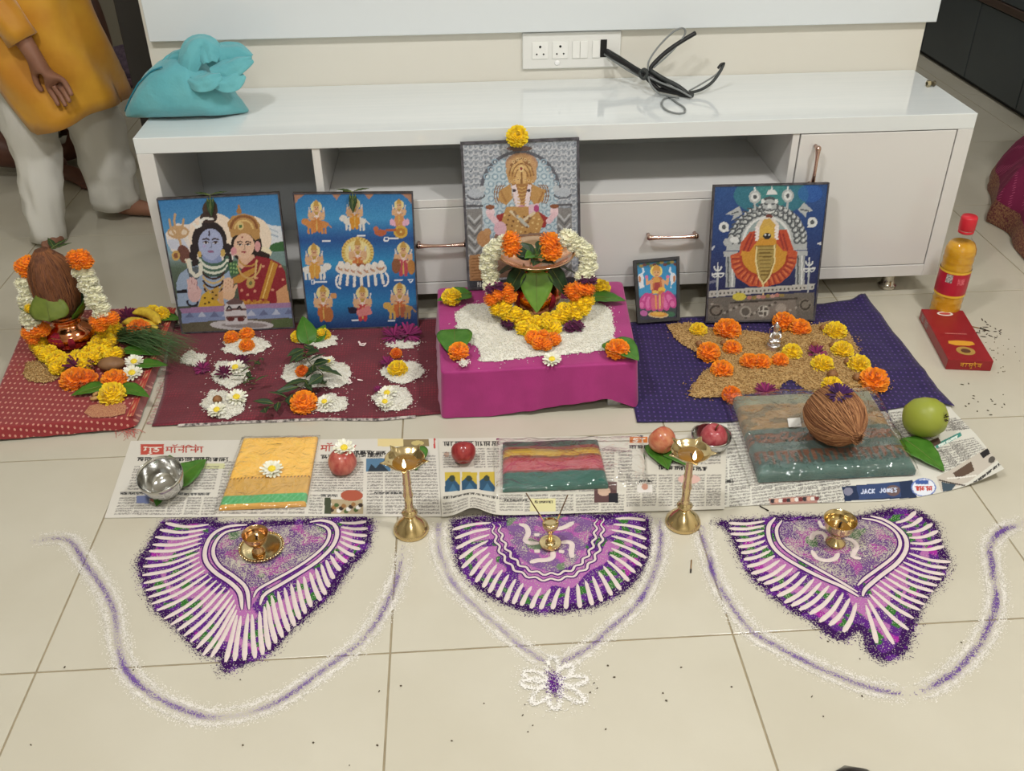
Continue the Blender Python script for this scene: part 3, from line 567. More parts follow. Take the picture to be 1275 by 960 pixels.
# ------------------------------------------------------------------ framed prints leaning on the console
m_print = mat('printed_sheet', vc=True, rough=.28, spec=.4)
def framed(name, label, cat, pr, TL, TR, BR, BL, edge, frame_col, thick=.012, glass=True, lip=.0):
    TL, TR, BR, BL = map(Vector, (TL, TR, BR, BL)); base = (BL+BR)/2; t = thing(name, label, cat, base)
    ex = (TR-TL).normalized(); nrm = ex.cross((TL-BL).normalized()).normalized()       # faces the room
    if nrm.y > 0: nrm = -nrm
    cen = (TL+TR+BR+BL)/4; nrm = ((TR-BL).cross(TL-BR)).normalized()
    if nrm.y > 0: nrm = -nrm
    TL, TR, BR, BL = [q-nrm*(q-cen).dot(nrm) for q in (TL, TR, BR, BL)]        # one flat board
    Q = lambda u, v, d: (TL.lerp(TR, u)).lerp(BL.lerp(BR, u), v)+nrm*d-base
    W = (TR-TL).length; Hh = (BL-TL).length; eu, ev = edge/W, edge/Hh
    mb = MB(); mb.add([Q(u, v, d) for d in (-thick, -.0006) for v in (0, 1) for u in (0, 1)], [(0, 2, 3, 1), (4, 5, 7, 6), (0, 1, 5, 4), (2, 6, 7, 3), (0, 4, 6, 2), (1, 3, 7, 5)])
    mb.build('backing_board', mat('backing_board', (64, 56, 50), .7), t, smooth=False)
    h, w_ = pr.h, pr.w
    g = [[Q(eu+(1-2*eu)*i/(w_-1), ev+(1-2*ev)*j/(h-1), 0) for i in range(w_)] for j in range(h)]
    MB().grid(g, pr.cols(.86, .93), flip=True).build('print', m_print, t)
    fm = mat('frame_'+name, frame_col, .4, var=(60, [min(255, c*1.5+20) for c in frame_col], .5))
    for a, b, c, d in ((0, 1, 0, ev), (0, 1, 1-ev, 1), (0, eu, ev, 1-ev), (1-eu, 1, ev, 1-ev)):
        f = MB().add([Q(u, v, q) for q in (-.0005, lip) for v in (c, d) for u in (a, b)], [(0, 2, 3, 1), (4, 5, 7, 6), (0, 1, 5, 4), (2, 6, 7, 3), (0, 4, 6, 2), (1, 3, 7, 5)])
        f.build('frame_rail', fm, t, smooth=False)
    return t, Q, base
TOPY = FY-.02
def lean(tl, tr, br, bl, zb=.006, TOPY=TOPY): return AY(*tl, TOPY), AY(*tr, TOPY), G(*br, zb), G(*bl, zb)
LIFT = .012
PIC1 = framed('framed_picture', 'picture of a blue-skinned god and a crowned goddess in a red sari', 'picture', print_couple(), *lean((195, 247), (347, 240), (367.5, 408), (226, 416)), .0035, (58, 56, 62), lip=.002)
PIC2 = framed('framed_picture', 'blue picture of nine small deities around a sun god with horses', 'picture', print_nine(), *lean((364, 240.5), (514, 239), (521.5, 407), (384, 410.5)), .0035, (70, 58, 56), lip=.002)
ZS = .125                                                        # top of the draped stool
p3 = [AY(573, 177, 2.312), AY(721, 171, 2.312), AY(724, 347, 2.222), AY(582, 353, 2.222)]
for q in p3[2:]: q.z = ZS+.004
PIC3 = framed('framed_picture', 'tall silver-toned picture of an elephant-headed god standing on the magenta stool', 'picture', print_elephant(), *p3, .006, (40, 40, 44), lip=.003)
PIC4 = framed('framed_picture', 'dark blue picture of a silver-arched goddess idol draped in orange', 'picture', print_goddess(), *lean((889, 231), (1032, 227), (1015, 400), (878, 401), .013, TOPY=FY-.046), .004, (66, 62, 58), lip=.002)
PIC5 = framed('small_framed_picture', 'small black framed picture of a goddess seated on a pink lotus', 'picture', print_lotus(), *lean((788.5, 324.5), (846, 319), (846, 399), (794, 402.5), .012), .0085, (24, 22, 24), lip=.004)
# ------------------------------------------------------------------ cloths, mats and papers
def HZ(p, v):                                          # height on the vertical through p that is seen at picture row v
    lo, hi = p[2], p[2]+1.0
    for _ in range(40):
        m = (lo+hi)/2; d = Vector((p[0], p[1], m))-CAM; r = 480-FPX*d.dot(UP)/d.dot(FW)
        if r > v: lo = m
        else: hi = m
    return lo
def surveyed(p, top, bottom, left, right, nu, nv, z):      # lay the drawing out on the flat sheet as it was measured
    g = coons(*[[G(u, v, z) for u, v in l] for l in (top, bottom, left, right)], nu, nv); q = []
    for r in g:
        for c in r:
            d = c-CAM; k = d.dot(FW); q.append((637.5+FPX*d.dot(RT)/k, 480-FPX*d.dot(UP)/k))
    t = p.T(q); p.X = t[:, 0].reshape(nv, nu); p.Y = t[:, 1].reshape(nv, nu)
def sheet(name, label, cat, top, bottom, left, right, nu, nv, m, z=.003, wave=.002, freq=14, seed=0, cols=None, solid=.0015, lift=None):
    P = lambda l: [G(u, v, z) for u, v in l]
    g = coons(P(top), P(bottom), P(left), P(right), nu, nv); base = g[nv//2][nu//2].copy(); base.z = 0
    for j in range(nv):
        for i in range(nu):
            p = g[j][i]; w_ = abs(nz(p.x*freq, p.y*freq, seed))*wave+abs(nz(p.x*freq*3, p.y*freq*3, seed+5))*wave*.4
            p.z = z+w_+(lift(i/(nu-1), j/(nv-1)) if lift else 0); g[j][i] = p-base
    o = MB().grid(g, cols, flip=True).build(name, m, None, loc=base, solid=solid)
    return tag(o, label, cat), g, base
# dark red mat under the first two pictures
def weave_mat(name, c1, c2, scale, dot=None, rough=.75):
    m = mat(name, c1, rough, sheen=.3, bump=(300, .3))
    nt = m.node_tree; N, L = nt.nodes, nt.links; b = N['Principled BSDF']
    tc = N.new('ShaderNodeTexCoord'); vo = N.new('ShaderNodeTexVoronoi'); vo.inputs['Scale'].default_value = scale; vo.inputs['Randomness'].default_value = dot or .15
    mp = N.new('ShaderNodeMapping'); mp.inputs['Scale'].default_value = (1, .62, 1); L.new(tc.outputs['Object'], mp.inputs[0]); L.new(mp.outputs[0], vo.inputs['Vector'])
    r = N.new('ShaderNodeMapRange'); r.inputs[1].default_value = .25; r.inputs[2].default_value = .55
    L.new(vo.outputs['Distance'], r.inputs[0]); mx = N.new('ShaderNodeMix'); mx.data_type = 'RGBA'; L.new(r.outputs[0], mx.inputs[0])
    mx.inputs[6].default_value = (*lin(c1), 1); mx.inputs[7].default_value = (*lin(c2), 1); L.new(mx.outputs[2], b.inputs['Base Color'])
    return m
m_redmat = weave_mat('red_mat', (138, 34, 54), (98, 22, 40), 150)
RED, redg, redb = sheet('red_mat', 'dark red woven mat with rice heaps lying under the two left pictures', 'mat',
    [(214, 406), (300, 402), (420, 400), (560, 396)], [(189, 531), (230, 529), (300, 525), (400, 521), (470, 522), (520, 518), (560, 514)],
    [(214, 406), (208, 450), (203, 490), (189, 531)], [(560, 396), (560, 460), (560, 514)], 70, 40, m_redmat, .003, .003, 9, 1)
fr = MB()
for k in range(90):                                   # frayed left edge
    p = redg[int(39*(.2+.8*random.random()))][0]; q = Vector(p)+Vector((-.006-.012*random.random(), random.uniform(-.008, .008), -.001)); fr.tube([Vector(p)+Vector((0, 0, .001)), q], .0005, 4)
f_ = fr.build('fringe', mat('fringe', (196, 150, 150), .9), RED); f_['kind'] = 'stuff'
m_hem = mat('mat_hem', (196, 186, 180), .8, var=(120, (40, 36, 40), .9))
hem = MB(); row = redg[-1]
hem.grid([[Vector(p)+Vector((0, 0, .0012)) for p in row[6:62]], [Vector(p)+Vector((0, -.006, -.0022)) for p in row[6:62]]], flip=True); hem.build('printed_hem', m_hem, RED)

# purple-blue mat with wheat, on the right
m_bluemat = weave_mat('blue_mat', (52, 34, 110), (50, 32, 104), 60)
def dotted_mat(name, base, base2, dotc, sx, sy, r0, rough=.7, sheen=.4):
    m = mat(name, base, rough, sheen=sheen, bump=(260, .35)); nt = m.node_tree; N, L = nt.nodes, nt.links; b = N['Principled BSDF']
    tc = N.new('ShaderNodeTexCoord'); mp = N.new('ShaderNodeMapping'); mp.inputs['Scale'].default_value = (sx, sy, 1); mp.inputs['Rotation'].default_value = (0, 0, .1); sx_ = N.new('ShaderNodeSeparateXYZ'); L.new(tc.outputs['Object'], sx_.inputs[0]); ad = N.new('ShaderNodeMath'); L.new(sx_.outputs[1], ad.inputs[0]); L.new(sx_.outputs[2], ad.inputs[1]); cx_ = N.new('ShaderNodeCombineXYZ'); L.new(sx_.outputs[0], cx_.inputs[0]); L.new(ad.outputs[0], cx_.inputs[1]); L.new(cx_.outputs[0], mp.inputs[0])
    vo = N.new('ShaderNodeTexVoronoi'); vo.voronoi_dimensions = '2D'; vo.inputs['Scale'].default_value = 1; vo.inputs['Randomness'].default_value = .12; L.new(mp.outputs[0], vo.inputs['Vector'])
    lt = N.new('ShaderNodeMath'); lt.operation = 'LESS_THAN'; lt.inputs[1].default_value = r0; L.new(vo.outputs['Distance'], lt.inputs[0])
    n = N.new('ShaderNodeTexNoise'); n.inputs['Scale'].default_value = 25; L.new(tc.outputs['Object'], n.inputs['Vector'])
    m1 = N.new('ShaderNodeMix'); m1.data_type = 'RGBA'; L.new(n.outputs['Fac'], m1.inputs[0]); m1.inputs[6].default_value = (*lin(base), 1); m1.inputs[7].default_value = (*lin(base2), 1)
    m2 = N.new('ShaderNodeMix'); m2.data_type = 'RGBA'; L.new(lt.outputs[0], m2.inputs[0]); L.new(m1.outputs[2], m2.inputs[6]); m2.inputs[7].default_value = (*lin(dotc), 1); L.new(m2.outputs[2], b.inputs['Base Color'])
    return m
m_bluedot = dotted_mat('blue_dotted', (42, 28, 88), (30, 18, 64), (82, 58, 128), 80, 58, .18, sheen=.1)
BLUE, blueg, blueb = sheet('blue_mat', 'purple-blue dotted cloth spread under the wheat and the goddess picture', 'mat',
    [(764, 404), (850, 396), (960, 388), (1040, 376), (1058, 374), (1077, 367)], [(793, 526), (860, 525), (905, 527), (960, 520), (1100, 512), (1150, 503), (1188, 507)],
    [(764, 404), (780, 460), (793, 526)], [(1077, 367), (1105, 405), (1145, 455), (1168, 485), (1188, 507)], 80, 50, m_bluedot, .003, .006, 7, 3,
    lift=lambda u, v: .004*math.exp(-((v-.72)/.03)**2)*(u > .55)+.006*math.exp(-((u-.97)/.02)**2))

# low wooden board under a red dotted cloth, on the left
ZB = .034
bd = [G(38, 388, ZB), G(218, 381, ZB), G(165, 520, ZB), G(-24, 535, ZB)]
bc = sum(bd, Vector())/4; bc.z = 0
BOARD = thing('cloth_covered_board', 'low board under a red cloth with white dots carrying the left copper pot', 'low stool', bc)
m_reddot = dotted_mat('red_dotted', (156, 40, 42), (132, 30, 38), (208, 146, 128), 78, 50, .2)
def drape(corners, zt, hem, N=160, flare=.012, rnd=.02, seed=0, amp=.004):
    """rings from the middle of the top out to the rim and down to the hem; hem(s) gives the height at perimeter fraction s"""
    C_ = [Vector((c.x, c.y, 0)) for c in corners]; cen = sum(C_, Vector())/4; per = []
    L_ = [(C_[(i+1) % 4]-C_[i]).length for i in range(4)]; tot = sum(L_)
    for k in range(N):
        d = tot*k/N; i = 0
        while d > L_[i]: d -= L_[i]; i += 1
        per.append(C_[i].lerp(C_[(i+1) % 4], d/L_[i]))
    sm = per
    for _ in range(3): sm = [(sm[k-1]+sm[k]*2+sm[(k+1) % N])/4 for k in range(N)]
    rings = []
    for f in (.02, .25, .5, .75, .93, .98): rings.append([cen.lerp(p, f)+Vector((0, 0, zt+.0012*nz(p.x*20*f, p.y*20*f, seed))) for p in sm])
    for q in (0, .04, .12, .3, .5, .7, .85, 1):
        r = []
        for k, p in enumerate(sm):
            h = hem(k/N); out = (p-cen).normalized(); z = zt-.001-(zt-h)*q
            fl = flare*q+amp*q*nz(p.x*30, p.y*30, seed+3)
            r.append(p+out*fl+Vector((0, 0, z if q else zt-.0008)))
        rings.append(r)
    V = [p for r in rings for p in r]; F = [tuple(range(N))]
    for j in range(len(rings)-1):
        for k in range(N): k2 = (k+1) % N; F.append((j*N+k, (j+1)*N+k, (j+1)*N+k2, j*N+k2))
    return V, F
V, F = drape(bd, ZB, lambda s: .004+.008*(nz(s*30, 0, 1)*.5+.5)*(1 if .5 < s < .75 else .6), flare=.006, seed=2)
MB().add([v-bc for v in V], F).build('dotted_cloth', m_reddot, BOARD)
ins = [bc.lerp(Vector((c.x, c.y, 0)), .97)-bc for c in bd]
MB().add([Vector((p.x, p.y, z)) for z in (0, ZB-.003) for p in ins], [(3, 2, 1, 0), (4, 5, 6, 7)]+[(i, (i+1) % 4, 4+(i+1) % 4, 4+i) for i in range(4)]).build('board', mat('board_wood', (96, 62, 40), .6), BOARD, smooth=False)
# woven gold border at the right end of the cloth
a, b_, c, d = G(213, 384, ZB), G(220, 384, ZB), G(166, 519, ZB), G(158, 519.5, ZB)
bo = MB(); n_ = 30
for s_, col in ((0, (206, 160, 110)), (1, (176, 60, 60))):
    pass
g = [[(a.lerp(d, j/n_)).lerp(b_.lerp(c, j/n_), i/4)-bc+Vector((0, 0, .0022)) for i in range(5)] for j in range(n_+1)]
cl = [lin(((206, 166, 120), (170, 48, 52), (214, 176, 130), (166, 44, 50), (190, 110, 80))[(i+j) % 5 if i in (0, 2) else i]) for j in range(n_+1) for i in range(5)]
bo.grid(g, cl, flip=True).build('woven_border', mat('woven_border', vc=True, rough=.6), BOARD)
gp = [G(105, 515, ZB), G(112, 506, ZB), G(130, 502, ZB), G(150, 502, ZB), G(158, 506, ZB), G(156, 516, ZB), G(140, 520, ZB), G(115, 521, ZB)]
MB().add([p-bc+Vector((0, 0, .0025)) for p in gp], [tuple(range(len(gp)))[::-1]]).build('gold_motif', mat('gold_motif', (206, 160, 120), .5, var=(500, (150, 70, 60), .9)), BOARD)
th = MB()
for k in range(26):                                   # loose threads at the front right corner
    u = random.uniform(145, 168); p = G(u, 534, .002); q = p+Vector((random.uniform(-.005, .035), -random.uniform(.01, .05), 0)); m_ = (p+q)/2+Vector((random.uniform(-.01, .01), 0, .004))
    th.tube([p-bc, m_-bc, q-bc], .00045, 4)
t_ = th.build('loose_threads', mat('pink_thread', (206, 110, 100), .8), BOARD); t_['kind'] = 'stuff'

# stool draped in magenta cloth
sc = [Vector((-.068, 2.247, 0)), Vector((.420, 2.247, 0)), Vector((.393, 1.842, 0)), Vector((-.060, 1.834, 0))]
sb = sum(sc, Vector())/4
STOOL = thing('draped_stool', 'low stool draped in a magenta cloth, bearing the central pot and rice', 'stool', sb)
def sthem(s):
    if .33 < s < .55: return .030+.004*math.sin(s*90)+(-.024*max(0, 1-abs(s-.352)/.03))
    if .55 <= s < .80: return .012+.012*max(0, min(1, (.62-s)/.07))
    return .02+.006*math.sin(s*70)
sthem_ = lambda s: (.034-.030*max(0, 1-abs(s-.512)/.035) if .49 < s < .56 else .034-.030*max(0, min(1, (s-.56)/.14)) if .56 <= s < .78 else .022)
V, F = drape(sc, ZS, sthem_, N=200, flare=.010, seed=9, amp=.006)
m_mag = mat('magenta_cloth', (170, 42, 122), .62, sheen=.3, bump=(420, .25), var=(14, (152, 34, 108), .6))
MB().add([v-sb for v in V], F).build('magenta_cloth', m_mag, STOOL)
MB().box(-.052-sb.x, .38-sb.x, 1.855-sb.y, 2.235-sb.y, ZS-.03, ZS-.004, bev=.004).build('seat_board', mat('stool_wood', (150, 112, 74), .6), STOOL, smooth=False)
for x_, y_ in ((-.03, 1.868), (.345, 1.868), (-.03, 2.21), (.345, 2.21)):
    MB().box(x_-.016-sb.x, x_+.016-sb.x, y_-.014-sb.y, y_+.014-sb.y, 0, ZS-.031, bev=.002).build('leg', mat('foil_leg', (196, 196, 198), .35, metal=.3, var=(90, (150, 150, 150), .6)), STOOL, smooth=False)

# ------------------------------------------------------------------ newspapers
GLY = {'ga': [[(.2, 0), (.2, .55), (.05, .62)], [(.75, 0), (.75, 1)]], 'da': [[(.55, 0), (.5, .22), (.2, .34), (.6, .48), (.7, .72), (.45, .95), (.12, .8)]],
       'ma': [[(.2, 0), (.2, .62), (.02, .72)], [(.05, .58), (.85, .58)], [(.85, 0), (.85, 1)]], 'ou': [[(.4, 0), (.4, 1)], [(.1, -.42), (.4, -.25), (.75, -.42)]],
       'i': [[(.25, 1), (.25, -.1), (.6, -.4), (1.2, -.1)]], 'na': [[(.1, .5), (.8, .5)], [(.8, 0), (.8, 1)], [(.12, .42), (.12, .62)]], 'reph': [[(.5, 0), (.35, -.25), (.7, -.35)]],
       'va': [[(.75, 0), (.75, 1)], [(.7, .3), (.2, .35), (.2, .75), (.7, .7)]], 'aa': [[(.4, 0), (.4, 1)]], 'sa': [[(.2, 0), (.25, .5), (.05, .6), (.5, 1)], [(.2, .5), (.8, .5)], [(.8, 0), (.8, 1)]],
       'de': [[(.5, 0), (.5, .25), (.15, .4), (.3, .7), (.6, .55), (.65, 1)], [(.5, 0), (.2, -.4)]]}
def deva(p, word, x0, y0, wd, ht, r, col, slant=0.):
    x = x0
    p.line([(x0, y0), (x0+wd*len([k for k in word if k not in ('reph', 'dot', 'u')]), y0+slant)], r, col)
    for k in word:
        if k == 'dot': p.ell(x-wd*.2, y0-ht*.35, r*1.3, r*1.3, col); continue
        if k == 'u': p.line([(x-wd*.35, y0+ht), (x-wd*.1, y0+ht*1.25), (x-wd*.5, y0+ht*1.45)], r*.8, col); continue
        if k == 'reph':
            p.line([(x-wd*.3, y0), (x-wd*.1, y0-ht*.35), (x-wd*.5, y0-ht*.3)], r*.8, col); continue
        for st in GLY[k]: p.line([(x+a*wd, y0+b*ht) for a, b in st], r, col)
        x += wd
def pseudo(p, x0, y0, x1, ht, col, r=.7, dy=0., seed=0):   # a line of lettering too small to read in the photograph
    rr = random.Random(seed); x = x0
    while x < x1:
        L_ = rr.randint(2, 4)*ht*.8; e = min(x+L_, x1); f = lambda q: y0+dy*(q-x0)/max(1, x1-x0)
        p.line([(x, f(x)), (e, f(e))], r, col); q = x+ht*.3
        while q < e:
            p.line([(q, f(q)), (q+rr.uniform(-.2, .2)*ht, f(q)+ht)], r, col)
            if rr.random() < .6: p.line([(q, f(q)+ht*.5), (q+ht*.4, f(q)+ht*rr.uniform(.3, .9))], r, col)
            q += ht*.55
        x = e+ht*.5
def body(p, pts, rows, seed, ink=(96, 92, 90), al=.62):  # a column of small print
    P = p.T(pts); x0, x1 = P[:, 0].min(), P[:, 0].max(); y0, y1 = P[:, 1].min(), P[:, 1].max()
    r = np.random.RandomState(seed); tmp = p.a.copy(); m = (p.X >= x0) & (p.X <= x1) & (p.Y >= y0) & (p.Y <= y1)
    ph = ((p.Y-y0)/(y1-y0)*rows) % 1; ink_ = (ph > .35) & (r.rand(p.h, p.w) > .28) & m
    k = (al*(.6+.6*r.rand(p.h, p.w)))[:, :, None]; c = np.array(ink, float)
    p.a = np.where(ink_[:, :, None], tmp*(1-k)+c*k, tmp)
m_news = mat('newsprint', vc=True, rough=.85, spec=.2)
PAPER = (212, 208, 198)
def cols_of(p, x0, x1, y0, y1, n, rows, seed, gap=3, sk=0.):
    w_ = (x1-x0)/n
    for k in range(n): body(p, [(x0+k*w_, y0), (x0+(k+1)*w_-gap, y0), (x0+(k+1)*w_-gap+sk, y1), (x0+k*w_+sk, y1)], rows, seed+k)
# left sheet (drawn in the picture's own units)
nA = Print(500, 150, [(163, 549), (548, 546), (556, 644), (130, 645)], PAPER, .36)
surveyed(nA, [(163, 549), (548, 546)], [(130, 645), (330, 643), (556, 643.5)], [(163, 549), (130, 645)], [(548, 546), (556, 643.5)], 500, 150, .0012)
nA.rect(175, 553, 204, 566, (186, 82, 70)); deva(nA, ['ga', 'u', 'da'], 179, 557, 11, 6, .9, (226, 220, 208)); deva(nA, ['ma', 'ou', 'na', 'reph', 'i', 'na', 'dot', 'ga'], 207, 557, 7.6, 6.5, .9, (176, 74, 64))
deva(nA, ['ma', 'ou', 'na', 'reph', 'i', 'na', 'dot', 'ga'], 400, 555, 7.2, 6.5, .9, (176, 74, 64))
pseudo(nA, 172, 570, 284, 4, (50, 48, 48), .75, seed=2); pseudo(nA, 400, 567, 476, 4, (60, 58, 58), .7, dy=-3, seed=3); pseudo(nA, 440, 562, 480, 4, (50, 48, 48), .8, seed=4)
nA.rect(250, 577, 280, 584, (206, 206, 160)); nA.rect(470, 546, 502, 556, (222, 204, 150)); nA.rect(502, 547, 534, 556, (140, 124, 90)); nA.ell(520, 552, 8, 3, (196, 180, 120)); nA.line([(541, 546), (541, 558)], 1, (190, 70, 66))
cols_of(nA, 168, 276, 579, 610, 4, 9, 10, sk=-9); cols_of(nA, 150, 276, 618, 641, 6, 7, 20, sk=-5); pseudo(nA, 150, 613, 190, 2.6, (70, 70, 70), .5, seed=5); pseudo(nA, 210, 614, 262, 2.6, (90, 90, 90), .5, seed=6)
nA.rect(170, 617, 186, 627, (120, 130, 170)); nA.ell(195, 622, 8, 4, (190, 120, 110))
cols_of(nA, 390, 455, 574, 612, 2, 12, 30); cols_of(nA, 458, 545, 566, 640, 4, 20, 40); cols_of(nA, 386, 404, 615, 640, 1, 7, 50); pseudo(nA, 466, 613, 500, 2.6, (80, 80, 80), .5, seed=8); pseudo(nA, 400, 616, 420, 2.6, (80, 80, 80), .5, seed=9)
cols_of(nA, 280, 388, 573, 640, 5, 17, 160, sk=-6); nA.rect(456, 571, 486, 587, (88, 122, 150)); nA.poly([(458, 587), (462, 578), (468, 583), (474, 576), (484, 587)], (50, 60, 70)); nA.rect(404, 622, 452, 640, (176, 160, 130)); nA.ell(438, 617, 14, 7, (170, 90, 70))
for k in range(14): nA.ell(410+k*3, 628+(k*7) % 10, 3, 2.6, ((230, 226, 220), (60, 50, 46), (150, 110, 70), (80, 100, 60))[k % 4])
nA.rect(404, 620, 412, 640, (70, 76, 60))
NEWSA, ngA, nbA = sheet('newspaper', 'left newspaper sheet with a red masthead under the steel bowl and yellow cloth', 'newspaper', [(163, 549), (548, 546)], [(130, 645), (330, 643), (556, 643.5)], [(163, 549), (130, 645)], [(548, 546), (556, 643.5)], 500, 150, m_news, .0012, .0012, 10, 4, nA.cols(), 0)
nB = Print(450, 150, [(546, 546), (905, 541), (902, 634), (550, 644)], (208, 204, 192), .4)
surveyed(nB, [(546, 546), (905, 541)], [(550, 644), (902, 634)], [(546, 546), (550, 644)], [(905, 541), (902, 634)], 450, 150, .0040)
pseudo(nB, 552, 550, 620, 5, (70, 68, 66), .8, seed=11); nB.rect(784, 544, 806, 551.5, (206, 120, 60)); nB.line([(794, 546.2), (790, 546), (789, 547.6), (793.5, 548.6), (792.5, 550.4), (788.5, 550)], .8, (238, 230, 216)); nB.line([(797, 546.2), (803, 546)], .8, (238, 230, 216)); nB.line([(800, 546), (800, 550.4)], .8, (238, 230, 216)); pseudo(nB, 784, 555, 812, 3.5, (50, 50, 50), .7, seed=13); pseudo(nB, 820, 580, 880, 4, (50, 48, 48), .8, dy=2, seed=14)
nB.ell(556, 566, 3.5, 3.5, (190, 160, 140)); cols_of(nB, 552, 575, 562, 582, 1, 7, 60); cols_of(nB, 590, 624, 557, 582, 2, 8, 62); cols_of(nB, 622, 780, 615, 636, 5, 6, 66); cols_of(nB, 552, 620, 625, 640, 2, 4, 72)
for x_ in (554, 575, 597):
    nB.rect(x_, 588, x_+19, 613, (196, 172, 70)); nB.poly([(x_, 600), (x_+8, 592), (x_+19, 606), (x_+19, 613), (x_, 613)], (52, 84, 110)); nB.ell(x_+9, 596, 4, 4, (60, 70, 60)); nB.poly([(x_+4, 613), (x_+10, 602), (x_+16, 613)], (70, 110, 140))
nB.rect(660, 621, 692, 637, (216, 210, 160)); pseudo(nB, 666, 624, 688, 2.4, (90, 84, 70), .5, seed=15); pseudo(nB, 628, 622, 656, 2.4, (90, 88, 84), .5, seed=16); pseudo(nB, 552, 619, 620, 2.4, (80, 78, 74), .5, seed=17)
cols_of(nB, 626, 768, 558, 612, 6, 14, 170); cols_of(nB, 780, 900, 590, 630, 6, 12, 80); cols_of(nB, 818, 900, 562, 578, 3, 4, 90); nB.rect(740, 600, 768, 626, (96, 70, 70)); nB.ell(752, 612, 8, 6, (200, 170, 150)); nB.rect(758, 614, 770, 626, (40, 40, 46)); nB.rect(793, 604, 812, 613, (220, 216, 210)); nB.ell(803, 606, 4, 4, (190, 140, 120)); nB.ell(858, 597, 14, 6, (214, 176, 166))
pseudo(nB, 796, 598, 812, 2.4, (60, 60, 60), .6, seed=18); cols_of(nB, 770, 790, 560, 600, 1, 10, 95)
NEWSB, ngB, nbB = sheet('newspaper', 'middle newspaper sheet with small cartoon panels under the striped cloth packet', 'newspaper', [(546, 546), (905, 541)], [(550, 644), (902, 634)], [(546, 546), (550, 644)], [(905, 541), (902, 634)], 450, 150, m_news, .0040, .0012, 10, 5, nB.cols(), 0,
    lift=lambda u, v: .022*math.exp(-((u-.11)/.055)**2)*max(0, v-.55)/.45)
nC = Print(430, 170, [(880, 522), (1180, 503), (1248, 581), (872, 634)], (214, 212, 202), .42)
surveyed(nC, [(880, 522), (1030, 510), (1180, 503)], [(872, 634), (905, 631), (1000, 627), (1100, 624), (1140, 619.5), (1178, 612), (1214, 604), (1246, 596)],
    [(880, 522), (872, 634)], [(1180, 503), (1214, 545), (1246, 596)], 430, 170, .0012)
cols_of(nC, 880, 1050, 570, 606, 6, 11, 100); cols_of(nC, 880, 1050, 608, 628, 6, 6, 110); pseudo(nC, 880, 583, 892, 3, (50, 50, 50), .7, seed=20); pseudo(nC, 892, 598, 912, 3, (60, 60, 60), .7, seed=21)
cols_of(nC, 905, 1140, 512, 568, 8, 14, 180); nC.poly([(957, 621), (1016, 617), (1018, 627), (960, 630)], (170, 130, 120))
for k in range(12): nC.ell(962+k*5, 624-k*.3, 3, 2.6, ((60, 56, 60), (206, 160, 140), (220, 216, 210), (120, 60, 60))[k % 4])
nC.poly([(1048, 606), (1136, 598), (1142, 620), (1052, 624)], (44, 56, 84)); nC.poly([(1066, 605), (1120, 600), (1122, 619), (1070, 622)], (60, 76, 116)); nC.ell(1112, 611, 9, 7, (110, 90, 90)); nC.ell(1056, 612, 6, 5, (130, 130, 150))
def latin(p, txt, x, y, w_, h_, r, col, sl=0.):
    A = {'J': [[(.7, 0), (.7, .8), (.4, 1), (.1, .8)]], 'A': [[(0, 1), (.4, 0), (.8, 1)], [(.2, .65), (.6, .65)]], 'C': [[(.8, .1), (.4, 0), (.05, .3), (.05, .7), (.4, 1), (.8, .9)]], 'K': [[(.1, 0), (.1, 1)], [(.75, 0), (.1, .5), (.8, 1)]],
         'O': [[(.4, 0), (.05, .3), (.05, .7), (.4, 1), (.75, .7), (.75, .3), (.4, 0)]], 'N': [[(.1, 1), (.1, 0), (.75, 1), (.75, 0)]], 'E': [[(.75, 0), (.1, 0), (.1, 1), (.75, 1)], [(.1, .5), (.6, .5)]], 'S': [[(.75, .1), (.3, 0), (.1, .25), (.7, .7), (.5, 1), (.05, .9)]], 'T': [[(0, 0), (.8, 0)], [(.4, 0), (.4, 1)]], ' ': [],
         'a': [[(.1, .4), (.6, .4), (.6, 1)], [(.6, .7), (.1, .8), (.3, 1), (.6, .95)]], 'j': [[(.5, .4), (.5, 1.2), (.2, 1.3)]], 'o': [[(.4, .4), (.1, .7), (.4, 1), (.7, .7), (.4, .4)]]}
    for i, ch in enumerate(txt):
        for st in A.get(ch, []): p.line([(x+i*w_+a*w_*.85, y+b*h_+sl*(i+a)) for a, b in st], r, col)
latin(nC, 'JACK JONES', 1072, 610, 4.6, 5, .75, (206, 214, 236), -.25)
nC.ell(1150, 607, 15, 11, (226, 230, 240)); nC.arc(1150, 607, 15, 11, 0, 360, .8, (110, 130, 190)); nC.rect(1140, 598, 1156, 603, (70, 96, 160)); pseudo(nC, 1140, 606, 1161, 4.5, (190, 70, 60), .9, seed=25)
nC.poly([(1163, 554), (1195, 540), (1197, 545), (1166, 559)], (70, 140, 130)); pseudo(nC, 1168, 555, 1192, 2.6, (222, 232, 226), .6, dy=-11, seed=26); nC.poly([(1150, 552), (1168, 545), (1172, 552), (1156, 560)], (90, 70, 60))
for k in range(3):
    body(nC, [(1172+k*9, 520+k*2), (1180+k*9, 518+k*2), (1186+k*9, 534), (1178+k*9, 538)], 6, 130+k)
    body(nC, [(1164+k*16, 566-k*6), (1178+k*16, 560-k*6), (1186+k*14, 580-k*6), (1170+k*14, 588-k*6)], 9, 140+k)
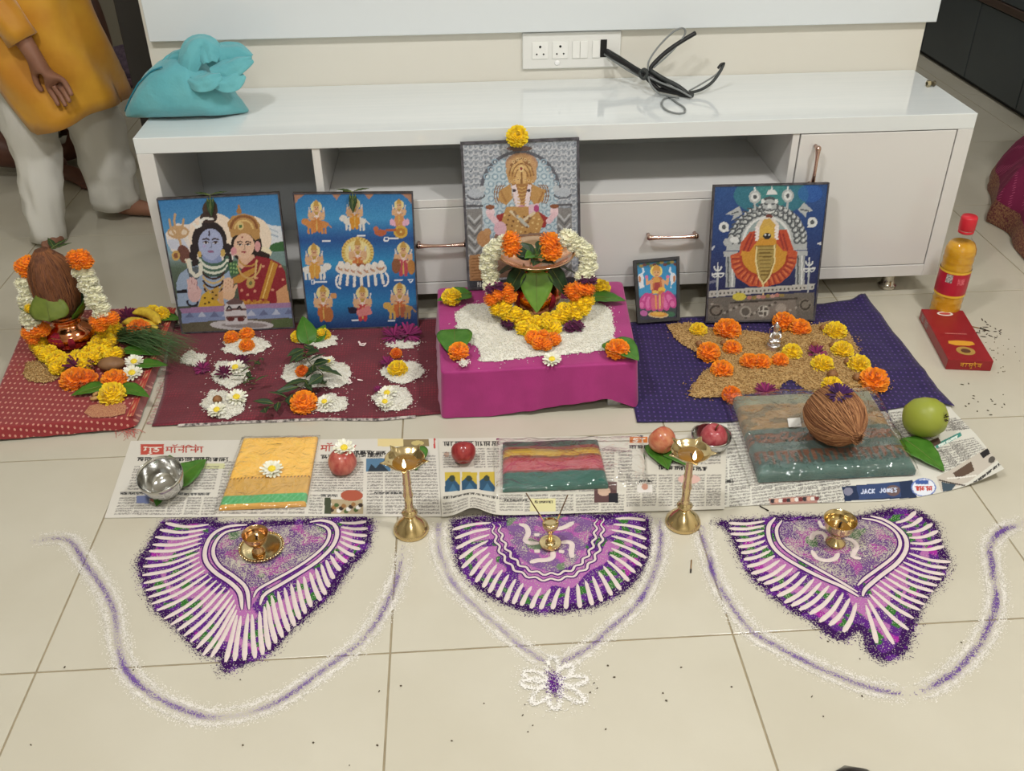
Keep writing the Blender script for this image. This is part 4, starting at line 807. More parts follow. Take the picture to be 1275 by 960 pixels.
nC.poly([(1166, 594), (1228, 564), (1240, 582), (1206, 602), (1172, 612)], (196, 188, 176)); nC.poly([(1186, 590), (1208, 578), (1212, 590), (1192, 598)], (96, 78, 66)); nC.poly([(1218, 570), (1228, 565), (1230, 573), (1222, 577)], (44, 42, 44)); nC.poly([(1172, 600), (1190, 604), (1184, 612), (1174, 612)], (70, 84, 96)); nC.line([(1170, 598), (1200, 606)], 1.2, (80, 70, 64)); nC.line([(1180, 596), (1214, 596)], 1.2, (226, 222, 214)); nC.ell(1232, 581, 4, 4, (90, 86, 80))
pseudo(nC, 1160, 616, 1200, 2.6, (70, 68, 66), .6, dy=-6, seed=27); pseudo(nC, 1200, 610, 1240, 2.6, (70, 68, 66), .6, dy=-22, seed=28)
NEWSC, ngC, nbC = sheet('newspaper', 'right newspaper sheet with a curled up corner beside the green guava', 'newspaper', [(880, 522), (1030, 510), (1180, 503)], [(872, 634), (905, 631), (1000, 627), (1100, 624), (1140, 619.5), (1178, 612), (1214, 604), (1246, 596)],
    [(880, 522), (872, 634)], [(1180, 503), (1214, 545), (1246, 596)], 430, 170, m_news, .0012, .001, 10, 6, nC.cols(), 0,
    lift=lambda u, v: .030*max(0, (u-.78)/.22)**2*max(0, v-.1)**1.2)
# ------------------------------------------------------------------ flowers, leaves, seeds
def vcm(name, rough=.7, sss=0., sheen=.2): return mat(name, vc=True, rough=rough, sheen=sheen, spec=.25)
m_petal = vcm('petal')
def petal(mb, base, d, L, W, up, cup, c, ruf=0.):
    d = d.normalized(); s = d.cross(up); s = s.normalized() if s.length > 1e-4 else Vector((1, 0, 0)); n = s.cross(d); V = []; cl = []
    for j, (t, w_) in enumerate(((0, .35), (.55, 1.), (1., .62))):
        for i in (-1, 0, 1):
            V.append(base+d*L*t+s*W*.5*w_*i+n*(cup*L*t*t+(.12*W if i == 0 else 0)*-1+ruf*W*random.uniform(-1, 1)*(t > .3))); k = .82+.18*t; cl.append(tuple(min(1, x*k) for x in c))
    n0 = len(mb.v); mb.v += [tuple(v) for v in V]; mb.f += [(n0, n0+1, n0+4, n0+3), (n0+1, n0+2, n0+5, n0+4), (n0+3, n0+4, n0+7, n0+6), (n0+4, n0+5, n0+8, n0+7)]; mb.c += cl
def pompon(seed, c1, c2, R=1., layers=8, squash=.84, full=False, name='bloom'):
    random.seed(seed); mb = MB(); a1, a2 = np.array(lin(c1)), np.array(lin(c2))
    n0 = mb.v.__len__(); mb.ball((0, 0, 0), (.74*R, .74*R, .74*R*squash), 12, 8, col=c2)
    lo = -70 if full else -12
    for k in range(layers):
        el = math.radians(lo+(86-lo)*k/(layers-1)); n = max(4, int(24*math.cos(el)))
        for i in range(n):
            a = 2*PI*(i+random.random()*.7)/n; e = el+random.uniform(-.12, .12)
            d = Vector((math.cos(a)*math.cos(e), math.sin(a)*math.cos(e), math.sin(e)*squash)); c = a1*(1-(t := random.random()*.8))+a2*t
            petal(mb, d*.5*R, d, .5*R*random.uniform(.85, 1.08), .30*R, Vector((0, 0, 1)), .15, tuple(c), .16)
    return mb.mesh(name, m_petal)
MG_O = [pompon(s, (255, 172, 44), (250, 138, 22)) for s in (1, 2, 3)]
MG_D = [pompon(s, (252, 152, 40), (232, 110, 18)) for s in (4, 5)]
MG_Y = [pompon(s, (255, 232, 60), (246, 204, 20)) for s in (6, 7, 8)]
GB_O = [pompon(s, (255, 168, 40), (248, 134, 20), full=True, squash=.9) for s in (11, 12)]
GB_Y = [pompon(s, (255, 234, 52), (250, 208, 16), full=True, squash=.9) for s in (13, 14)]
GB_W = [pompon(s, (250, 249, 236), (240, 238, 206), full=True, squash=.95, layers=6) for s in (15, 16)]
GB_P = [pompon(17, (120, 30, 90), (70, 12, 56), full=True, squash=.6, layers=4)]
def aster_mesh(seed, c1, c2, n=30, cen=None):
    random.seed(seed); mb = MB(); a1, a2 = np.array(lin(c1)), np.array(lin(c2))
    for k in range(n):
        a = 2*PI*k/n+random.uniform(-.1, .1); e = random.uniform(.12, .75); d = Vector((math.cos(a)*math.cos(e), math.sin(a)*math.cos(e), math.sin(e)))
        petal(mb, d*.1, d, random.uniform(.8, 1.), .2, Vector((0, 0, 1)), -.1, tuple(a1*(1-(t := random.random()))+a2*t), .05)
    return mb.mesh('aster', m_petal)
AS_D = aster_mesh(21, (110, 20, 66), (62, 10, 44)); AS_M = aster_mesh(22, (146, 40, 100), (92, 18, 66)); AS_V = aster_mesh(23, (70, 30, 90), (44, 16, 62))
def daisy_meshes(seed):
    random.seed(seed); mb = MB(); w1 = np.array(lin((250, 249, 240))); w2 = np.array(lin((232, 232, 206)))
    for ring, (n, e0, L) in enumerate(((15, .12, 1.), (13, .45, .82))):
        for k in range(n):
            a = 2*PI*(k+.5*ring)/n+random.uniform(-.08, .08); e = e0+random.uniform(-.08, .1); d = Vector((math.cos(a)*math.cos(e), math.sin(a)*math.cos(e), math.sin(e)))
            petal(mb, d*.12+Vector((0, 0, .12)), d, L*random.uniform(.8, .95), .3, Vector((0, 0, 1)), .05, tuple(w1*(1-(t := random.random()))+w2*t), .06)
    c = MB(); c.ball((0, 0, .3), (.34, .34, .2), 10, 6, col=(236, 210, 60))
    for k in range(30): a = k*2.4; r = .3*math.sqrt(k/30); c.ball((r*math.cos(a), r*math.sin(a), .46-r*r*1.4), .055, 6, 4, col=(246, 226, 90) if k % 2 else (226, 190, 40))
    return mb.mesh('petals', m_petal), c.mesh('flower_centre', m_petal)
DAISY = daisy_meshes(31)
def rot(tilt=0, az=0, spin=0): return Matrix.Rotation(az, 4, 'Z') @ Matrix.Rotation(tilt, 4, 'X') @ Matrix.Rotation(spin, 4, 'Z')
def put_mesh(name, me, p, r, label=None, cat='flower', group=None, M=None, parent=None, sq=1.):
    o = link(name, me, parent); p = Vector(p)
    if parent is not None: p = p-parent.location
    o.matrix_basis = Matrix.Translation(p) @ (M or rot(spin=random.random()*6)) @ Matrix.Diagonal((r, r, r*sq, 1))
    if label: tag(o, label, cat, group)
    return o
def rpx(p, px): return MPP(p)*px
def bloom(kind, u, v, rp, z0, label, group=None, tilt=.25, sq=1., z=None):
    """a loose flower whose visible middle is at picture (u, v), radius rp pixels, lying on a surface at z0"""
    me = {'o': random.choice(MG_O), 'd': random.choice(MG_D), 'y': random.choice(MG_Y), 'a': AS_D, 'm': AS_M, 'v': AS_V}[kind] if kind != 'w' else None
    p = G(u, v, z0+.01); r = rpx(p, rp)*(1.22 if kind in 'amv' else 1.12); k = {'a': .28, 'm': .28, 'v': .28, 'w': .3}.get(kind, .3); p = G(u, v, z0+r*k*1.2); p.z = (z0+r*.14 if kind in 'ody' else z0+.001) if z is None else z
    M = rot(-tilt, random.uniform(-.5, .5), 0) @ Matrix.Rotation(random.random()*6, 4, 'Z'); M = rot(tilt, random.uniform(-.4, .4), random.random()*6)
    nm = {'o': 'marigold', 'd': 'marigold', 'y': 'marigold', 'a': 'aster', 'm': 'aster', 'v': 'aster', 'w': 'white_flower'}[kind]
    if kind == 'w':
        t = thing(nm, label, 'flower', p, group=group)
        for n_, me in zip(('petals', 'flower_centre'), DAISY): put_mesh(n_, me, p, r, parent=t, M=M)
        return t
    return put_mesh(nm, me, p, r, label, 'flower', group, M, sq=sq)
m_leaf = mat('leaf', (62, 112, 34), .38, spec=.5, var=(40, (84, 134, 50), .6), bump=(200, .15)); m_leafd = mat('leaf_dark', (46, 72, 40), .45, var=(60, (34, 54, 34), .7)); m_leafl = mat('leaf_light', (104, 146, 52), .4, var=(30, (86, 128, 44), .6)); m_stem = mat('stem', (110, 120, 60), .6)
def leaf_mb(L, W, curl=.1, fold=.12, shape='heart', nu=9, nv=15, veins=True):
    g = []
    for j in range(nv):
        t = j/(nv-1); w_ = (math.sin(PI*min(1, t)**(.5 if shape == 'heart' else .8)))**(.85 if shape == 'heart' else 1.1) if 0 < t < 1 else 0.
        row = []
        for i in range(nu):
            s = i/(nu-1)*2-1; x = s*W*.5*w_; y = L*(t-(.10*abs(s)**1.5*(1-t)**4 if shape == 'heart' else 0)*1.)
            z = -fold*W*.5*0+fold*abs(s)*W*w_*.5-curl*L*(t-.35)**2+(.012*L*math.sin(t*22-abs(s)*5)*abs(s)*w_ if veins else 0)
            row.append(Vector((x, y, z)))
        g.append(row)
    mb = MB().grid(g)
    return mb
def leaf(u, v, z0, ang, L, W, label=None, m=None, curl=.1, fold=.12, shape='heart', tilt=0., roll=0., parent=None, name='betel_leaf', group=None, p=None, stem=True):
    """stem end at picture (u, v); ang = direction of the tip on the floor (0 = away from the camera, clockwise positive)"""
    p = G(u, v, z0) if p is None else Vector(p); M = Matrix.Translation(p-(parent.location if parent else Vector())) @ Matrix.Rotation(-ang, 4, 'Z') @ Matrix.Rotation(tilt, 4, 'X') @ Matrix.Rotation(roll, 4, 'Y')
    mb = leaf_mb(L, W, curl, fold, shape)
    mids = MB().tube([(0, L*t, -curl*L*(t-.35)**2+.0006) for t in np.linspace(-.12 if stem else 0, .93, 9)], [.0011*(1-.8*t) for t in np.linspace(0, 1, 9)], 5)
    zmin = min((M @ Vector(q)).z for q in mb.v)
    if parent is None and p.z > -.5 and zmin < z0+.0008 and tilt == 0: M = Matrix.Translation((0, 0, z0+.0012-zmin)) @ M
    if parent is None:
        t = thing(name, label, 'leaf', p, group=group); M = Matrix.Translation(-p) @ M
        b = mb.build('blade', m or m_leaf, t, solid=.0006); b.matrix_basis = M; r = mids.build('midrib', m_stem, b); return t
    b = mb.build(name, m or m_leaf, parent, solid=.0006); b.matrix_basis = M; mids.build('midrib', m_stem, b); return b
def sprig(label, pts, nl, L, W, z0, name='leaf_sprig', m=None, spread=.9, seed=0, lift=.012):
    rr = random.Random(seed); P = smooth_pl([G(u, v, z0+lift*(i % 2+.4)) for i, (u, v) in enumerate(pts)], 14); t = thing(name, label, 'leaves', P[0].copy())
    t.location.z = z0
    MB().tube([q-t.location for q in P], .0011, 5).build('stem', mat('twig', (92, 84, 50), .7), t)
    for k in range(nl):
        q = P[min(13, int(14*(k+.5)/nl))]; d = P[min(13, int(14*(k+.5)/nl)+1)]-P[max(0, int(14*(k+.5)/nl)-1)]; a = math.atan2(d.x, d.y)+(1 if k % 2 else -1)*spread*rr.uniform(.6, 1.3)
        leaf(0, 0, 0, a, L*rr.uniform(.75, 1.2), W*rr.uniform(.8, 1.2), m=m or m_leafd, curl=rr.uniform(0, .3), fold=.25, shape='lance', tilt=rr.uniform(-.05, .45), roll=rr.uniform(-.5, .5), parent=t, name='leaf', p=q+Vector((0, 0, .004+.004*rr.random())), stem=False)
    return t
# ---- heaps of grain
def inside(P, x, y):
    c = np.zeros(x.shape, bool); n = len(P)
    for i in range(n):
        x1, y1 = P[i]; x2, y2 = P[(i+1) % n]
        if y1 == y2: continue
        c ^= ((y >= min(y1, y2)) & (y < max(y1, y2))) & (x < x1+(y-y1)*(x2-x1)/(y2-y1))
    return c
def edge_dist(P, x, y):
    d = np.full(x.shape, 9.); n = len(P)
    for i in range(n):
        x1, y1 = P[i]; x2, y2 = P[(i+1) % n]; dx, dy = x2-x1, y2-y1; t = np.clip(((x-x1)*dx+(y-y1)*dy)/(dx*dx+dy*dy+1e-12), 0, 1); d = np.minimum(d, np.hypot(x-x1-t*dx, y-y1-t*dy))
    return d
def heap(name, label, cat, poly, z0, h, n, size, cols, m, seed=0, fall=.02, stray=40, parent=None):
    r = np.random.RandomState(seed); pl = smooth_pl([G(u, v, z0) for u, v in poly]+[G(*poly[0], z0)], 70)[:-1]
    P = np.array([(p.x+r.randn()*.0025, p.y+r.randn()*.0025) for p in pl]); cen = P.mean(0)
    x0, y0 = P.min(0); x1, y1 = P.max(0); mb = MB(); hf = lambda d: h*(1-np.exp(-d/fall))
    st = .004; gx, gy = np.meshgrid(np.arange(x0, x1+st, st), np.arange(y0, y1+st, st)); ok = inside(P, gx, gy); dd = np.where(ok, edge_dist(P, gx, gy), 0); hh = hf(dd)*np.where(ok, 1, 0)
    idx = -np.ones(gx.shape, int); V = []
    for j in range(gx.shape[0]):
        for i in range(gx.shape[1]):
            if ok[j, i]: idx[j, i] = len(V); V.append((gx[j, i]-cen[0], gy[j, i]-cen[1], max(0, hh[j, i]-.0009)+.0004*r.rand()))
    F = [(idx[j, i], idx[j, i+1], idx[j+1, i+1], idx[j+1, i]) for j in range(gx.shape[0]-1) for i in range(gx.shape[1]-1) if min(idx[j, i], idx[j, i+1], idx[j+1, i+1], idx[j+1, i]) >= 0]
    cl = np.array([lin(c) for c in cols]); mb.add(V, F, [tuple(cl[0]*.9)]*len(V))
    X = r.uniform(x0, x1, n*4); Y = r.uniform(y0, y1, n*4); k = inside(P, X, Y); X, Y = X[k][:n], Y[k][:n]; Z = hf(edge_dist(P, X, Y))
    if stray:
        i = r.randint(0, len(P), stray); s = P[i]+r.randn(stray, 2)*.012; q = ~inside(P, s[:, 0], s[:, 1]); X = np.r_[X, s[q, 0]]; Y = np.r_[Y, s[q, 1]]; Z = np.r_[Z, np.zeros(q.sum())]
    L, W = size; n0 = len(mb.v)
    base = np.array([(1, 0, 0), (-1, 0, 0), (0, 1, 0), (0, -1, 0), (0, 0, 1), (0, 0, -1)], float)*np.array([L/2, W/2, W/2]); fc = np.array([(0, 2, 4), (2, 1, 4), (1, 3, 4), (3, 0, 4), (2, 0, 5), (1, 2, 5), (3, 1, 5), (0, 3, 5)])
    N = len(X); a = r.rand(N)*PI; e = r.randn(N)*.25; ca, sa, ce, se = np.cos(a), np.sin(a), np.cos(e), np.sin(e)
    B = base[None]; x = B[:, :, 0]*ce[:, None]-B[:, :, 2]*se[:, None]; z = B[:, :, 0]*se[:, None]+B[:, :, 2]*ce[:, None]; y = np.repeat(B[:, :, 1], N, 0)
    VX = np.stack([x*ca[:, None]-y*sa[:, None]+(X-cen[0])[:, None], x*sa[:, None]+y*ca[:, None]+(Y-cen[1])[:, None], z+(Z+W*.35)[:, None]], 2).reshape(-1, 3)
    mb.v += [tuple(v) for v in VX.tolist()]; mb.f += [tuple(f) for f in (fc[None]+(n0+6*np.arange(N))[:, None, None]).reshape(-1, 3).tolist()]
    cc = cl[r.randint(0, len(cl), N)]*(.9+.2*r.rand(N, 1)); mb.c += [tuple(c) for c in np.repeat(np.clip(cc, 0, 1), 6, 0)]
    o = mb.build(name, m, parent, loc=(cen[0], cen[1], z0) if parent is None else None); o['kind'] = 'stuff'
    return tag(o, label, cat) if parent is None else o
RICE = [(244, 242, 230), (238, 234, 218), (250, 248, 240)]; WHEAT = [(196, 160, 104), (176, 138, 82), (210, 178, 124), (160, 122, 72)]
m_rice = mat('rice', vc=True, rough=.45, spec=.4); m_wheat = mat('wheat', vc=True, rough=.6)
def blob(u, v, rx, ry, n=11, seed=0):
    r = random.Random(seed); return [(u+rx*math.cos(2*PI*k/n)*r.uniform(.75, 1.12), v+ry*math.sin(2*PI*k/n)*r.uniform(.75, 1.12)) for k in range(n)]
m_nut = mat('areca_nut', (150, 104, 62), .6, var=(80, (112, 74, 44), .8), bump=(120, .4)); 
def nut(u, v, rp, z0, label, group=None):
    p = G(u, v, z0+.006); r = rpx(p, rp); p = G(u, v, z0+r*.6); p.z = z0+r*.15
    return tag(MB().lathe([(.02*r, 0), (.6*r, .06*r), (.95*r, .5*r), (r, .85*r), (.8*r, 1.3*r), (.4*r, 1.6*r), (.02*r, 1.72*r)], 14).build('areca_nut', m_nut, None, loc=p), label, 'nut', group)
# ---- copper pot
m_cop = mat('polished_copper', (226, 150, 106), .13, metal=1., var=(20, (206, 128, 84), .6)); m_kum = mat('red_powder_mark', (150, 18, 44), .8, var=(150, (110, 8, 30), .8))
def pot(par, H, R, m):
    prof = [(.01*R, 0), (.55*R, 0), (.62*R, .01*H), (.86*R, .16*H), (.99*R, .34*H), (R, .42*H), (.94*R, .54*H), (.74*R, .66*H), (.60*R, .72*H), (.57*R, .78*H), (.60*R, .82*H), (.575*R, .84*H), (.60*R, .9*H), (.76*R, .985*H), (.775*R, H), (.74*R, H), (.56*R, .9*H), (.53*R, .8*H), (.02*R, .79*H)]
    MB().lathe(prof, 48).build('pot_body', m, par)
    return prof
def pot_mark(par, H, R, az, z0, z1, w_):                 # a smear of red powder that follows the belly of the pot
    pf = [(.55, 0), (.62, .01), (.86, .16), (.99, .34), (1, .42), (.94, .54), (.74, .66), (.60, .72)]; g = []
    for j in range(7):
        z = lerp(z0, z1, j/6); r = np.interp(z, [q[1] for q in pf], [q[0] for q in pf])*R*1.012; ww = w_*math.sin(PI*(.12+.76*j/6)); g.append([Vector((r*math.sin(az+ww*(i/4-.5)), -r*math.cos(az+ww*(i/4-.5)), z*H)) for i in range(5)])
    MB().grid(g).build('red_powder_mark', m_kum, par)
def garland(label, items, loc, group=None):
    t = thing('flower_garland', label, 'garland', loc, group=group); random.seed(len(items))
    for k, (me, p, r) in enumerate(items):
        nm = {'GBO': 'orange_bloom', 'GBY': 'yellow_bloom', 'GBW': 'white_bloom', 'GBP': 'purple_bloom'}[me]
        put_mesh(nm, random.choice({'GBO': GB_O, 'GBY': GB_Y, 'GBW': GB_W, 'GBP': GB_P}[me]), p, r, parent=t, M=Matrix.Rotation(random.random()*6, 4, 'Z') @ Matrix.Rotation(random.uniform(-.6, .6), 4, 'X'))
    return t
def chain(kind, pts, n, r, jit=.0): 
    return [(kind, p+Vector((random.uniform(-jit, jit), random.uniform(-jit, jit), random.uniform(-jit, jit))), r*random.uniform(.92, 1.08)) for p in along(pts, n)]

# ================================================================== magenta stool
heap('rice_bed', 'wide bed of white rice on the magenta stool under the pot', 'rice', [(579, 379), (605, 376), (640, 372), (700, 372), (733, 374), (758, 383), (765, 400), (766, 425), (764, 434), (718, 441), (655, 446), (600, 452), (596, 434), (572, 420), (567, 392)], ZS+.0008, .007, 6500, (.0062, .0019), RICE, m_rice, 1, .012, 160)
PZ = ZS+.008
kp = G(667, 384, PZ); KP = thing('copper_pot', 'copper water pot topped with a dish of leaves on the magenta stool', 'pot', kp)
R_ = .066; HD = HZ(kp, 322)-PZ; HP = HD*.94
pot(KP, HP, R_, m_cop); pot_mark(KP, HP, R_, .62, .06, .5, .3); pot_mark(KP, HP, R_, -.85, .2, .55, .25)
DR = .094; dish_z = HD-.012
DISH = thing('brass_dish', 'shallow copper-toned dish resting on top of the central pot', 'dish', kp+Vector((0, 0, dish_z-.0005)))
MB().lathe([(.004, .004), (.03, .004), (.05, .007), (.078, .017), (.091, .028), (DR, .029), (DR+.0006, .0305), (.091, .0306), (.077, .0195), (.05, .0095), (.03, .0066), (.004, .0066)], 56).build('dish_body', mat('dish_copper', (228, 192, 162), .16, metal=1.), DISH)
dz = kp.z+dish_z
for k, (a, tl) in enumerate(((PI+.05, 1.15), (PI-.95, .9), (PI+1.0, .9), (1.2, .6), (-1.2, .6))):   # betel leaves tucked under the dish
    pz = kp+Vector((math.sin(a)*.045, math.cos(a)*.045, dish_z-.006))
    leaf(0, 0, 0, a, .094 if k == 0 else .085, .078 if k == 0 else .06, 'large light green betel leaf hanging in front of the central pot' if k == 0 else ('dark green betel leaf drooping off the %s of the central pot' % ('front right', 'front left', 'back right', 'back left')[k-1]), m_leafl if k == 0 else m_leafd, curl=.05, fold=.1, tilt=-tl, p=pz)
random.seed(3)
sp = thing('leaf_bunch', 'bunch of dark green leaves lying in the dish', 'leaves', kp+Vector((0, 0, dish_z+.008)))
MB().tube([(-.03, .0, .004), (0, -.01, .02), (.03, .01, .01)], .0012, 5).build('stem', m_stem, sp)
for k in range(13):
    a = k*2.4; leaf(0, 0, 0, a, .045, .026, m=m_leafd if k % 3 else m_leaf, curl=.3, fold=.3, shape='lance', tilt=.15+.35*random.random(), roll=random.uniform(-.6, .6), parent=sp, name='leaf', p=sp.location+Vector((math.sin(a)*.014, math.cos(a)*.014-.01, .004+.002*k)), stem=False)
YC = kp.y
def A3(u, v, dy, zmin=None):
    p = AY(u, v, YC+dy)
    if zmin is not None and p.z < zmin: p = G(u, v, zmin)
    return p
bz = ZS+.012
it = [('GBO', A3(637, 308, -.045), .026), ('GBO', A3(636.5, 299, -.04), .024), ('GBO', A3(687, 312, -.045), .027), ('GBO', A3(684, 301, -.04), .027)]
for pts, n in (([(630, 302, -.02), (614, 310, -.02), (607, 325, -.015), (611, 345, -.02), (612, 358, -.035)], 12), ([(706, 295, .0), (718, 304, .0), (731, 315, -.01), (733, 330, -.02), (726, 345, -.035)], 12)):
    L_ = along([A3(*q) for q in pts], n)
    for k, p in enumerate(L_):
        it.append(('GBW', p, .0215))
        for q in range(3): a = q*2.1+k; it.append(('GBW', p+Vector((math.cos(a)*.013, math.sin(a)*.006-.004, math.sin(a)*.011)), .0125))
it += [('GBP', A3(622, 357, -.055), .018), ('GBP', A3(612, 360, -.05), .016), ('GBP', A3(726, 350, -.05), .018), ('GBP', A3(736, 349, -.045), .017)]
for u, v in ((612, 372), (620, 366), (630, 362), (634, 368)): it.append(('GBO', A3(u, v, -.055), .021))
for u, v in ((711, 362), (722, 358), (732, 360), (716, 366)): it.append(('GBO', A3(u, v, -.055), .021))
for u, v, d in ((618, 384, -.06), (627, 386, -.065), (634, 394, -.07), (642, 391, -.075), (648, 401, -.08), (655, 396, -.085), (660, 405, -.09), (668, 402, -.09), (652, 409, -.095), (663, 413, -.1), (628, 380, -.06), (640, 400, -.08)): it.append(('GBY', A3(u, v, d, ZS+.02), .0205))
for u, v, d in ((731, 374, -.06), (722, 379, -.065), (714, 384, -.07), (707, 388, -.075), (700, 394, -.08), (692, 396, -.085), (684, 403, -.09), (690, 408, -.095), (681, 398, -.085), (702, 386, -.07), (716, 391, -.08), (726, 384, -.07)): it.append(('GBY', A3(u, v, d, ZS+.02), .0205))
for u, v in ((663, 420), (671, 427), (680, 428), (690, 422), (676, 419)): it.append(('GBO', G(u, v, ZS+.022), .0185))
it += [('GBP', G(634, 405, ZS+.018), .018), ('GBP', G(629, 402, ZS+.016), .014), ('GBP', G(718, 405, ZS+.018), .022), ('GBP', G(709, 408, ZS+.016), .016)]
GAR = garland('garland of white, orange and yellow flowers hung round the central copper pot', it, kp.copy())
ST = 'flowers and leaves on the stool'
leaf(566, 415, ZS+.012, PI+.0, .118, .085, 'betel leaf under an orange marigold at the front left corner of the stool', curl=.12, group=ST); bloom('o', 571, 436, 12, ZS+.014, 'orange marigold on the betel leaf at the front left stool corner', ST)
heap('rice_pinch', 'small pinch of rice beside the marigold on the front left betel leaf', 'rice', blob(578, 452, 7, 5, seed=4), ZS+.014, .003, 120, (.0062, .0019), RICE, m_rice, 5, .006, 0)
leaf(762, 428, ZS+.012, PI-.55, .095, .08, 'betel leaf under an orange marigold at the front right corner of the stool', curl=.12, group=ST); bloom('o', 769, 433, 14, ZS+.014, 'orange marigold on the betel leaf at the front right stool corner', ST)
leaf(583, 367, ZS+.012, -PI/2-.35, .085, .07, 'betel leaf under a yellow marigold at the back left corner of the stool', curl=.12, group=ST); bloom('y', 562, 368, 11.5, ZS+.014, 'yellow marigold on the betel leaf at the back left stool corner', ST)
leaf(738, 371, ZS+.012, PI/2+.3, .085, .062, 'betel leaf under a yellow marigold at the back right corner of the stool', curl=.12, group=ST); bloom('y', 748, 357, 11.5, ZS+.014, 'yellow marigold on the betel leaf at the back right stool corner', ST)
bloom('w', 687.5, 446, 11, ZS+.006, 'white flower with a yellow centre at the front edge of the stool', ST)
for PIC, us, lb in ((PIC1, (.44, .40, .47), 'blue-skinned god picture'), (PIC2, (.50, .42, .56), 'nine deities picture')):      # leaf sprigs hung over the top edges
    Qf, bs = PIC[1], PIC[2]; t = thing('leaf_sprig', 'small dark leaf sprig hung over the top of the '+lb, 'leaves', bs+Qf(us[0], -.004, .004)); MB().tube([bs+Qf(us[1], -.012, .003)-t.location, (0, 0, .002), bs+Qf(us[0], .05, .006)-t.location], .0011, 5).build('stem', m_stem, t)
    for k in range(5): leaf(0, 0, 0, PI+(k-2)*.35+(.2 if k % 2 else 0), .042-.003*abs(k-2), .015, m=m_leafd, shape='lance', tilt=-1.28+.1*(k % 2), parent=t, name='leaf', p=bs+Qf(us[0]+.012*(k-2), .01+.02*(k % 2), .007), stem=False)
    for k in range(2): leaf(0, 0, 0, (-1, 1)[k]*1.35, .04, .012, m=m_leafd, shape='lance', tilt=.1, parent=t, name='leaf', p=bs+Qf(us[0]+.01*(2*k-1), -.012, .002), stem=False)
TC = (AY(573, 177, 2.312)+AY(721, 171, 2.312))/2
put_mesh('marigold', MG_Y[0], AY(644, 170, 2.295), MPP(TC)*14, 'yellow marigold balanced on top of the elephant-headed god picture', 'flower', M=rot(.9))

# ================================================================== red mat
Z1 = .007; RG = 'rice heaps on the red mat'
for k, (u, v, rx, ry, lb) in enumerate(((305, 431, 31, 13, 'under three orange marigolds'), (397, 424, 26, 10, 'under a leaf and two yellow marigolds'), (500, 428, 23, 7, 'under a wide purple aster'), (242, 447, 17, 10, 'at the tip of the grass bunch'), (287, 466, 27, 18, 'under a dark leafy twig'), (394, 464, 46, 20, 'under the large leaf sprig in the middle'), (501, 463, 28, 15, 'under a yellow marigold by the stool'), (277, 504, 31, 19, 'at the front left with two white flowers'), (411, 503, 28, 13, 'beside the big orange marigold'), (490, 498, 27, 17, 'at the front right with two white flowers'))):
    heap('rice_heap', 'white rice heap on the red mat '+lb, 'rice', blob(u, v, rx, ry, 12, k), Z1, .007, int(rx*ry*1.05)+150, (.0062, .0019), RICE, m_rice, 20+k, .012, 45)['group'] = RG
FG = 'flowers on the red mat'
bloom('o', 288, 419, 9, Z1+.007, 'left one of three orange marigolds in front of the couple picture', FG); bloom('o', 307, 415, 9, Z1+.007, 'back one of three orange marigolds in front of the couple picture', FG); bloom('o', 307, 429, 9, Z1+.007, 'front one of three orange marigolds in front of the couple picture', FG)
bloom('y', 371, 418, 8.5, Z1+.004, 'yellow marigold left of the leaf before the nine deities picture', FG); bloom('y', 402, 416, 9, Z1+.006, 'yellow marigold right of the leaf before the nine deities picture', FG)
leaf(384, 425, Z1+.008, -.25, .085, .055, 'green leaf standing between two yellow marigolds before the nine deities picture', curl=.2, tilt=.5); leaf(393, 424, Z1+.008, .4, .06, .045, 'second green leaf behind the yellow marigolds before the nine deities picture', curl=.2, tilt=.35)
bloom('m', 490, 415, 13, Z1+.006, 'left magenta aster before the nine deities picture', FG); bloom('m', 508, 413, 14, Z1+.006, 'right magenta aster before the nine deities picture', FG)
bloom('m', 252, 457, 9, Z1, 'lone magenta aster near the tip of the grass', FG); bloom('a', 279, 463, 10, Z1+.006, 'dark purple aster left of the white flower on the red mat', FG); bloom('w', 293, 456, 11, Z1+.008, 'white flower beside the dark twig on the red mat', FG); bloom('a', 300, 449, 9, Z1+.006, 'dark purple aster behind the white flower on the red mat', FG)
sprig('dark thin leafy twig on the left rice heap', [(323, 447), (311, 462), (303, 474), (318, 478)], 9, .03, .012, Z1+.006, seed=3)
sprig('large dark green leaf sprig in the middle of the red mat', [(379, 434), (383, 448), (392, 458), (402, 465), (400, 478)], 15, .05, .024, Z1+.008, seed=4, m=m_leafd, lift=.02)
sprig('leaf sprig trailing left from the big orange marigold', [(392, 470), (375, 482), (360, 496), (330, 510)], 9, .055, .02, Z1+.004, seed=5, m=m_leafd, lift=.008)
bloom('d', 376, 461, 8, Z1+.012, 'rust coloured marigold within the central leaf sprig', FG); bloom('w', 409, 449, 8, Z1+.008, 'white flower behind the central leaf sprig', FG)
bloom('o', 378, 500, 16, Z1+.004, 'biggest orange marigold at the front middle of the red mat', FG); bloom('w', 404, 499, 10, Z1+.007, 'white flower with large yellow centre right of the big marigold', FG)
bloom('d', 493, 439, 7, Z1+.004, 'small orange marigold behind the yellow one near the stool', FG); bloom('y', 495, 458, 11.5, Z1+.007, 'yellow marigold on the rice nearest the stool', FG); bloom('m', 482, 450, 8, Z1+.005, 'magenta aster beside the yellow marigold near the stool', FG)
bloom('w', 482, 488, 11, Z1+.007, 'back one of two white flowers on the front right rice heap', FG); bloom('w', 479, 499, 10, Z1+.007, 'front one of two white flowers on the front right rice heap', FG); bloom('m', 471, 484, 5, Z1+.004, 'tiny magenta aster left of the front right white flowers', FG)
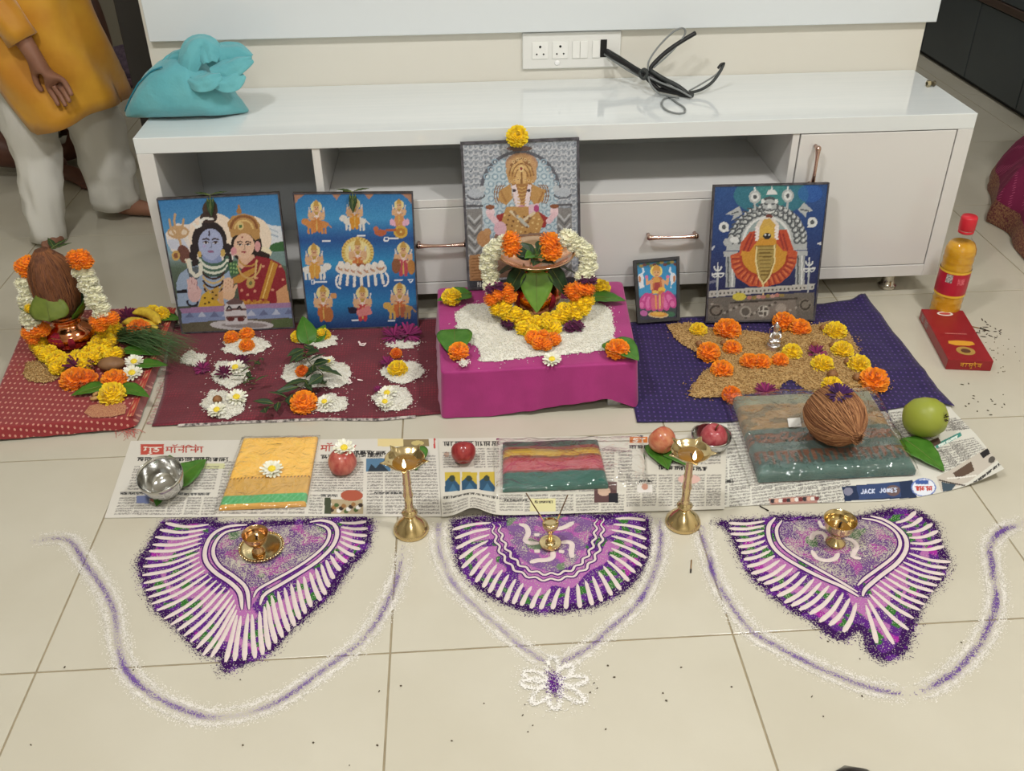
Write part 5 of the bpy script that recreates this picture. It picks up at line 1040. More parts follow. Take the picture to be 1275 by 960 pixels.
bloom('w', 294, 493, 12, Z1+.007, 'white flower at the back right of the front left rice heap', FG); bloom('w', 270, 509, 11, Z1+.007, 'white flower at the front of the front left rice heap', FG); nut(271, 499, 6, Z1+.007, 'brown areca nut on the front left rice heap')
for k, (u, v) in enumerate(((447, 429), (452, 431), (437, 476), (452, 474))):
    p = G(u, v, Z1); mb = MB(); random.seed(k)
    for q in range(2 if k != 3 else 1): petal(mb, Vector((.004*q, 0, .001)), Vector((math.cos(k+q*2), math.sin(k+q*2), .05)), .014, .006, Vector((0, 0, 1)), .1, lin((246, 226, 222)))
    tag(mb.build('fallen_petal', m_petal, None, loc=p), 'fallen pale petal on the red mat, '+('back left of the pair by the picture', 'back right of the pair by the picture', 'left of the pair in the middle', 'right of the pair in the middle')[k], 'petal', 'fallen petals on the red mat')

# ================================================================== blue mat
Z2 = .008
heap('wheat_bed', 'spread of wheat grain on the purple-blue cloth', 'wheat', [(x/2.898+760, y/2.898+210) for x, y in ((205, 562), (290, 555), (400, 585), (520, 588), (600, 598), (700, 575), (790, 555), (870, 600), (900, 670), (940, 740), (1000, 765), (960, 815), (850, 800), (715, 805), (670, 768), (640, 765), (590, 800), (480, 815), (300, 830), (290, 790), (345, 725), (385, 692), (320, 668), (230, 612))], Z2, .008, 7500, (.006, .003), WHEAT, m_wheat, 50, .012, 160)
WZ = Z2+.006; WG = 'marigolds on the wheat'
Q = lambda x, y: (x/2.898+760, y/2.898+210)
for k_, x, y, r, lb in (('o', 423, 577, 45, 'large orange marigold at the back left, below the goddess picture'), ('o', 355, 658, 38, 'orange marigold at the left edge of the wheat'), ('o', 440, 645, 32, 'small orange marigold right of the left edge one'), ('o', 403, 722, 38, 'orange marigold at the front left of the wheat'), ('o', 503, 694, 34, 'left of two touching orange marigolds in the middle of the wheat'), ('o', 545, 696, 33, 'right of two touching orange marigolds in the middle of the wheat'), ('o', 612, 690, 30, 'orange marigold just in front of the silver idol'), ('o', 627, 548, 38, 'orange marigold leaning against the goddess picture'), ('o', 685, 572, 36, 'orange marigold right of the one leaning on the goddess picture'), ('d', 438, 812, 33, 'orange marigold at the front edge next to the plastic sari packet'), ('o', 952, 758, 48, 'large ragged orange marigold at the right end of the wheat'),
        ('y', 318, 580, 30, 'yellow marigold at the back left corner of the wheat'), ('y', 656, 660, 34, 'yellow marigold right of the silver idol'), ('y', 812, 583, 38, 'yellow marigold at the back right of the wheat'), ('y', 838, 652, 36, 'yellow marigold in the middle of the right edge'), ('y', 766, 702, 37, 'yellow marigold left of the areca nuts at the right'), ('y', 898, 703, 38, 'yellow marigold behind the ragged orange one'), ('y', 800, 777, 33, 'yellow marigold at the front right of the wheat')):
    bloom(k_, *Q(x, y), r/2.898*1.02, WZ, lb, WG)
bloom('m', *Q(745, 660), 11, WZ, 'magenta aster in the wheat near the yellow marigolds'); bloom('m', *Q(563, 797), 12, WZ-.004, 'magenta aster at the front of the wheat by the sari packet')
for x, y, r, lb in ((735, 638, 13, 'behind the magenta aster'), (800, 640, 12, 'left of the right-edge yellow marigold'), (855, 700, 14, 'left of the yellow marigold by the ragged orange one'), (800, 748, 20, 'behind the front right yellow marigold'), (890, 757, 17, 'left of the ragged orange marigold'), (320, 635, 13, 'above the left edge orange marigold'), (408, 632, 13, 'between two left orange marigolds'), (768, 578, 14, 'left of the back right yellow marigold')): nut(*Q(x, y), r/2.898, WZ-.002, 'brown areca nut on the wheat '+lb, 'areca nuts on the wheat')
# silver idol
ip = G(962.5, 434, WZ); ID = thing('silver_idol', 'tiny silver idol of a seated goddess on the wheat', 'idol', ip); m_sil = mat('silver', (226, 226, 228), .28, metal=1., bump=(250, .5)); hI = HZ(ip, 405)-ip.z
k = hI/.062
mb = MB().lathe([(.001, 0), (.017, 0), (.018, .003), (.015, .006), (.016, .010), (.014, .013), (.001, .013)], 20, Matrix.Scale(k, 4)); mb.build('pedestal', m_sil, ID)
mb = MB().ball(Vector((0, 0, .02))*k, Vector((.014, .010, .008))*k).ball(Vector((0, .002, .033))*k, Vector((.009, .007, .013))*k).ball(Vector((.007, -.005, .021))*k, Vector((.007, .006, .005))*k).ball(Vector((-.007, -.005, .021))*k, Vector((.007, .006, .005))*k)
for s in (-1, 1): mb.tube([Vector((s*.008, 0, .042))*k, Vector((s*.013, -.003, .034))*k, Vector((s*.009, -.008, .031))*k], .0028*k, 7)
mb.build('body', m_sil, ID); MB().ball(Vector((0, -.001, .051))*k, Vector((.006, .006, .0072))*k).lathe([(.0066, .054), (.0068, .058), (.005, .063), (.0028, .067), (.0015, .070)], 14, Matrix.Scale(k, 4)).build('crowned_head', m_sil, ID)
mb = MB(); mb.lathe([(.012, -.001), (.0135, 0), (.012, .001)], 24, Matrix.Translation((0, .006*k, .046*k)) @ Matrix.Scale(k, 4) @ Matrix.Rotation(PI/2, 4, 'X'), cap=False); mb.build('halo_ring', m_sil, ID)
# ================================================================== left board: second pot with coconut
Q2 = lambda x, y: (x/6.857+20, y/6.857+370)
B0 = ZB+.0025
lp = G(92, 428, B0); LP = thing('copper_pot', 'copper pot holding an upright coconut on the red dotted cloth', 'pot', lp)
LR = .060; LH = HZ(lp, 391)-lp.z
pot(LP, LH, LR, m_cop); pot_mark(LP, LH, LR, -.35, .02, .66, .8); pot_mark(LP, LH, LR, .35, .05, .6, .28)
m_coco = mat('coconut_husk', (124, 80, 56), .8, var=(60, (84, 50, 34), .8), bump=(160, .9, .004), stretch=(3, 3, .5))
m_fib = mat('coconut_fibre', (142, 92, 58), .85)
def coconut_body(par, L, R, M, seed=0, name='shell'):
    pr_ = [(.02, -.5), (.42, -.47), (.72, -.38), (.93, -.2), (1., -.02), (.93, .16), (.74, .32), (.48, .42), (.26, .48), (.04, .5)]
    return MB().lathe([(r*R, z*L) for r, z in pr_], 32, M, wob=lambda a, z: 1+.035*math.sin(3*a+seed)+.02*math.sin(11*a+z*40)).build(name, m_coco, par)
zc = lp.z+LH*.93
cz = HZ(lp, 308)-zc; cl_ = cz*.99
CO = thing('coconut', 'upright brown coconut standing in the left copper pot', 'coconut', Vector((lp.x, lp.y, zc)))
Mc = Matrix.Translation((-.004, 0, cl_*.5)) @ Matrix.Rotation(-.06, 4, 'Y')
coconut_body(CO, cl_, .056, Mc)
fb = MB(); random.seed(5)
for k in range(150):
    a = random.random()*2*PI; pts = []
    for j in range(7):
        t = -.46+.94*j/6; r = .056*np.interp(t, [-.5, -.47, -.38, -.2, -.02, .16, .32, .42, .48, .5], [.02, .42, .72, .93, 1, .93, .74, .48, .26, .04])*1.02+.0008; pts.append(Mc @ Vector((r*math.cos(a+.1*math.sin(j+k)), r*math.sin(a+.1*math.sin(j+k)), t*cl_)))
    fb.tube(pts, .0006, 3, cap=False)
f_ = fb.build('fibres', m_fib, CO); f_['kind'] = 'stuff'
tip = lp+Vector((0, 0, LH+cl_*.92))
sprig_t = thing('leaf_tip', 'dark leaf tips sticking up behind the left coconut', 'leaves', tip+Vector((.0, .035, -.012)))
for k, a in enumerate((.9, 1.5, -.6)): leaf(0, 0, 0, a, .05, .016, m=m_leafd, shape='lance', tilt=.3, parent=sprig_t, name='leaf', p=sprig_t.location+Vector((.006*k-.004, 0, .002)), stem=False)
LL = 'leaves in the left pot'
for k, (a, tl, L_, lb, mm) in enumerate(((PI-.12, .55, .082, 'olive green betel leaf in front of the left coconut', m_leafl), (PI/2+.35, .9, .08, 'betel leaf at the right of the left coconut', m_leaf), (-PI/2-.4, .6, .07, 'betel leaf at the left of the left coconut', m_leaf), (.4, .9, .07, 'betel leaf behind the left coconut', m_leafd))):
    rim = Vector((math.sin(a)*.040, math.cos(a)*.040, LH*.985))
    leaf(0, 0, 0, a+(.0 if k else 0), L_, .09 if k == 0 else .055, lb, mat('leaf_olive', (112, 128, 52), .42, var=(50, (92, 108, 44), .6)) if k == 0 else mm, curl=-.15, fold=-.22 if k == 0 else .15, tilt=tl, p=lp+rim-Vector((0, 0, 0)) if k else lp+Vector((-.012, -.062, LH*.93)), group=LL) if k else None
# front leaf: broad, its tip up against the coconut
leaf(0, 0, 0, -.12, .080, .092, 'broad olive green leaf tucked upright in front of the left coconut', mat('leaf_olive', (112, 128, 52), .42, var=(50, (92, 108, 44), .6)), curl=.12, fold=-.22, tilt=1.18, p=lp+Vector((-.006, -.074, LH*.90+.038)), group=LL)
def L3(u, v, dy, zmin=B0+.016):
    p = AY(u, v, lp.y+dy)
    return G(u, v, zmin) if p.z < zmin else p
it = []
for u, v in ((28, 332), (36, 328), (43, 334), (34, 338)): it.append(('GBO', L3(u, v, -.01), .0215))
for u, v in ((93, 321), (102, 320), (97, 326), (106, 325)): it.append(('GBO', L3(u, v, -.03), .0215))
for pts, n in (([(33, 350, -.01), (36, 372, -.02), (39, 400, -.03)], 7), ([(104, 338, -.02), (112, 355, -.02), (121, 376, -.03), (127, 386, -.03)], 8)):
    for k, p in enumerate(along([L3(*q) for q in pts], n)):
        it.append(('GBW', p, .0235))
        for q in range(4): a = q*1.6+k; it.append(('GBW', p+Vector((math.cos(a)*.017, math.sin(a)*.006-.005, math.sin(a)*.012)), .0125))
for u, v in ((36, 384), (42, 384)): it.append(('GBY', L3(u, v, -.045), .012))
for u, v in ((33, 408), (40, 407), (46, 405)): it.append(('GBP', L3(u, v, -.03), .013))
for u, v in ((36, 414), (45, 412), (53, 410), (40, 421)): it.append(('GBO', L3(u, v, -.04), .020))
for u, v in ((120, 400), (130, 397), (139, 396), (125, 404)): it.append(('GBO', L3(u, v, -.04), .020))
for u, v in ((45, 430), (52, 428), (50, 438), (57, 443), (63, 438), (66, 449), (73, 445), (76, 455), (83, 449), (90, 450), (96, 444), (104, 447), (110, 440), (117, 445), (116, 433), (125, 438), (122, 426), (132, 430), (130, 419), (138, 424), (137, 412), (128, 412), (145, 410), (146, 440), (138, 443), (70, 458), (105, 455)): it.append(('GBY', G(u, v, B0+.019), .0195))
garland('garland of orange, white and yellow flowers hung round the left coconut and pot', it, lp.copy())
BG = 'offerings on the left board'
heap('wheat_heap', 'small heap of wheat left of the big orange marigold on the board', 'wheat', [Q2(*q) for q in ((85, 560), (200, 550), (330, 600), (370, 660), (330, 715), (200, 735), (90, 700), (70, 620))], B0, .010, 900, (.006, .003), WHEAT, m_wheat, 71, .02, 25)
it = []
bloom('o', 93, 471, 17, B0, 'largest bright orange marigold at the front of the left board', BG); bloom('d', 106, 471, 14, B0, 'orange marigold touching the largest one on the left board', BG)
bloom('a', 97, 453, 16, B0+.012, 'dark purple aster behind the largest marigold on the left board', BG)
bloom('o', 142, 472, 15, B0, 'orange marigold behind the yellow one on the left board', BG); bloom('y', 139, 489, 16, B0+.002, 'yellow marigold at the front right of the left board', BG); bloom('d', 172, 409, 14, B0+.012, 'orange marigold in front of the bananas', BG)
bloom('y', 190, 387, 9, B0+.014, 'left yellow marigold behind the bananas', BG); bloom('y', 201, 389, 9, B0+.012, 'right yellow marigold behind the bananas', BG); bloom('a', 158, 392, 12, B0, 'dark purple aster left of the bananas', BG)
bloom('w', 166.5, 449, 11, B0+.006, 'back one of two white flowers on the left board', BG); bloom('w', 164, 463, 12, B0+.004, 'front one of two white flowers on the left board', BG)
bp = G(139, 455, B0+.012); bp.z = B0
tag(MB().ball((0, 0, .0165), (.033, .022, .0165), 18, 12).build('brown_fruit', mat('brown_fruit', (142, 106, 72), .55, var=(40, (120, 84, 54), .7)), None, loc=bp), 'oval brown fruit lying beside the yellow garland on the left board', 'fruit')
leaf(127, 482, B0+.003, -PI/2-.5, .07, .05, 'betel leaf left of the front yellow marigold on the left board', group=BG); leaf(152, 483, B0+.003, PI/2+.55, .09, .045, 'long betel leaf right of the front yellow marigold on the left board', group=BG)
leaf(158, 437, B0+.004, PI/2+.3, .10, .05, 'betel leaf under the grass tips on the left board', group=BG); leaf(172, 455, B0+.003, PI/2+.1, .075, .045, 'betel leaf beside the white flowers on the left board', group=BG); leaf(197, 396, B0+.002, PI/2+.25, .07, .045, 'betel leaf right of the bananas', group=BG)
for k, (u, v, a) in enumerate(((119, 498, .3), (121, 492, 1.0))):
    p = G(u, v, B0); M = Matrix.Rotation(a, 4, 'Z'); tag(MB().ball((0, 0, .005), (.012, .006, .005), 12, 8, M=M).build('almond', mat('almond', (196, 158, 96), .6, var=(200, (160, 112, 66), .6)), None, loc=p), ('tan almond at the front edge of the left board', 'tan almond touching the betel leaf on the left board')[k], 'almond', 'almonds on the left board')
# bananas
m_ban = mat('banana_skin', (226, 196, 66), .5, var=(70, (190, 150, 48), .7)); 
for k, (pts, lb) in enumerate((([(165, 390), (176, 388), (189, 392), (199, 403)], 'back banana with a pointed tip on the left board'), ([(152, 402), (166, 401), (182, 404), (197, 409)], 'front banana beneath the orange marigold on the left board'))):
    P = smooth_pl([G(u, v, B0+.014+(.012 if k == 0 else 0)) for u, v in pts], 14); t = thing('banana', lb, 'banana', Vector((P[6].x, P[6].y, B0)), group='bananas on the left board')
    MB().tube([p-t.location for p in P], [.003, .008, .0125, .014, .0145, .0148, .0148, .0145, .0142, .0138, .013, .011, .007, .003], 7).build('skin', m_ban, t)
    MB().tube([P[-1]-t.location, P[-1]-t.location+(P[-1]-P[-2])*.8], [.003, .0022], 6).build('tip', mat('banana_tip', (70, 56, 30), .8), t)
# grass bunch
gt = thing('grass_bunch', 'bunch of long dark green grass blades pointing right on the left board', 'grass', G(150, 414, B0)); random.seed(8); gm = MB()
for k in range(230):
    a = G(148+random.uniform(-3, 8), 414+random.uniform(-7, 12), B0+random.uniform(.002, .025)); e = G(random.uniform(196, 252), random.uniform(420, 458), B0+random.uniform(-.02, .03)); e.z = max(.014, e.z); m_ = a.lerp(e, .5)+Vector((random.uniform(-.01, .01), random.uniform(-.012, .012), random.uniform(.004, .03)))
    P = along(smooth_pl([a, m_, e], 6), 6); s = Vector((random.uniform(-1, 1), 1, random.uniform(-.5, .5))).normalized(); V = []; F = []
    for j, p in enumerate(P): w_ = .0014*(1-j/5*.9); V += [p-gt.location-s*w_, p-gt.location+s*w_]
    gm.add(V, [(2*j, 2*j+1, 2*j+3, 2*j+2) for j in range(5)])
g_ = gm.build('grass_blades', mat('grass', (58, 92, 50), .5, var=(60, (100, 128, 84), .6)), gt); g_['kind'] = 'stuff'

# ================================================================== things on the newspapers
NZ = .0035
m_steel = mat('stainless_steel', (206, 206, 204), .14, metal=1.)
BLG = 'leaves under the steel bowl'
leaf(203, 606, NZ, -.1, .11, .075, 'betel leaf behind the steel bowl pointing back', group=BLG, curl=.15); leaf(214, 606, NZ+.002, .55, .105, .08, 'betel leaf at the right of the steel bowl', group=BLG, curl=.15); leaf(210, 602, NZ+.001, PI+.1, .075, .055, 'betel leaf tip in front of the steel bowl', group=BLG, curl=.15)
def bowl(loc, R, H, tilt, label, inner=None, az=0):
    t = thing('steel_bowl', label, 'bowl', loc); M = Matrix.Rotation(az, 4, 'Z') @ Matrix.Rotation(tilt, 4, 'X')
    pr_ = [(.01, 0), (.45, 0), (.72, .12), (.92, .42), (1., .8), (1.0, 1.), (.985, 1.0), (.97, .8), (.89, .44), (.69, .15), (.43, .035), (.01, .03)]
    mb = MB().lathe([(r*R, z*H) for r, z in pr_], 48, M); zm = min(v[2] for v in mb.v); mb.v = [(x, y, z-zm+.0006) for x, y, z in mb.v]
    mb.build('bowl_shell', m_steel, t); return t
pb = G(209, 612, NZ+.004); bowl(pb, .0465, .055, .28, 'empty stainless steel bowl tilted forward on betel leaves', az=-.15)
# folded yellow cloth
m_cloth = mat('folded_cloth', vc=True, rough=.6, sheen=.2, spec=.3, bump=(500, .2)); 
def film_mat():
    m = bpy.data.materials.new('clear_plastic_film'); m.use_nodes = True; N, L = m.node_tree.nodes, m.node_tree.links; N.clear()
    o = N.new('ShaderNodeOutputMaterial'); mx = N.new('ShaderNodeMixShader'); tr = N.new('ShaderNodeBsdfTransparent'); gl = N.new('ShaderNodeBsdfGlossy'); gl.inputs['Roughness'].default_value = .06; tr.inputs[0].default_value = (1, 1, 1, 1)
    fr_ = N.new('ShaderNodeFresnel'); fr_.inputs[0].default_value = 1.5; tc = N.new('ShaderNodeTexCoord'); n = N.new('ShaderNodeTexNoise'); n.inputs['Scale'].default_value = 34; n.inputs['Detail'].default_value = 2; n.inputs['Distortion'].default_value = 1.5; L.new(tc.outputs['Object'], n.inputs['Vector'])
    bp_ = N.new('ShaderNodeBump'); bp_.inputs['Strength'].default_value = 1.; bp_.inputs['Distance'].default_value = .0055; L.new(n.outputs['Fac'], bp_.inputs['Height']); L.new(bp_.outputs[0], gl.inputs['Normal']); L.new(bp_.outputs[0], fr_.inputs['Normal'])
    mu = N.new('ShaderNodeMath'); mu.operation = 'MULTIPLY'; mu.inputs[1].default_value = 2.2; mu.use_clamp = True; ge = N.new('ShaderNodeNewGeometry'); sb_ = N.new('ShaderNodeMath'); sb_.operation = 'SUBTRACT'; sb_.inputs[0].default_value = 1.0; L.new(ge.outputs['Backfacing'], sb_.inputs[1]); m2_ = N.new('ShaderNodeMath'); m2_.operation = 'MULTIPLY'; L.new(fr_.outputs[0], m2_.inputs[0]); L.new(sb_.outputs[0], m2_.inputs[1]); L.new(m2_.outputs[0], mu.inputs[0])
    L.new(mu.outputs[0], mx.inputs[0]); L.new(tr.outputs[0], mx.inputs[1]); L.new(gl.outputs[0], mx.inputs[2]); L.new(mx.outputs[0], o.inputs[0]); return m
m_film = film_mat()
def slab(par, C4, z0, th, nu, nv, colf, name, m, rnd=.012, wob=.0015, seed=0, inset=0.):
    """a folded cloth: top face that rounds down to its four edges; C4 = TL, TR, BR, BL corners on the surface it lies on"""
    cen = sum(C4, Vector())/4; C4 = [c.lerp(cen, inset) for c in C4]; g = []; cl = []
    W = ((C4[1]-C4[0]).length+(C4[2]-C4[3]).length)/2; Hh = ((C4[3]-C4[0]).length+(C4[2]-C4[1]).length)/2
    us = [0]+[i/(nu-1) for i in range(nu)]+[1]; vs_ = [0]+[j/(nv-1) for j in range(nv)]+[1]
    for j, v in enumerate(vs_):
        row = []
        for i, u in enumerate(us):
            p = C4[0].lerp(C4[1], u).lerp(C4[3].lerp(C4[2], u), v); e = min(min(u, 1-u)*W, min(v, 1-v)*Hh); f = min(1, e/rnd); z = th*(.55+.45*math.sqrt(max(0, 1-(1-f)**2)))
            if i in (0, len(us)-1) or j in (0, len(vs_)-1): z = 0
            else: z += wob*nz(p.x*25, p.y*25, seed)
            row.append(Vector((p.x, p.y, z0+z))-par.location); cl.append(lin(colf(u, v)) if colf else (1, 1, 1))
        g.append(row)
    return MB().grid(g, cl if colf else None, flip=True).build(name, m, par)
def film(par, C4, z0, th, grow, seed):
    cen = sum(C4, Vector())/4; E = [cen+(c-cen)*grow for c in C4]
    return slab(par, E, z0, th, 26, 20, None, 'plastic_sleeve', m_film, rnd=.03, wob=.004, seed=seed)
def shade(c, k): return tuple(max(0, min(255, x*k)) for x in c)
C4 = [G(304, 549, NZ), G(396, 547, NZ), G(381, 631, NZ), G(273, 636, NZ)]; cen = sum(C4, Vector())/4
YP = thing('yellow_cloth_packet', 'folded yellow cloth with a tan border and green edge in a plastic sleeve', 'cloth', Vector((cen.x, cen.y, NZ)))
def ycol(u, v):
    if v < .61: return shade((255, 200, 92), 1+.04*nz(u*6, v*9, 3))
    if v < .64: return (96, 74, 36) if int(u*46) % 2 else (232, 170, 70)
    if v < .855: return shade((212, 166, 84), 1+.06*nz(u*20, v*9, 5))
    if v < .97: return (80, 170, 104) if (int(u*70)+int(v*50)) % 5 else (110, 186, 130)
    return (214, 160, 74)
slab(YP, C4, NZ, .011, 70, 90, ycol, 'cloth', m_cloth, rnd=.008, seed=1); film(YP, C4, NZ+.0012, .0125, 1.06, 1)
bloom('w', 338, 582, 13, NZ+.0145, 'white flower lying on the folded yellow cloth', z=NZ+.0145)
C4 = [G(626, 556, .0065), G(744, 553, .0065), G(757, 608, .0065), G(626, 613, .0065)]; cen = sum(C4, Vector())/4
SPK = thing('striped_cloth_packet', 'folded green, yellow and pink striped cloth in shiny plastic', 'cloth', Vector((cen.x, cen.y, .0065)))
def scol(u, v):
    st = ((.17, (46, 62, 52)), (.24, (120, 56, 44)), (.29, (150, 120, 50)), (.38, (186, 150, 56)), (.43, (120, 66, 44)), (.5, (160, 60, 58)), (.7, (178, 88, 96)), (.74, (120, 60, 60)), (1.1, (40, 92, 82)))
    for a, c in st:
        if v+.012*math.sin(u*9) < a: return shade(c, 1+.1*nz(u*14, v*30, 2))
slab(SPK, C4, .0065, .018, 60, 60, scol, 'cloth', m_cloth, rnd=.014, wob=.003, seed=3)
E4 = [G(618, 551, .0065), G(800, 549, .0065), G(806, 610, .0065), G(618, 618, .0065)]; slab(SPK, E4, .0068, .0215, 34, 24, None, 'plastic_sleeve', m_film, rnd=.05, wob=.007, seed=6)
C4 = [G(912, 503, .004), G(1080, 496, .004), G(1139, 592, .004), G(944, 602, .004)]; cen = sum(C4, Vector())/4
SZ = .006
for c in C4: c.z = 0
SAR = thing('sari_packet', 'dark green and brown folded sari in a clear plastic packet under the fibrous coconut', 'cloth', Vector((cen.x, cen.y, SZ)))
def sarcol(u, v):
    n = 1+.14*nz(u*12, v*18, 7)
    if v < .16: return shade((128, 130, 108), n)
    if v < .48: return shade((150, 122, 84) if nz(u*9, v*12, 2) > -.05 else (118, 104, 78), n)
    if v < .54: return shade((84, 100, 92), n)
    if v < .66: return shade((120, 80, 60), n) if nz(u*40, v*40, 5) > -.1 else (60, 74, 68)
    if v < .76: return shade((80, 98, 92), n)
    if v < .9: return shade((112, 74, 56), n) if abs(((u*22) % 1)-.5) < .42*(1-(v-.76)/.16) else (60, 82, 78)
    return shade((70, 100, 94), n)
slab(SAR, C4, SZ, .026, 80, 60, sarcol, 'sari', m_cloth, rnd=.018, wob=.003, seed=9)
E4 = [G(900, 499, .004), G(1088, 490, .004), G(1142, 594, .004), G(936, 606, .004)]
for c in E4: c.z = 0
slab(SAR, E4, SZ+.0008, .0305, 40, 30, None, 'plastic_sleeve', m_film, rnd=.03, wob=.006, seed=4)
tg = [G(980, 522, SZ+.030), G(996, 521, SZ+.030), G(998, 532, SZ+.030), G(982, 533, SZ+.030)]; MB().add([p-SAR.location+Vector((0, 0, .0025)) for p in tg], [(3, 2, 1, 0)]).build('white_price_tag', mat('paper_tag', (226, 224, 218), .7), SAR)
# fibrous coconut on the sari packet
cz0 = SZ+.030; cp = G(1036, 548, cz0); CF = thing('fibrous_coconut', 'hairy brown coconut lying on the plastic sari packet', 'coconut', cp)
rC = rpx(cp, 38)*.96; Lc = .138
Mc = Matrix.Translation((0, .006, rC*.93)) @ Matrix.Rotation(.35, 4, 'Z') @ Matrix.Rotation(PI/2+.12, 4, 'X')
coconut_body(CF, Lc, rC*.93, Mc, 2)
fb = MB(); random.seed(6)
for k in range(620):
    a = random.random()*2*PI; pts = []; tw = random.uniform(-.9, .9); off = random.uniform(.0, .0045)
    for j in range(8):
        t = -.5+1.0*j/7; r = rC*.93*np.interp(t, [-.5, -.47, -.38, -.2, -.02, .16, .32, .42, .48, .5], [.05, .42, .72, .93, 1, .93, .74, .52, .34, .2])*1.01+off; aa = a+tw*(t+.2)**2; pts.append(Mc @ Vector((r*math.cos(aa), r*math.sin(aa), t*Lc)))
    if k % 3 == 0: pts.append(Mc @ Vector((.016*math.cos(a)*random.random(), .016*math.sin(a), (.53+.05*random.random())*Lc)))
    fb.tube([Vector((p.x, p.y, max(.001, p.z))) for p in pts], .0007, 3, cap=False, col=random.choice(((176, 124, 84), (198, 146, 100), (146, 98, 64), (120, 76, 50))))
f_ = fb.build('fibres', mat('husk_fibres', vc=True, rough=.8), CF); f_['kind'] = 'stuff'
pt = G(1043, 493, cz0+rC*1.75); put_mesh('aster', AS_V, Vector((pt.x, pt.y-.004, pt.z+.006)), .028, 'dark violet aster resting on top of the hairy coconut', 'flower', M=rot(.4))
# fruit
def apple_me(c1, c2, c3, name, seed):
    mb = MB(); pr_ = [(.01, .18), (.12, .12), (.3, .03), (.55, .0), (.8, .12), (.96, .38), (1., .68), (.95, 1.), (.8, 1.3), (.58, 1.52), (.36, 1.6), (.2, 1.55), (.08, 1.42), (.01, 1.36)]
    return MB().lathe(pr_, 32, wob=lambda a, z: 1+.025*math.sin(5*a)*(z < .5)+.012*math.sin(3*a+seed)).mesh('skin', mat(name, c1, .28, spec=.5, coat=.15, var=(2.2, c2, .9, 6), stretch=(1, 1, .5)))
def apple(u, v, rp, z0, label, me, tilt=0., az=0., stem=True, calyx=False):
    p = G(u, v, z0+.03); r = rpx(p, rp); p = G(u, v, z0+r*.8); p.z = z0
    t = thing('apple', label, 'apple', p, group='apples'); M = Matrix.Translation((0, 0, r*.8)) @ Matrix.Rotation(az, 4, 'Z') @ Matrix.Rotation(tilt, 4, 'X') @ Matrix.Translation((0, 0, -r*.8)) @ Matrix.Scale(r, 4)
    o = link('skin', me, t); zm = min((M @ v_.co).z for v_ in me.vertices); M = Matrix.Translation((0, 0, -zm+.0004)) @ M; o.matrix_basis = M
    if stem: MB().tube([M @ Vector((0, 0, 1.38)), M @ Vector((.05, .04, 1.65)), M @ Vector((.18, .1, 1.9))], .0016, 6).build('stem', mat('fruit_stem', (96, 70, 40), .7), t)
    if calyx:
        mb = MB()
        for k in range(6): a = k*PI/3; mb.tube([M @ Vector((.1*math.cos(a), .1*math.sin(a), .13)), M @ Vector((.2*math.cos(a), .2*math.sin(a), .0))], [.0014, .0004], 5)
        mb.ball(M @ Vector((0, 0, .14)), r*.1, 8, 6); mb.build('calyx', mat('calyx', (70, 46, 34), .8), t)
    return t, M
AP1 = apple_me((168, 66, 60), (196, 116, 100), None, 'apple_red_pale', 1); AP2 = apple_me((136, 34, 40), (168, 66, 62), None, 'apple_dark_red', 2); AP3 = apple_me((184, 92, 68), (206, 142, 102), None, 'apple_orange_pink', 3); AP4 = apple_me((160, 52, 64), (192, 104, 104), None, 'apple_pink_red', 4)
ta, Ma = apple(426, 574, 18, NZ, 'pale red apple topped with a white flower beside the yellow cloth', AP1, stem=False)
bloom('w', 428, 556, 12.5, .05, 'white flower sitting on top of the pale red apple', z=NZ+.047)
apple(577, 566, 15.5, .0065, 'small dark red apple left of the striped cloth packet', AP2, tilt=2.2, stem=False, calyx=True)
leaf(817, 556, NZ+.004, PI-.12, .085, .062, 'betel leaf with a forked tip under the orange-pink apple', curl=.1, group='leaves on the newspapers'); leaf(826, 558, NZ+.005, PI-.5, .075, .05, 'second betel leaf under the orange-pink apple', curl=.1, group='leaves on the newspapers')
apple(825, 551, 17.5, NZ+.006, 'orange-pink apple on betel leaves left of the right tall brass lamp', AP3, tilt=1.9, az=.5, stem=False, calyx=True)
pbw = G(884, 556, .004); bowl(pbw, .044, .034, .0, 'small steel bowl holding a pink-red apple behind the tall lamp')
apple(889, 544, 17, .0095, 'pink-red apple with a stem sitting in the small steel bowl', AP4, tilt=.2)
leaf(515, 560, NZ, PI-.1, .075, .062, 'betel leaf on the newspaper behind the left tall brass lamp', curl=.1, group='leaves on the newspapers')
gp_ = G(1146, 540, .004); GU = thing('guava', 'pale green guava beside the curled newspaper corner', 'guava', gp_); rg = rpx(gp_, 25.5)
Mg = Matrix.Translation((0, 0, rg*.98)) @ Matrix.Rotation(.75, 4, 'Z') @ Matrix.Rotation(1.15, 4, 'X') @ Matrix.Scale(rg, 4)
mg = mat('guava_skin', (156, 164, 62), .42, var=(3, (134, 146, 52), .8, 6), bump=(90, .15)); MB().lathe([(.01, -1.02), (.3, -1.), (.66, -.82), (.92, -.45), (1., 0), (.94, .42), (.72, .78), (.4, .97), (.16, 1.), (.12, .95), (.01, .94)], 32, Mg, wob=lambda a, z: 1+.02*math.sin(4*a)).build('skin', mg, GU)
mb = MB(); 
for k in range(5): a = k*2*PI/5; mb.tube([Mg @ Vector((.11*math.cos(a), .11*math.sin(a), .97)), Mg @ Vector((.2*math.cos(a), .2*math.sin(a), 1.08))], [.0022, .0008], 5)
mb.build('calyx', mat('guava_calyx', (70, 62, 40), .8), GU)
leaf(1128, 551, .006, PI-.35, .115, .075, 'large betel leaf in front of the green guava', curl=.12, group='leaves on the newspapers')

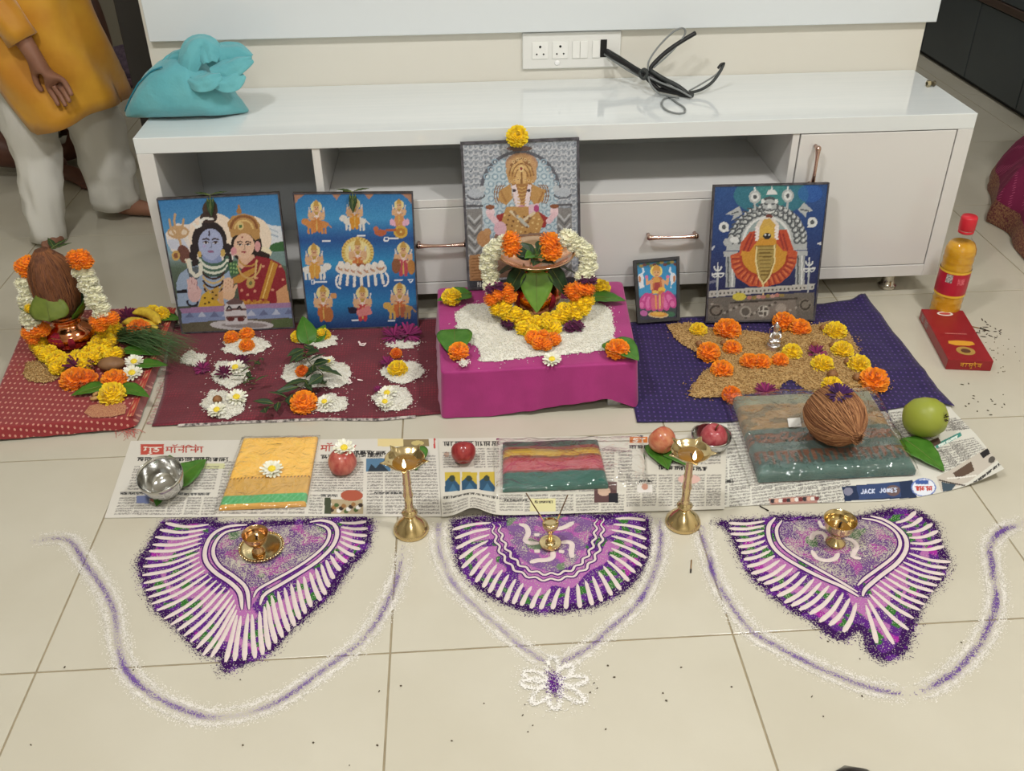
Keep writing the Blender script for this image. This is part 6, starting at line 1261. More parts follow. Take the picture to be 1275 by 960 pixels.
# ================================================================== brass lamps
m_brass = mat('brass', (226, 204, 156), .16, metal=1., var=(12, (212, 186, 132), .6)); m_brassd = mat('brass_dark', (186, 140, 70), .2, metal=1.)
m_oil = mat('lamp_oil', (128, 92, 36), .04, spec=.6); m_flame = mat('flame', (255, 220, 150), .5, emit=(255, 222, 170), estr=9); m_wick = mat('wick', (60, 50, 44), .9)
def tall_lamp(bu, bv, tv, label):
    p = G(bu, bv, .0006); t = thing('tall_brass_lamp', label, 'oil lamp', p, group='tall brass oil lamps'); H = HZ(p, tv)-p.z
    k = .0355
    MB().lathe([(.001, 0), (k, 0), (k*1.01, .003), (k*.98, .008), (k*.9, .013), (k*.6, .026), (k*.36, .034), (k*.26, .040)], 40).build('base', m_brass, t)
    z = .040; s = (H-.012-z)
    MB().lathe([(.009, z-.002), (.015, z+.004), (.016, z+.007), (.0095, z+.011), (.0075, z+.016), (.0095, z+.02), (.0078, z+.025), (.0085, z+s*.36), (.0105, z+s*.4), (.0085, z+s*.46), (.0078, z+s*.6), (.0090, z+s*.63), (.0078, z+s*.66), (.0072, z+s*.9), (.010, z+s)], 28).build('stem', m_brass, t)
    mb = MB(); n = 80; R = .0375; zt = H; prof = [(.2, -.016), (.55, -.014), (.85, -.007), (1., .0), (1.02, .001), (.97, .0008), (.83, -.005), (.5, -.0115), (.02, -.012)]; V = []; F = []
    for j, (r, dz) in enumerate(prof):
        for i in range(n):
            a = 2*PI*i/n; sp_ = max(0, math.cos(5*(a+PI/2)))**8 if r > .8 else 0; rr = r*R*(1+.30*sp_*(1 if r > .9 else .6)); V.append((rr*math.cos(a), rr*math.sin(a), zt+dz+.002*sp_))
    for j in range(len(prof)-1):
        for i in range(n): F.append((j*n+i, j*n+(i+1) % n, (j+1)*n+(i+1) % n, (j+1)*n+i))
    F.append(tuple(range(n-1, -1, -1))); F.append(tuple(range((len(prof)-1)*n, len(prof)*n))); mb.add(V, F).build('spouted_bowl', m_brass, t)
    MB().lathe([(.0005, H-.0085), (.026, H-.0085), (.0262, H-.0088)], 32).build('oil', m_oil, t)
    w0 = Vector((.0, -.024, H-.004)); MB().tube([(0, .0, H-.007), (0, -.012, H-.006), w0, w0+Vector((0, -.004, .004))], .0012, 6).build('wick', m_wick, t)
    MB().lathe([(.0005, 0), (.003, .003), (.0038, .007), (.0026, .013), (.0004, .021)], 12, Matrix.Translation(w0+Vector((0, -.004, .003)))).build('flame', m_flame, t)
    return t
tall_lamp(512, 660, 571, 'tall five-spouted brass oil lamp with lit wick, at the left between newspaper sheets'); tall_lamp(850, 651, 561, 'tall five-spouted brass oil lamp with lit wick, at the right in front of two apples')
# diya on a beaded plate
pp = G(326, 683, .0008); PL = thing('brass_plate', 'small brass plate with a beaded rim on the left powder pattern', 'plate', pp)
MB().lathe([(.001, .001), (.032, .001), (.041, .004), (.0425, .0055), (.041, .0062), (.032, .003), (.001, .003)], 48).build('plate_body', m_brass, PL)
bead = MB().ball((0, 0, 0), (.0027, .0027, .0021), 8, 6).mesh('bead', m_brass)
for k in range(44): a = 2*PI*k/44; link('bead', bead, PL, (.042*math.cos(a), .042*math.sin(a), .0062))
def cup(u, v, tv, R, label, m, z0=.0008, foot=.6, oil=True, lit=False):
    p = G(u, v, z0); t = thing('brass_cup_lamp', label, 'oil lamp', p); H = HZ(p, tv)-z0
    MB().lathe([(.001, 0), (R*foot, 0), (R*foot*1.02, .003), (R*foot*.9, .006), (R*.34, H*.2), (R*.2, H*.32), (R*.24, H*.38), (R*.2, H*.42), (R*.45, H*.47), (R*.8, H*.6), (R*.95, H*.8), (R, H*.97), (R*1.04, H), (R*1.0, H*.992), (R*.9, H*.8), (R*.74, H*.63), (R*.4, H*.53), (.001, H*.52)], 44).build('cup_body', m, t)
    if oil: MB().lathe([(.0005, H*.66), (R*.74, H*.66), (R*.745, H*.655)], 32).build('oil', m_oil, t)
    MB().tube([(0, 0, H*.55), (.002, .002, H*.8), (.001, -.003, H*.92)], .0022, 6).build('wick', m_wick, t)
    return t
cup(322, 687, 664, .0245, 'coppery brass cup lamp standing on the beaded plate', mat('brass_copper', (212, 172, 128), .18, metal=1.), z0=pp.z+.0032, foot=.5); cup(1040, 676, 647, .0305, 'brass goblet lamp on the right powder pattern', m_brass, foot=.62)
# incense holder
p = G(685, 679, .0012); IH = thing('incense_holder', 'small brass incense holder with two sticks on the middle powder pattern', 'incense holder', p); H = HZ(p, 650)-p.z
MB().lathe([(.001, 0), (.0165, 0), (.0205, .004), (.0215, .009), (.0205, .0095), (.016, .0065), (.006, .008), (.0048, .013), (.0042, H*.5), (.006, H*.56), (.0045, H*.62), (.010, H*.7), (.0152, H*.82), (.016, H*.92), (.0135, H), (.004, H*.98), (.001, H*.98)], 36).build('holder_body', m_brass, IH)
mb = MB()
for k in range(6): a = k*PI/3; mb.ball((.0135*math.cos(a), .0135*math.sin(a), H*.97), .0028, 8, 6)
mb.build('stick_knobs', m_brass, IH)
for (u, v, dx, lb) in ((655, 614, -.009, 'left'), (707, 616, .010, 'right')):
    a = Vector((dx, 0, H*.9)); e = AY(u, v, p.y+.035)-p; t = thing('incense_stick', 'burnt incense stick leaning to the %s in the brass holder' % lb, 'incense stick', p+a, group='incense sticks'); MB().tube([(0, 0, 0), (e-a)*.35], .0011, 6).build('bamboo', mat('bamboo', (196, 150, 90), .7), t); MB().tube([(e-a)*.33, e-a], .0013, 6).build('incense_paste', mat('incense_paste', (96, 70, 44), .9), t)
# ================================================================== coloured powder patterns on the tiles
m_pow = mat('coloured_powder', vc=True, rough=.95, spec=.1, powder=True, grain=700)
m_white = mat('white_powder_line', (220, 206, 200), .95, spec=.1, bump=(900, .4, .001), var=(160, (210, 196, 196), .6))
m_dark = mat('dark_powder_line', (62, 30, 92), .95, spec=.1, bump=(900, .4, .001), var=(200, (96, 40, 120), .7))
ZP = .0006
def ribbon(mb, pts, w0, w1=None, z=.0012, h=.0011, taper=True):
    """low rounded ridge of powder along a line"""
    n = len(pts); w1 = w0 if w1 is None else w1; V = []; F = []
    for i, p in enumerate(pts):
        t = (pts[min(n-1, i+1)]-pts[max(0, i-1)]); t.z = 0; t.normalize(); s = Vector((-t.y, t.x, 0)); f = i/(n-1); w_ = lerp(w0, w1, f)*(math.sin(PI*min(1, max(.0, min(f, 1-f)*6+.12)/1.0)*.5)**.5 if taper else 1)
        for q, hh in ((-1, 0), (-.6, .8), (0, 1), (.6, .8), (1, 0)): V.append((p.x+s.x*w_*q, p.y+s.y*w_*q, z+h*hh))
    for i in range(n-1):
        for k in range(4): a = i*5+k; F.append((a, a+5, a+6, a+1))
    mb.add(V, F)
def bed(par, poly, colf, densf, st=.0026, z=ZP, IN=None):
    P = np.array([(p.x, p.y) for p in poly]); x0, y0 = P.min(0)-.02; x1, y1 = P.max(0)+.02
    gx, gy = np.meshgrid(np.arange(x0, x1, st), np.arange(y0, y1, st)); ins = inside(P, gx, gy); d = edge_dist(P, gx, gy)*np.where(ins, 1, -1); keep = d > -.018
    im = inside(IN, gx, gy) if IN is not None else np.zeros(gx.shape, bool)
    idx = -np.ones(gx.shape, int); mb = MB(); l = par.location
    for j, i in zip(*np.nonzero(keep)):
        idx[j, i] = len(mb.v); mb.v.append((gx[j, i]-l.x, gy[j, i]-l.y, z)); mb.c.append(colf(gx[j, i], gy[j, i], d[j, i], im[j, i])); mb.d.append(densf(gx[j, i], gy[j, i], d[j, i], im[j, i]))
    for j in range(gx.shape[0]-1):
        for i in range(gx.shape[1]-1):
            q = (idx[j, i], idx[j, i+1], idx[j+1, i+1], idx[j+1, i])
            if min(q) >= 0: mb.f.append(q)
    o = mb.build('coloured_powder_bed', m_pow, par); o['kind'] = 'stuff'; return o
PUR, DPUR, MAG, GRN, LIL = [np.array(lin(c)) for c in ((92, 40, 126), (58, 24, 82), (160, 48, 152), (56, 112, 50), (206, 176, 198))]
def rangoli(label, center, hearts, fans, symbol, bedpoly, inner, zig=None, seed=0, lw=.0050):
    """hearts: double outline lines; fans: (inner line, list of outer ends, bend); everything measured on the floor"""
    c = G(*center); t = thing('powder_pattern', label, 'floor pattern', c, group='powder patterns')
    L_ = lambda pts, n=24: [p-c for p in smooth_pl([G(*q) for q in pts], n)]
    bp_ = smooth_pl([G(*q) for q in bedpoly]+[G(*bedpoly[0])], 120)[:-1]; inn = [G(*q) for q in inner]; IN = np.array([(p.x, p.y) for p in smooth_pl(inn+[inn[0]], 60)[:-1]])
    def colf(x, y, d, im):
        a = nz(x*38, y*38, seed); b = nz(x*22, y*22, seed+9)
        if im:
            k = PUR if a > -.12 else MAG
            if b > .34: k = GRN
            return tuple(k*.8+LIL*.2*(1 if zig else .6))
        if d < .018: k = DPUR if a > -.25 else PUR
        elif d < .036: k = PUR if a > -.12 else (GRN if b > -.1 else MAG)
        else: k = MAG*.7+LIL*.3 if b < .02 else (GRN if a > .2 else PUR)
        return tuple(k)
    def densf(x, y, d, im):
        if d < 0: return .55*math.exp(d/.005)
        e = .9 if d > .004 else .75
        if im:
            f = (.52 if not zig else .8)+.5*nz(x*30, y*30, seed+3); return max(.12, min(.97, f))
        return e
    bed(t, bp_, colf, densf, IN=IN)
    for ln, w_ in hearts:
        P = L_(ln, 30); mb = MB(); ribbon(mb, P, w_*1.0+.0026, z=.0008, h=.0006); mb.build('dark_outline', m_dark, t)
        mb = MB(); ribbon(mb, P, w_); mb.build('white_outline', m_white, t)
    for inl, outs, bend in fans:
        I = smooth_pl([G(*q) for q in inl], len(outs))
        for k, (o_, a) in enumerate(zip(outs, I)):
            e = G(*o_)-c; a = a-c; e = a+(e-a)*1.07; m_ = (a+e)/2+Vector((0, -1, 0))*bend*(a-e).length; P = smooth_pl([a, m_, e], 9)
            mb = MB(); ribbon(mb, P, .0031, lw, z=.0011); mb.build('white_stroke', m_white, t)
    for pts, w_ in symbol:
        mb = MB(); ribbon(mb, L_(pts, 16), w_, z=.0014, h=.0014); mb.build('symbol_stroke', m_white, t)
    for pts in zig or []:
        P = L_(pts, 90); Q_ = []
        for i, p in enumerate(P):
            d = (P[min(89, i+1)]-P[max(0, i-1)]).normalized(); Q_.append(p+Vector((-d.y, d.x, 0))*.0032*math.sin(i*1.05))
        mb = MB(); ribbon(mb, Q_, .0048, z=.0008, h=.0006); mb.build('dark_zigzag', m_dark, t); mb = MB(); ribbon(mb, Q_, .0024, z=.0013); mb.build('white_zigzag', m_white, t)
    return t
za = lambda L: [(x/2.5+20, y/2.5+620) for x, y in L]; zb = lambda L: [(x/3.036+480, y/3.036+620) for x, y in L]; zc_ = lambda L: [(x/3+850, y/3+610) for x, y in L]
rangoli('purple heart-shaped powder pattern holding the beaded brass plate', (322, 720),
    [(za([(720, 85), (660, 90), (612, 115), (589, 160), (592, 200), (622, 235), (667, 265), (697, 298), (704, 350)]), .0042), (za([(700, 98), (652, 108), (622, 138), (614, 175), (634, 213), (682, 248), (718, 285), (726, 350)]), .0036),
     (za([(760, 335), (772, 303), (822, 272), (880, 237), (940, 197), (985, 152), (1000, 112), (988, 82), (950, 71), (915, 77)]), .0042), (za([(740, 312), (752, 287), (802, 258), (870, 220), (928, 180), (966, 142), (976, 108), (962, 90), (935, 84)]), .0034)],
    [(za([(600, 84), (586, 110), (574, 150), (572, 200), (600, 240), (640, 270), (672, 300), (686, 345), (690, 375), (705, 365), (722, 362)]),
      za([(475, 80), (458, 100), (444, 122), (436, 145), (425, 165), (415, 188), (408, 212), (406, 238), (410, 262), (416, 284), (424, 305), (434, 325), (450, 345), (472, 370), (492, 388), (512, 405), (532, 422), (552, 440), (570, 460), (588, 482), (612, 488), (655, 503), (682, 500), (712, 498)]), .10),
     (za([(1008, 78), (1014, 110), (1000, 155), (955, 205), (890, 250), (830, 285), (790, 310), (770, 345), (750, 360), (735, 365)]),
      za([(1085, 75), (1090, 96), (1088, 118), (1082, 140), (1068, 160), (1050, 180), (1028, 200), (1008, 225), (988, 250), (974, 275), (962, 298), (946, 316), (918, 335), (900, 355), (882, 373), (866, 394), (848, 410), (828, 428), (808, 446), (788, 466), (768, 482), (744, 492)]), .06)],
    [], za([(455, 72), (600, 62), (640, 78), (720, 74), (900, 66), (1000, 60), (1100, 62), (1106, 110), (1092, 165), (1040, 220), (995, 290), (960, 325), (900, 380), (850, 420), (810, 470), (770, 495), (700, 525), (650, 545), (632, 520), (640, 498), (590, 492), (540, 455), (490, 395), (440, 360), (405, 300), (385, 240), (380, 190), (410, 150), (430, 110)]),
    za([(705, 100), (655, 110), (626, 140), (618, 175), (640, 212), (690, 250), (730, 300), (745, 285), (800, 255), (870, 216), (925, 178), (960, 140), (968, 110), (950, 92), (900, 84), (800, 88)]), seed=1)
rangoli('half-round purple powder pattern with a swastika under the incense holder', (690, 690), [],
    [(zb([(398, 95), (392, 140), (385, 180), (395, 215), (420, 255), (455, 285), (500, 315), (545, 335), (600, 345), (650, 345), (700, 335), (745, 320), (790, 295), (825, 260), (850, 215), (855, 170), (855, 120), (870, 80)]),
      zb([(262, 120), (272, 152), (275, 190), (285, 228), (295, 262), (325, 290), (345, 315), (372, 335), (395, 355), (425, 372), (455, 390), (485, 398), (515, 405), (552, 415), (588, 418), (632, 418), (682, 416), (735, 412), (780, 402), (815, 388), (852, 365), (885, 345), (915, 312), (938, 280), (962, 255), (978, 225), (980, 190), (978, 155), (975, 120), (975, 85)]), -.06)],
    [(zb([(505, 102), (530, 108), (540, 135), (528, 162), (548, 172), (580, 173)]), .0055), (zb([(636, 118), (662, 117), (685, 108), (710, 94)]), .0055), (zb([(662, 172), (690, 168), (705, 178), (702, 205), (706, 230)]), .0055), (zb([(632, 200), (632, 225), (610, 236), (575, 238), (545, 246)]), .0055),
     (zb([(562, 141), (582, 141)]), .0048), (zb([(562, 203), (584, 203)]), .0048), (zb([(655, 203), (676, 206)]), .0045)],
    zb([(250, 85), (330, 72), (440, 68), (620, 62), (800, 62), (900, 56), (985, 70), (1000, 120), (1003, 190), (985, 250), (950, 310), (900, 355), (850, 385), (780, 415), (700, 428), (620, 436), (540, 432), (470, 410), (400, 380), (340, 335), (290, 285), (262, 220), (250, 150)]),
    zb([(460, 75), (760, 75), (770, 140), (750, 200), (710, 250), (650, 278), (580, 270), (520, 235), (480, 180), (462, 120)]), zig=[zb([(404, 100), (415, 150), (435, 205), (470, 255), (520, 290), (580, 308), (640, 310), (700, 298), (755, 268), (798, 215), (818, 150), (820, 80)]), zb([(428, 100), (440, 150), (462, 200), (495, 242), (535, 270), (590, 287), (645, 288), (695, 276), (738, 248), (775, 200), (792, 140), (795, 80)])], seed=2)
rangoli('purple heart-shaped powder pattern with a curved sign under the goblet lamp', (1050, 730),
    [(zc_([(345, 106), (320, 140), (327, 195), (362, 240), (432, 285), (520, 330), (600, 365), (658, 400)]), .0042), (zc_([(370, 116), (350, 150), (364, 200), (412, 243), (502, 295), (590, 345), (654, 384)]), .0034),
     (zc_([(672, 400), (682, 372), (740, 322), (800, 276), (833, 228), (833, 182), (800, 142), (750, 112), (700, 99)]), .0042), (zc_([(652, 360), (680, 332), (730, 296), (788, 250), (812, 208), (802, 168), (770, 138), (722, 116), (668, 108)]), .0034)],
    [(zc_([(306, 118), (302, 150), (310, 200), (350, 255), (420, 300), (500, 340), (570, 372), (620, 405), (648, 425)]),
      zc_([(180, 125), (182, 145), (186, 165), (206, 190), (214, 213), (224, 236), (234, 260), (246, 286), (262, 312), (286, 336), (310, 350), (334, 374), (360, 394), (386, 418), (412, 430), (442, 445), (480, 460), (516, 488), (552, 502), (602, 526)]), .07),
     (zc_([(795, 125), (838, 165), (850, 215), (835, 258), (790, 300), (740, 338), (705, 372), (692, 410), (684, 432)]),
      zc_([(865, 85), (888, 108), (925, 130), (945, 156), (958, 188), (966, 212), (990, 268), (976, 290), (968, 314), (955, 332), (940, 355), (925, 376), (907, 400), (893, 424), (875, 444), (852, 474), (834, 516), (782, 568), (722, 566)]), .10)],
    [(zc_([(478, 190), (490, 166), (520, 162), (536, 180), (534, 196)]), .005), (zc_([(482, 228), (500, 255), (535, 266), (568, 258), (582, 238)]), .005), (zc_([(606, 184), (632, 190), (650, 212), (638, 238), (636, 252), (666, 258)]), .005), (zc_([(508, 118), (520, 140), (540, 148)]), .004)],
    zc_([(120, 122), (200, 112), (300, 108), (350, 95), (500, 100), (660, 95), (720, 82), (800, 70), (880, 78), (945, 125), (965, 190), (995, 260), (975, 330), (930, 385), (890, 450), (862, 520), (830, 610), (750, 640), (690, 600), (662, 530), (610, 562), (545, 545), (480, 490), (390, 445), (300, 370), (235, 300), (195, 215), (165, 155)]),
    zc_([(376, 122), (362, 155), (376, 200), (420, 240), (510, 290), (600, 340), (645, 362), (680, 325), (730, 288), (782, 245), (802, 206), (790, 170), (760, 142), (715, 122), (640, 112), (500, 108)]), seed=3)
# trailing bands of white and violet powder
def band(label, pts, w_=.0148, seed=0, tone=1.0, pts2=None):
    P = smooth_pl([G(*q) for q in pts], 200); c = P[100].copy(); t = thing('powder_band', label, 'floor pattern', c, group='powder bands'); nv = 33; mb = MB(); V = []; wc, pc = np.array(lin((228, 224, 216))), np.array(lin((110, 80, 150)))
    for i, p in enumerate(P):
        d = (P[min(199, i+1)]-P[max(0, i-1)]).normalized(); s = Vector((-d.y, d.x, 0)); f = i/199
        for j in range(nv):
            q = (j/(nv-1)*2-1)*2.0; x = p+s*w_*q; n1 = nz(x.x*60, x.y*60, seed); sh = .35*nz(f*9, 0, seed+5)
            edge = math.exp(-((abs(q)-.9-.25*n1)/.34)**2)*(.54+.35*nz(f*17, q > 0, seed+7))+math.exp(-((abs(q)-1.4)/.35)**2)*.06; mid = math.exp(-((q-sh)/.40)**2)*(.40+.5*nz(f*11, 1, seed+2)); hz = .16*math.exp(-(q/1.5)**2)
            ends = min(1, f*12, (1-f)*12); dn = min(.97, max(edge, mid, 0)+hz)*ends; k = mid/(mid+edge+hz+1e-6); k = min(1, k*1.25*tone)
            mb.v.append((x.x-c.x, x.y-c.y, .0005+.0006*dn)); mb.c.append(tuple(wc*(1-k)+pc*k)); mb.d.append(dn)
    for i in range(199):
        for j in range(nv-1): a = i*nv+j; mb.f.append((a, a+nv, a+nv+1, a+1))
    o = mb.build('loose_powder', m_pow, t); o['kind'] = 'stuff'
    for k, off in enumerate((-1.05, .98)):                      # the two thicker white finger lines at its edges
        Q_ = []
        for i in range(4, 196, 2):
            d = (P[i+1]-P[i-1]).normalized(); Q_.append(P[i]-c+Vector((-d.y, d.x, 0))*w_*(off+.22*nz(i*.05, k, seed)))
        mb = MB(); n = len(Q_)
        for i, p in enumerate(Q_):
            d = (Q_[min(n-1, i+1)]-Q_[max(0, i-1)]).normalized(); s = Vector((-d.y, d.x, 0))
            for q in range(7): mb.v.append(tuple(p+s*.0042*(q/3-1)+Vector((0, 0, .0014)))); mb.c.append(tuple(wc)); mb.d.append(max(0, min(.9, .55*math.exp(-((q-3)/1.7)**2)*(.7+.9*nz(i*.13, q, seed+k)))))
        for i in range(n-1):
            for q in range(6): a = i*7+q; mb.f.append((a, a+7, a+8, a+1))
        o = mb.build('white_edge_line', m_pow, t); o['kind'] = 'stuff'
    return t
band('white and violet powder band sweeping under the left heart pattern', za([(30, 140), (100, 128), (165, 135), (215, 200), (265, 270), (300, 350), (315, 440), (345, 530), (405, 600), (485, 650), (590, 682), (700, 672), (830, 625), (960, 538), (1070, 450), (1140, 350), (1190, 250), (1205, 170), (1195, 140)]), seed=1)
band('white and violet powder band from the left tall lamp down to the small powder flower', zb([(205, 85), (200, 180), (225, 262), (270, 340), (350, 420), (440, 500), (530, 572), (590, 612), (628, 640)]), seed=2, w_=.0138, tone=.75)
band('white and violet powder band from the right tall lamp down to the small powder flower', zb([(1035, 75), (1042, 180), (1012, 290), (960, 390), (890, 460), (790, 548), (705, 605), (640, 640)]), seed=3, w_=.0138)
band('white and violet powder band under the left half of the right heart pattern', zc_([(75, 120), (82, 200), (112, 300), (172, 420), (262, 530), (382, 602), (500, 660), (640, 722), (780, 755), (852, 762)]), seed=4)
band('white and violet powder band rising along the right edge of the floor', zc_([(858, 762), (925, 740), (1012, 680), (1092, 600), (1150, 500), (1172, 400), (1158, 300), (1150, 210), (1200, 150), (1300, 112)]), seed=5, tone=1.3)
# small powder flower in the middle
fc = G(*zb([(636, 700)])[0]); t = thing('powder_flower', 'small white powder flower with a violet heart where the two bands meet', 'floor pattern', fc)
pl_ = []; ex = []
for x, y in ((530, 665), (520, 705), (560, 775), (640, 795), (745, 770), (755, 690), (700, 640), (632, 610)):
    e = G(*zb([(x, y)])[0])-fc; d = e.normalized(); s = Vector((-d.y, d.x, 0)); L_ = e.length; ex.append(fc+d*(L_+.008))
    P = smooth_pl([d*.008, d*L_*.55+s*.010, d*L_+s*.005, d*L_-s*.005, d*L_*.55-s*.010, d*.008], 24); pl_.append(np.array([(p.x+fc.x, p.y+fc.y) for p in P]))
def petal_dens(x, y, d, m):
    r = min(float(np.min(np.hypot(q[:, 0]-x, q[:, 1]-y))) for q in pl_); return .92*math.exp(-(r/.0042)**2)+.03
bed(t, ex, lambda x, y, d, m: lin((234, 231, 226)), petal_dens, st=.0018, z=.0024).name = 'white_petals'
hp = [G(*q) for q in zb([(625, 665), (650, 680), (658, 715), (645, 745), (625, 740), (618, 700)])]
b_ = bed(t, hp, lambda x, y, d, m: tuple(PUR), lambda x, y, d, m: .75 if d > .002 else .4*math.exp(d/.006), z=.0032)
# ================================================================== on and around the console
t = thing('switchboard', 'white electric switchboard with two sockets on the wall strip', 'switchboard', Vector((.328, WY, .602)))
MB().box(-.137, .137, -.009, -.0005, -.05, .048, bev=.003).build('faceplate', mat('switch_white', (232, 232, 228), .25), t, smooth=False)
m_sw = mat('switch_module', (240, 240, 236), .22); m_hole = mat('socket_hole', (14, 14, 14), .6)
for x in (-.088, -.032):
    s = MB().box(x-.022, x+.022, -.0115, -.009, -.022, .024, bev=.001).build('socket', m_sw, t, smooth=False); mb = MB()
    for hx, hz, r in ((0, .011, .0034), (-.0095, -.009, .0024), (.0095, -.009, .0024)): mb.lathe([(.0001, 0), (r, 0), (r, .0009)], 14, Matrix.Translation((x+hx, -.0119, hz)) @ Matrix.Rotation(-PI/2, 4, 'X'))
    mb.build('pin_holes', m_hole, s)
for x in (.012, .034, .068): MB().box(x-.0105, x+.0105, -.0125, -.009, -.022, .024, bev=.001).build('switch', m_sw, t, smooth=False)
MB().box(.080, .098, -.0098, -.0088, -.022, .026).build('open_slot', m_hole, t, smooth=False)
MB().lathe([(.006, 0), (.0075, .0006), (.006, .0012)], 16, Matrix.Translation((-.04, -.0092, -.034)) @ Matrix.Rotation(PI/2, 4, 'X')).build('sticker', mat('sticker_white', (250, 250, 250), .3), t)
# cables coming out of the slot, tied in a bundle
cb = thing('cable_bundle', 'black and grey cables hanging from the switchboard, tied in a bundle on the console', 'cables', Vector((.60, 2.55, CZ1)))
m_blk = mat('cable_black', (26, 26, 28), .4); m_gry = mat('cable_grey', (128, 132, 132), .4); m_dg = mat('cable_dark', (52, 56, 56), .45)
ZZ = lambda p: Vector((p.x, p.y, max(p.z, CZ1+.0078)))
def cable(pts, r, m, name='cable', n=30, flat=1.): MB().tube([ZZ(p)-cb.location for p in smooth_pl([AY(*q) for q in pts], n)], r, 8, flat=flat).build(name, m, cb)
cable([(752, 62, 2.727), (762, 70, 2.70), (778, 79, 2.67), (792, 88, 2.64), (802, 94, 2.62)], .0065, m_blk, 'black_cable'); cable([(751, 66, 2.727), (765, 76, 2.69), (780, 86, 2.66), (798, 96, 2.63)], .0034, m_gry, 'grey_cable'); cable([(753, 60, 2.727), (770, 70, 2.70), (790, 83, 2.65), (806, 92, 2.61)], .0034, m_dg)
for k, (du, dv, r) in enumerate(((0, 0, .0075), (4, -4, .0065), (-1, 5, .006), (6, 1, .006), (2, 7, .005))): cable([(806+du, 92+dv, 2.605), (822+du, 104+dv*1.5, 2.58), (840+du, 113+dv*1.4, 2.55), (860+du*.4, 123+dv*.5, 2.52)], r, m_blk if k % 2 == 0 else m_dg, 'folded_cable')
cable([(806, 95, 2.595), (825, 104, 2.56), (845, 112, 2.53), (861, 121, 2.505)], .0026, m_gry, 'grey_cable'); cable([(806, 94, 2.60), (812, 108, 2.555), (826, 120, 2.53), (845, 126, 2.50)], .0026, m_gry, 'grey_cable')
cable([(808, 92, 2.605), (812, 82, 2.61), (828, 66, 2.62), (846, 53, 2.63), (866, 41, 2.64)], .006, m_blk, 'black_cable'); cable([(807, 88, 2.60), (808, 76, 2.61), (820, 58, 2.62), (838, 40, 2.63), (850, 35, 2.635), (853, 42, 2.635), (842, 58, 2.625), (828, 72, 2.615), (814, 84, 2.605)], .0025, m_gry, 'grey_loop', 50)
cable([(856, 116, 2.53), (872, 112, 2.545), (886, 103, 2.56), (896, 90, 2.575), (901, 80, 2.585)], .0042, m_dg, 'bent_cable'); cable([(858, 113, 2.535), (874, 104, 2.55), (890, 94, 2.57), (897, 87, 2.58)], .0024, m_gry, 'grey_cable'); cable([(902, 79, 2.585), (898, 80, 2.58), (894, 85, 2.575)], .0035, m_blk, 'cable_end')
MB().tube([p-cb.location for p in smooth_pl([G(u, v, CZ1+.0035) for u, v in ((834, 121), (843, 128), (852, 134), (852, 140), (842, 141), (830, 137), (824, 130), (827, 123), (836, 120))], 50)], .0025, 8).build('grey_loop', m_gry, cb)
MB().tube([ZZ(p)-cb.location for p in smooth_pl([AY(797, 90, 2.61), AY(802, 86, 2.60), AY(806, 90, 2.585), AY(803, 98, 2.585), AY(798, 96, 2.60), AY(797, 90, 2.61)], 24)], .004, 8).build('tie', m_dg, cb)
# small metal ring fitting
rp = G(1155, 108, CZ1); t = thing('metal_fitting', 'tiny metal screw fitting near the right end of the console top', 'fitting', rp)
m_nick = mat('dull_brass', (178, 168, 140), .3, metal=1.)
MB().lathe([(.006, 0), (.0095, 0), (.0095, .008), (.006, .008), (.006, 0)], 6, Matrix.Translation((-.004, 0, .0083)) @ Matrix.Rotation(PI/2, 4, 'Y') @ Matrix.Rotation(PI/6, 4, 'Z'), cap=False).build('nut', m_nick, t, smooth=False)
MB().lathe([(.0001, 0), (.0055, 0), (.0055, .012), (.008, .012), (.008, .016), (.0001, .016)], 14, Matrix.Translation((.002, 0, .0085)) @ Matrix.Rotation(PI/2, 4, 'Y')).build('screw', mat('dark_screw', (120, 112, 96), .35, metal=1.), t)

# teal cloth bag
bo_ = Vector((-.69, 2.515, CZ1)); BAG = thing('cloth_bag', 'teal cloth bag with a twisted top at the left end of the console', 'bag', bo_)
m_teal = mat('teal_cloth', (92, 168, 178), .8, sheen=.3, bump=(38, .7, .006), var=(10, (112, 184, 190), .6))
ks = [(-.162, .004, .012), (-.155, .016, .03), (-.13, .05, .055), (-.10, .085, .07), (-.06, .115, .082), (-.02, .128, .088), (.03, .125, .088), (.07, .105, .08), (.10, .075, .065), (.122, .035, .04), (.14, .016, .026), (.152, .004, .008)]
V = []; F = []; n = 28; xs = np.linspace(-.162, .152, 34)
for x in xs:
    h = np.interp(x, [k[0] for k in ks], [k[1] for k in ks])*1.13; d = np.interp(x, [k[0] for k in ks], [k[2] for k in ks])
    for k in range(n):
        a = 2*PI*k/n; ca, sa = math.cos(a), math.sin(a); y = d*math.copysign(abs(ca)**.75, ca); z = h*(.5+.5*math.copysign(abs(sa)**(.7 if sa < 0 else .9), sa)); f = .010*nz(x*20, y*26+z*16, 3)+.005*nz(x*46, z*52+y*20, 8)
        V.append((x+f*.4, y*(1+f*6*(z > .01))-.02*(z/.13)*0, max(.0006, z+f*(z > .01))))
for i in range(len(xs)-1):
    for k in range(n): F.append((i*n+k, (i+1)*n+k, (i+1)*n+(k+1) % n, i*n+(k+1) % n))
F += [tuple(range(n)), tuple(range((len(xs)-1)*n, len(xs)*n))[::-1]]
MB().add(V, F).build('bag_body', m_teal, BAG, sub=1)
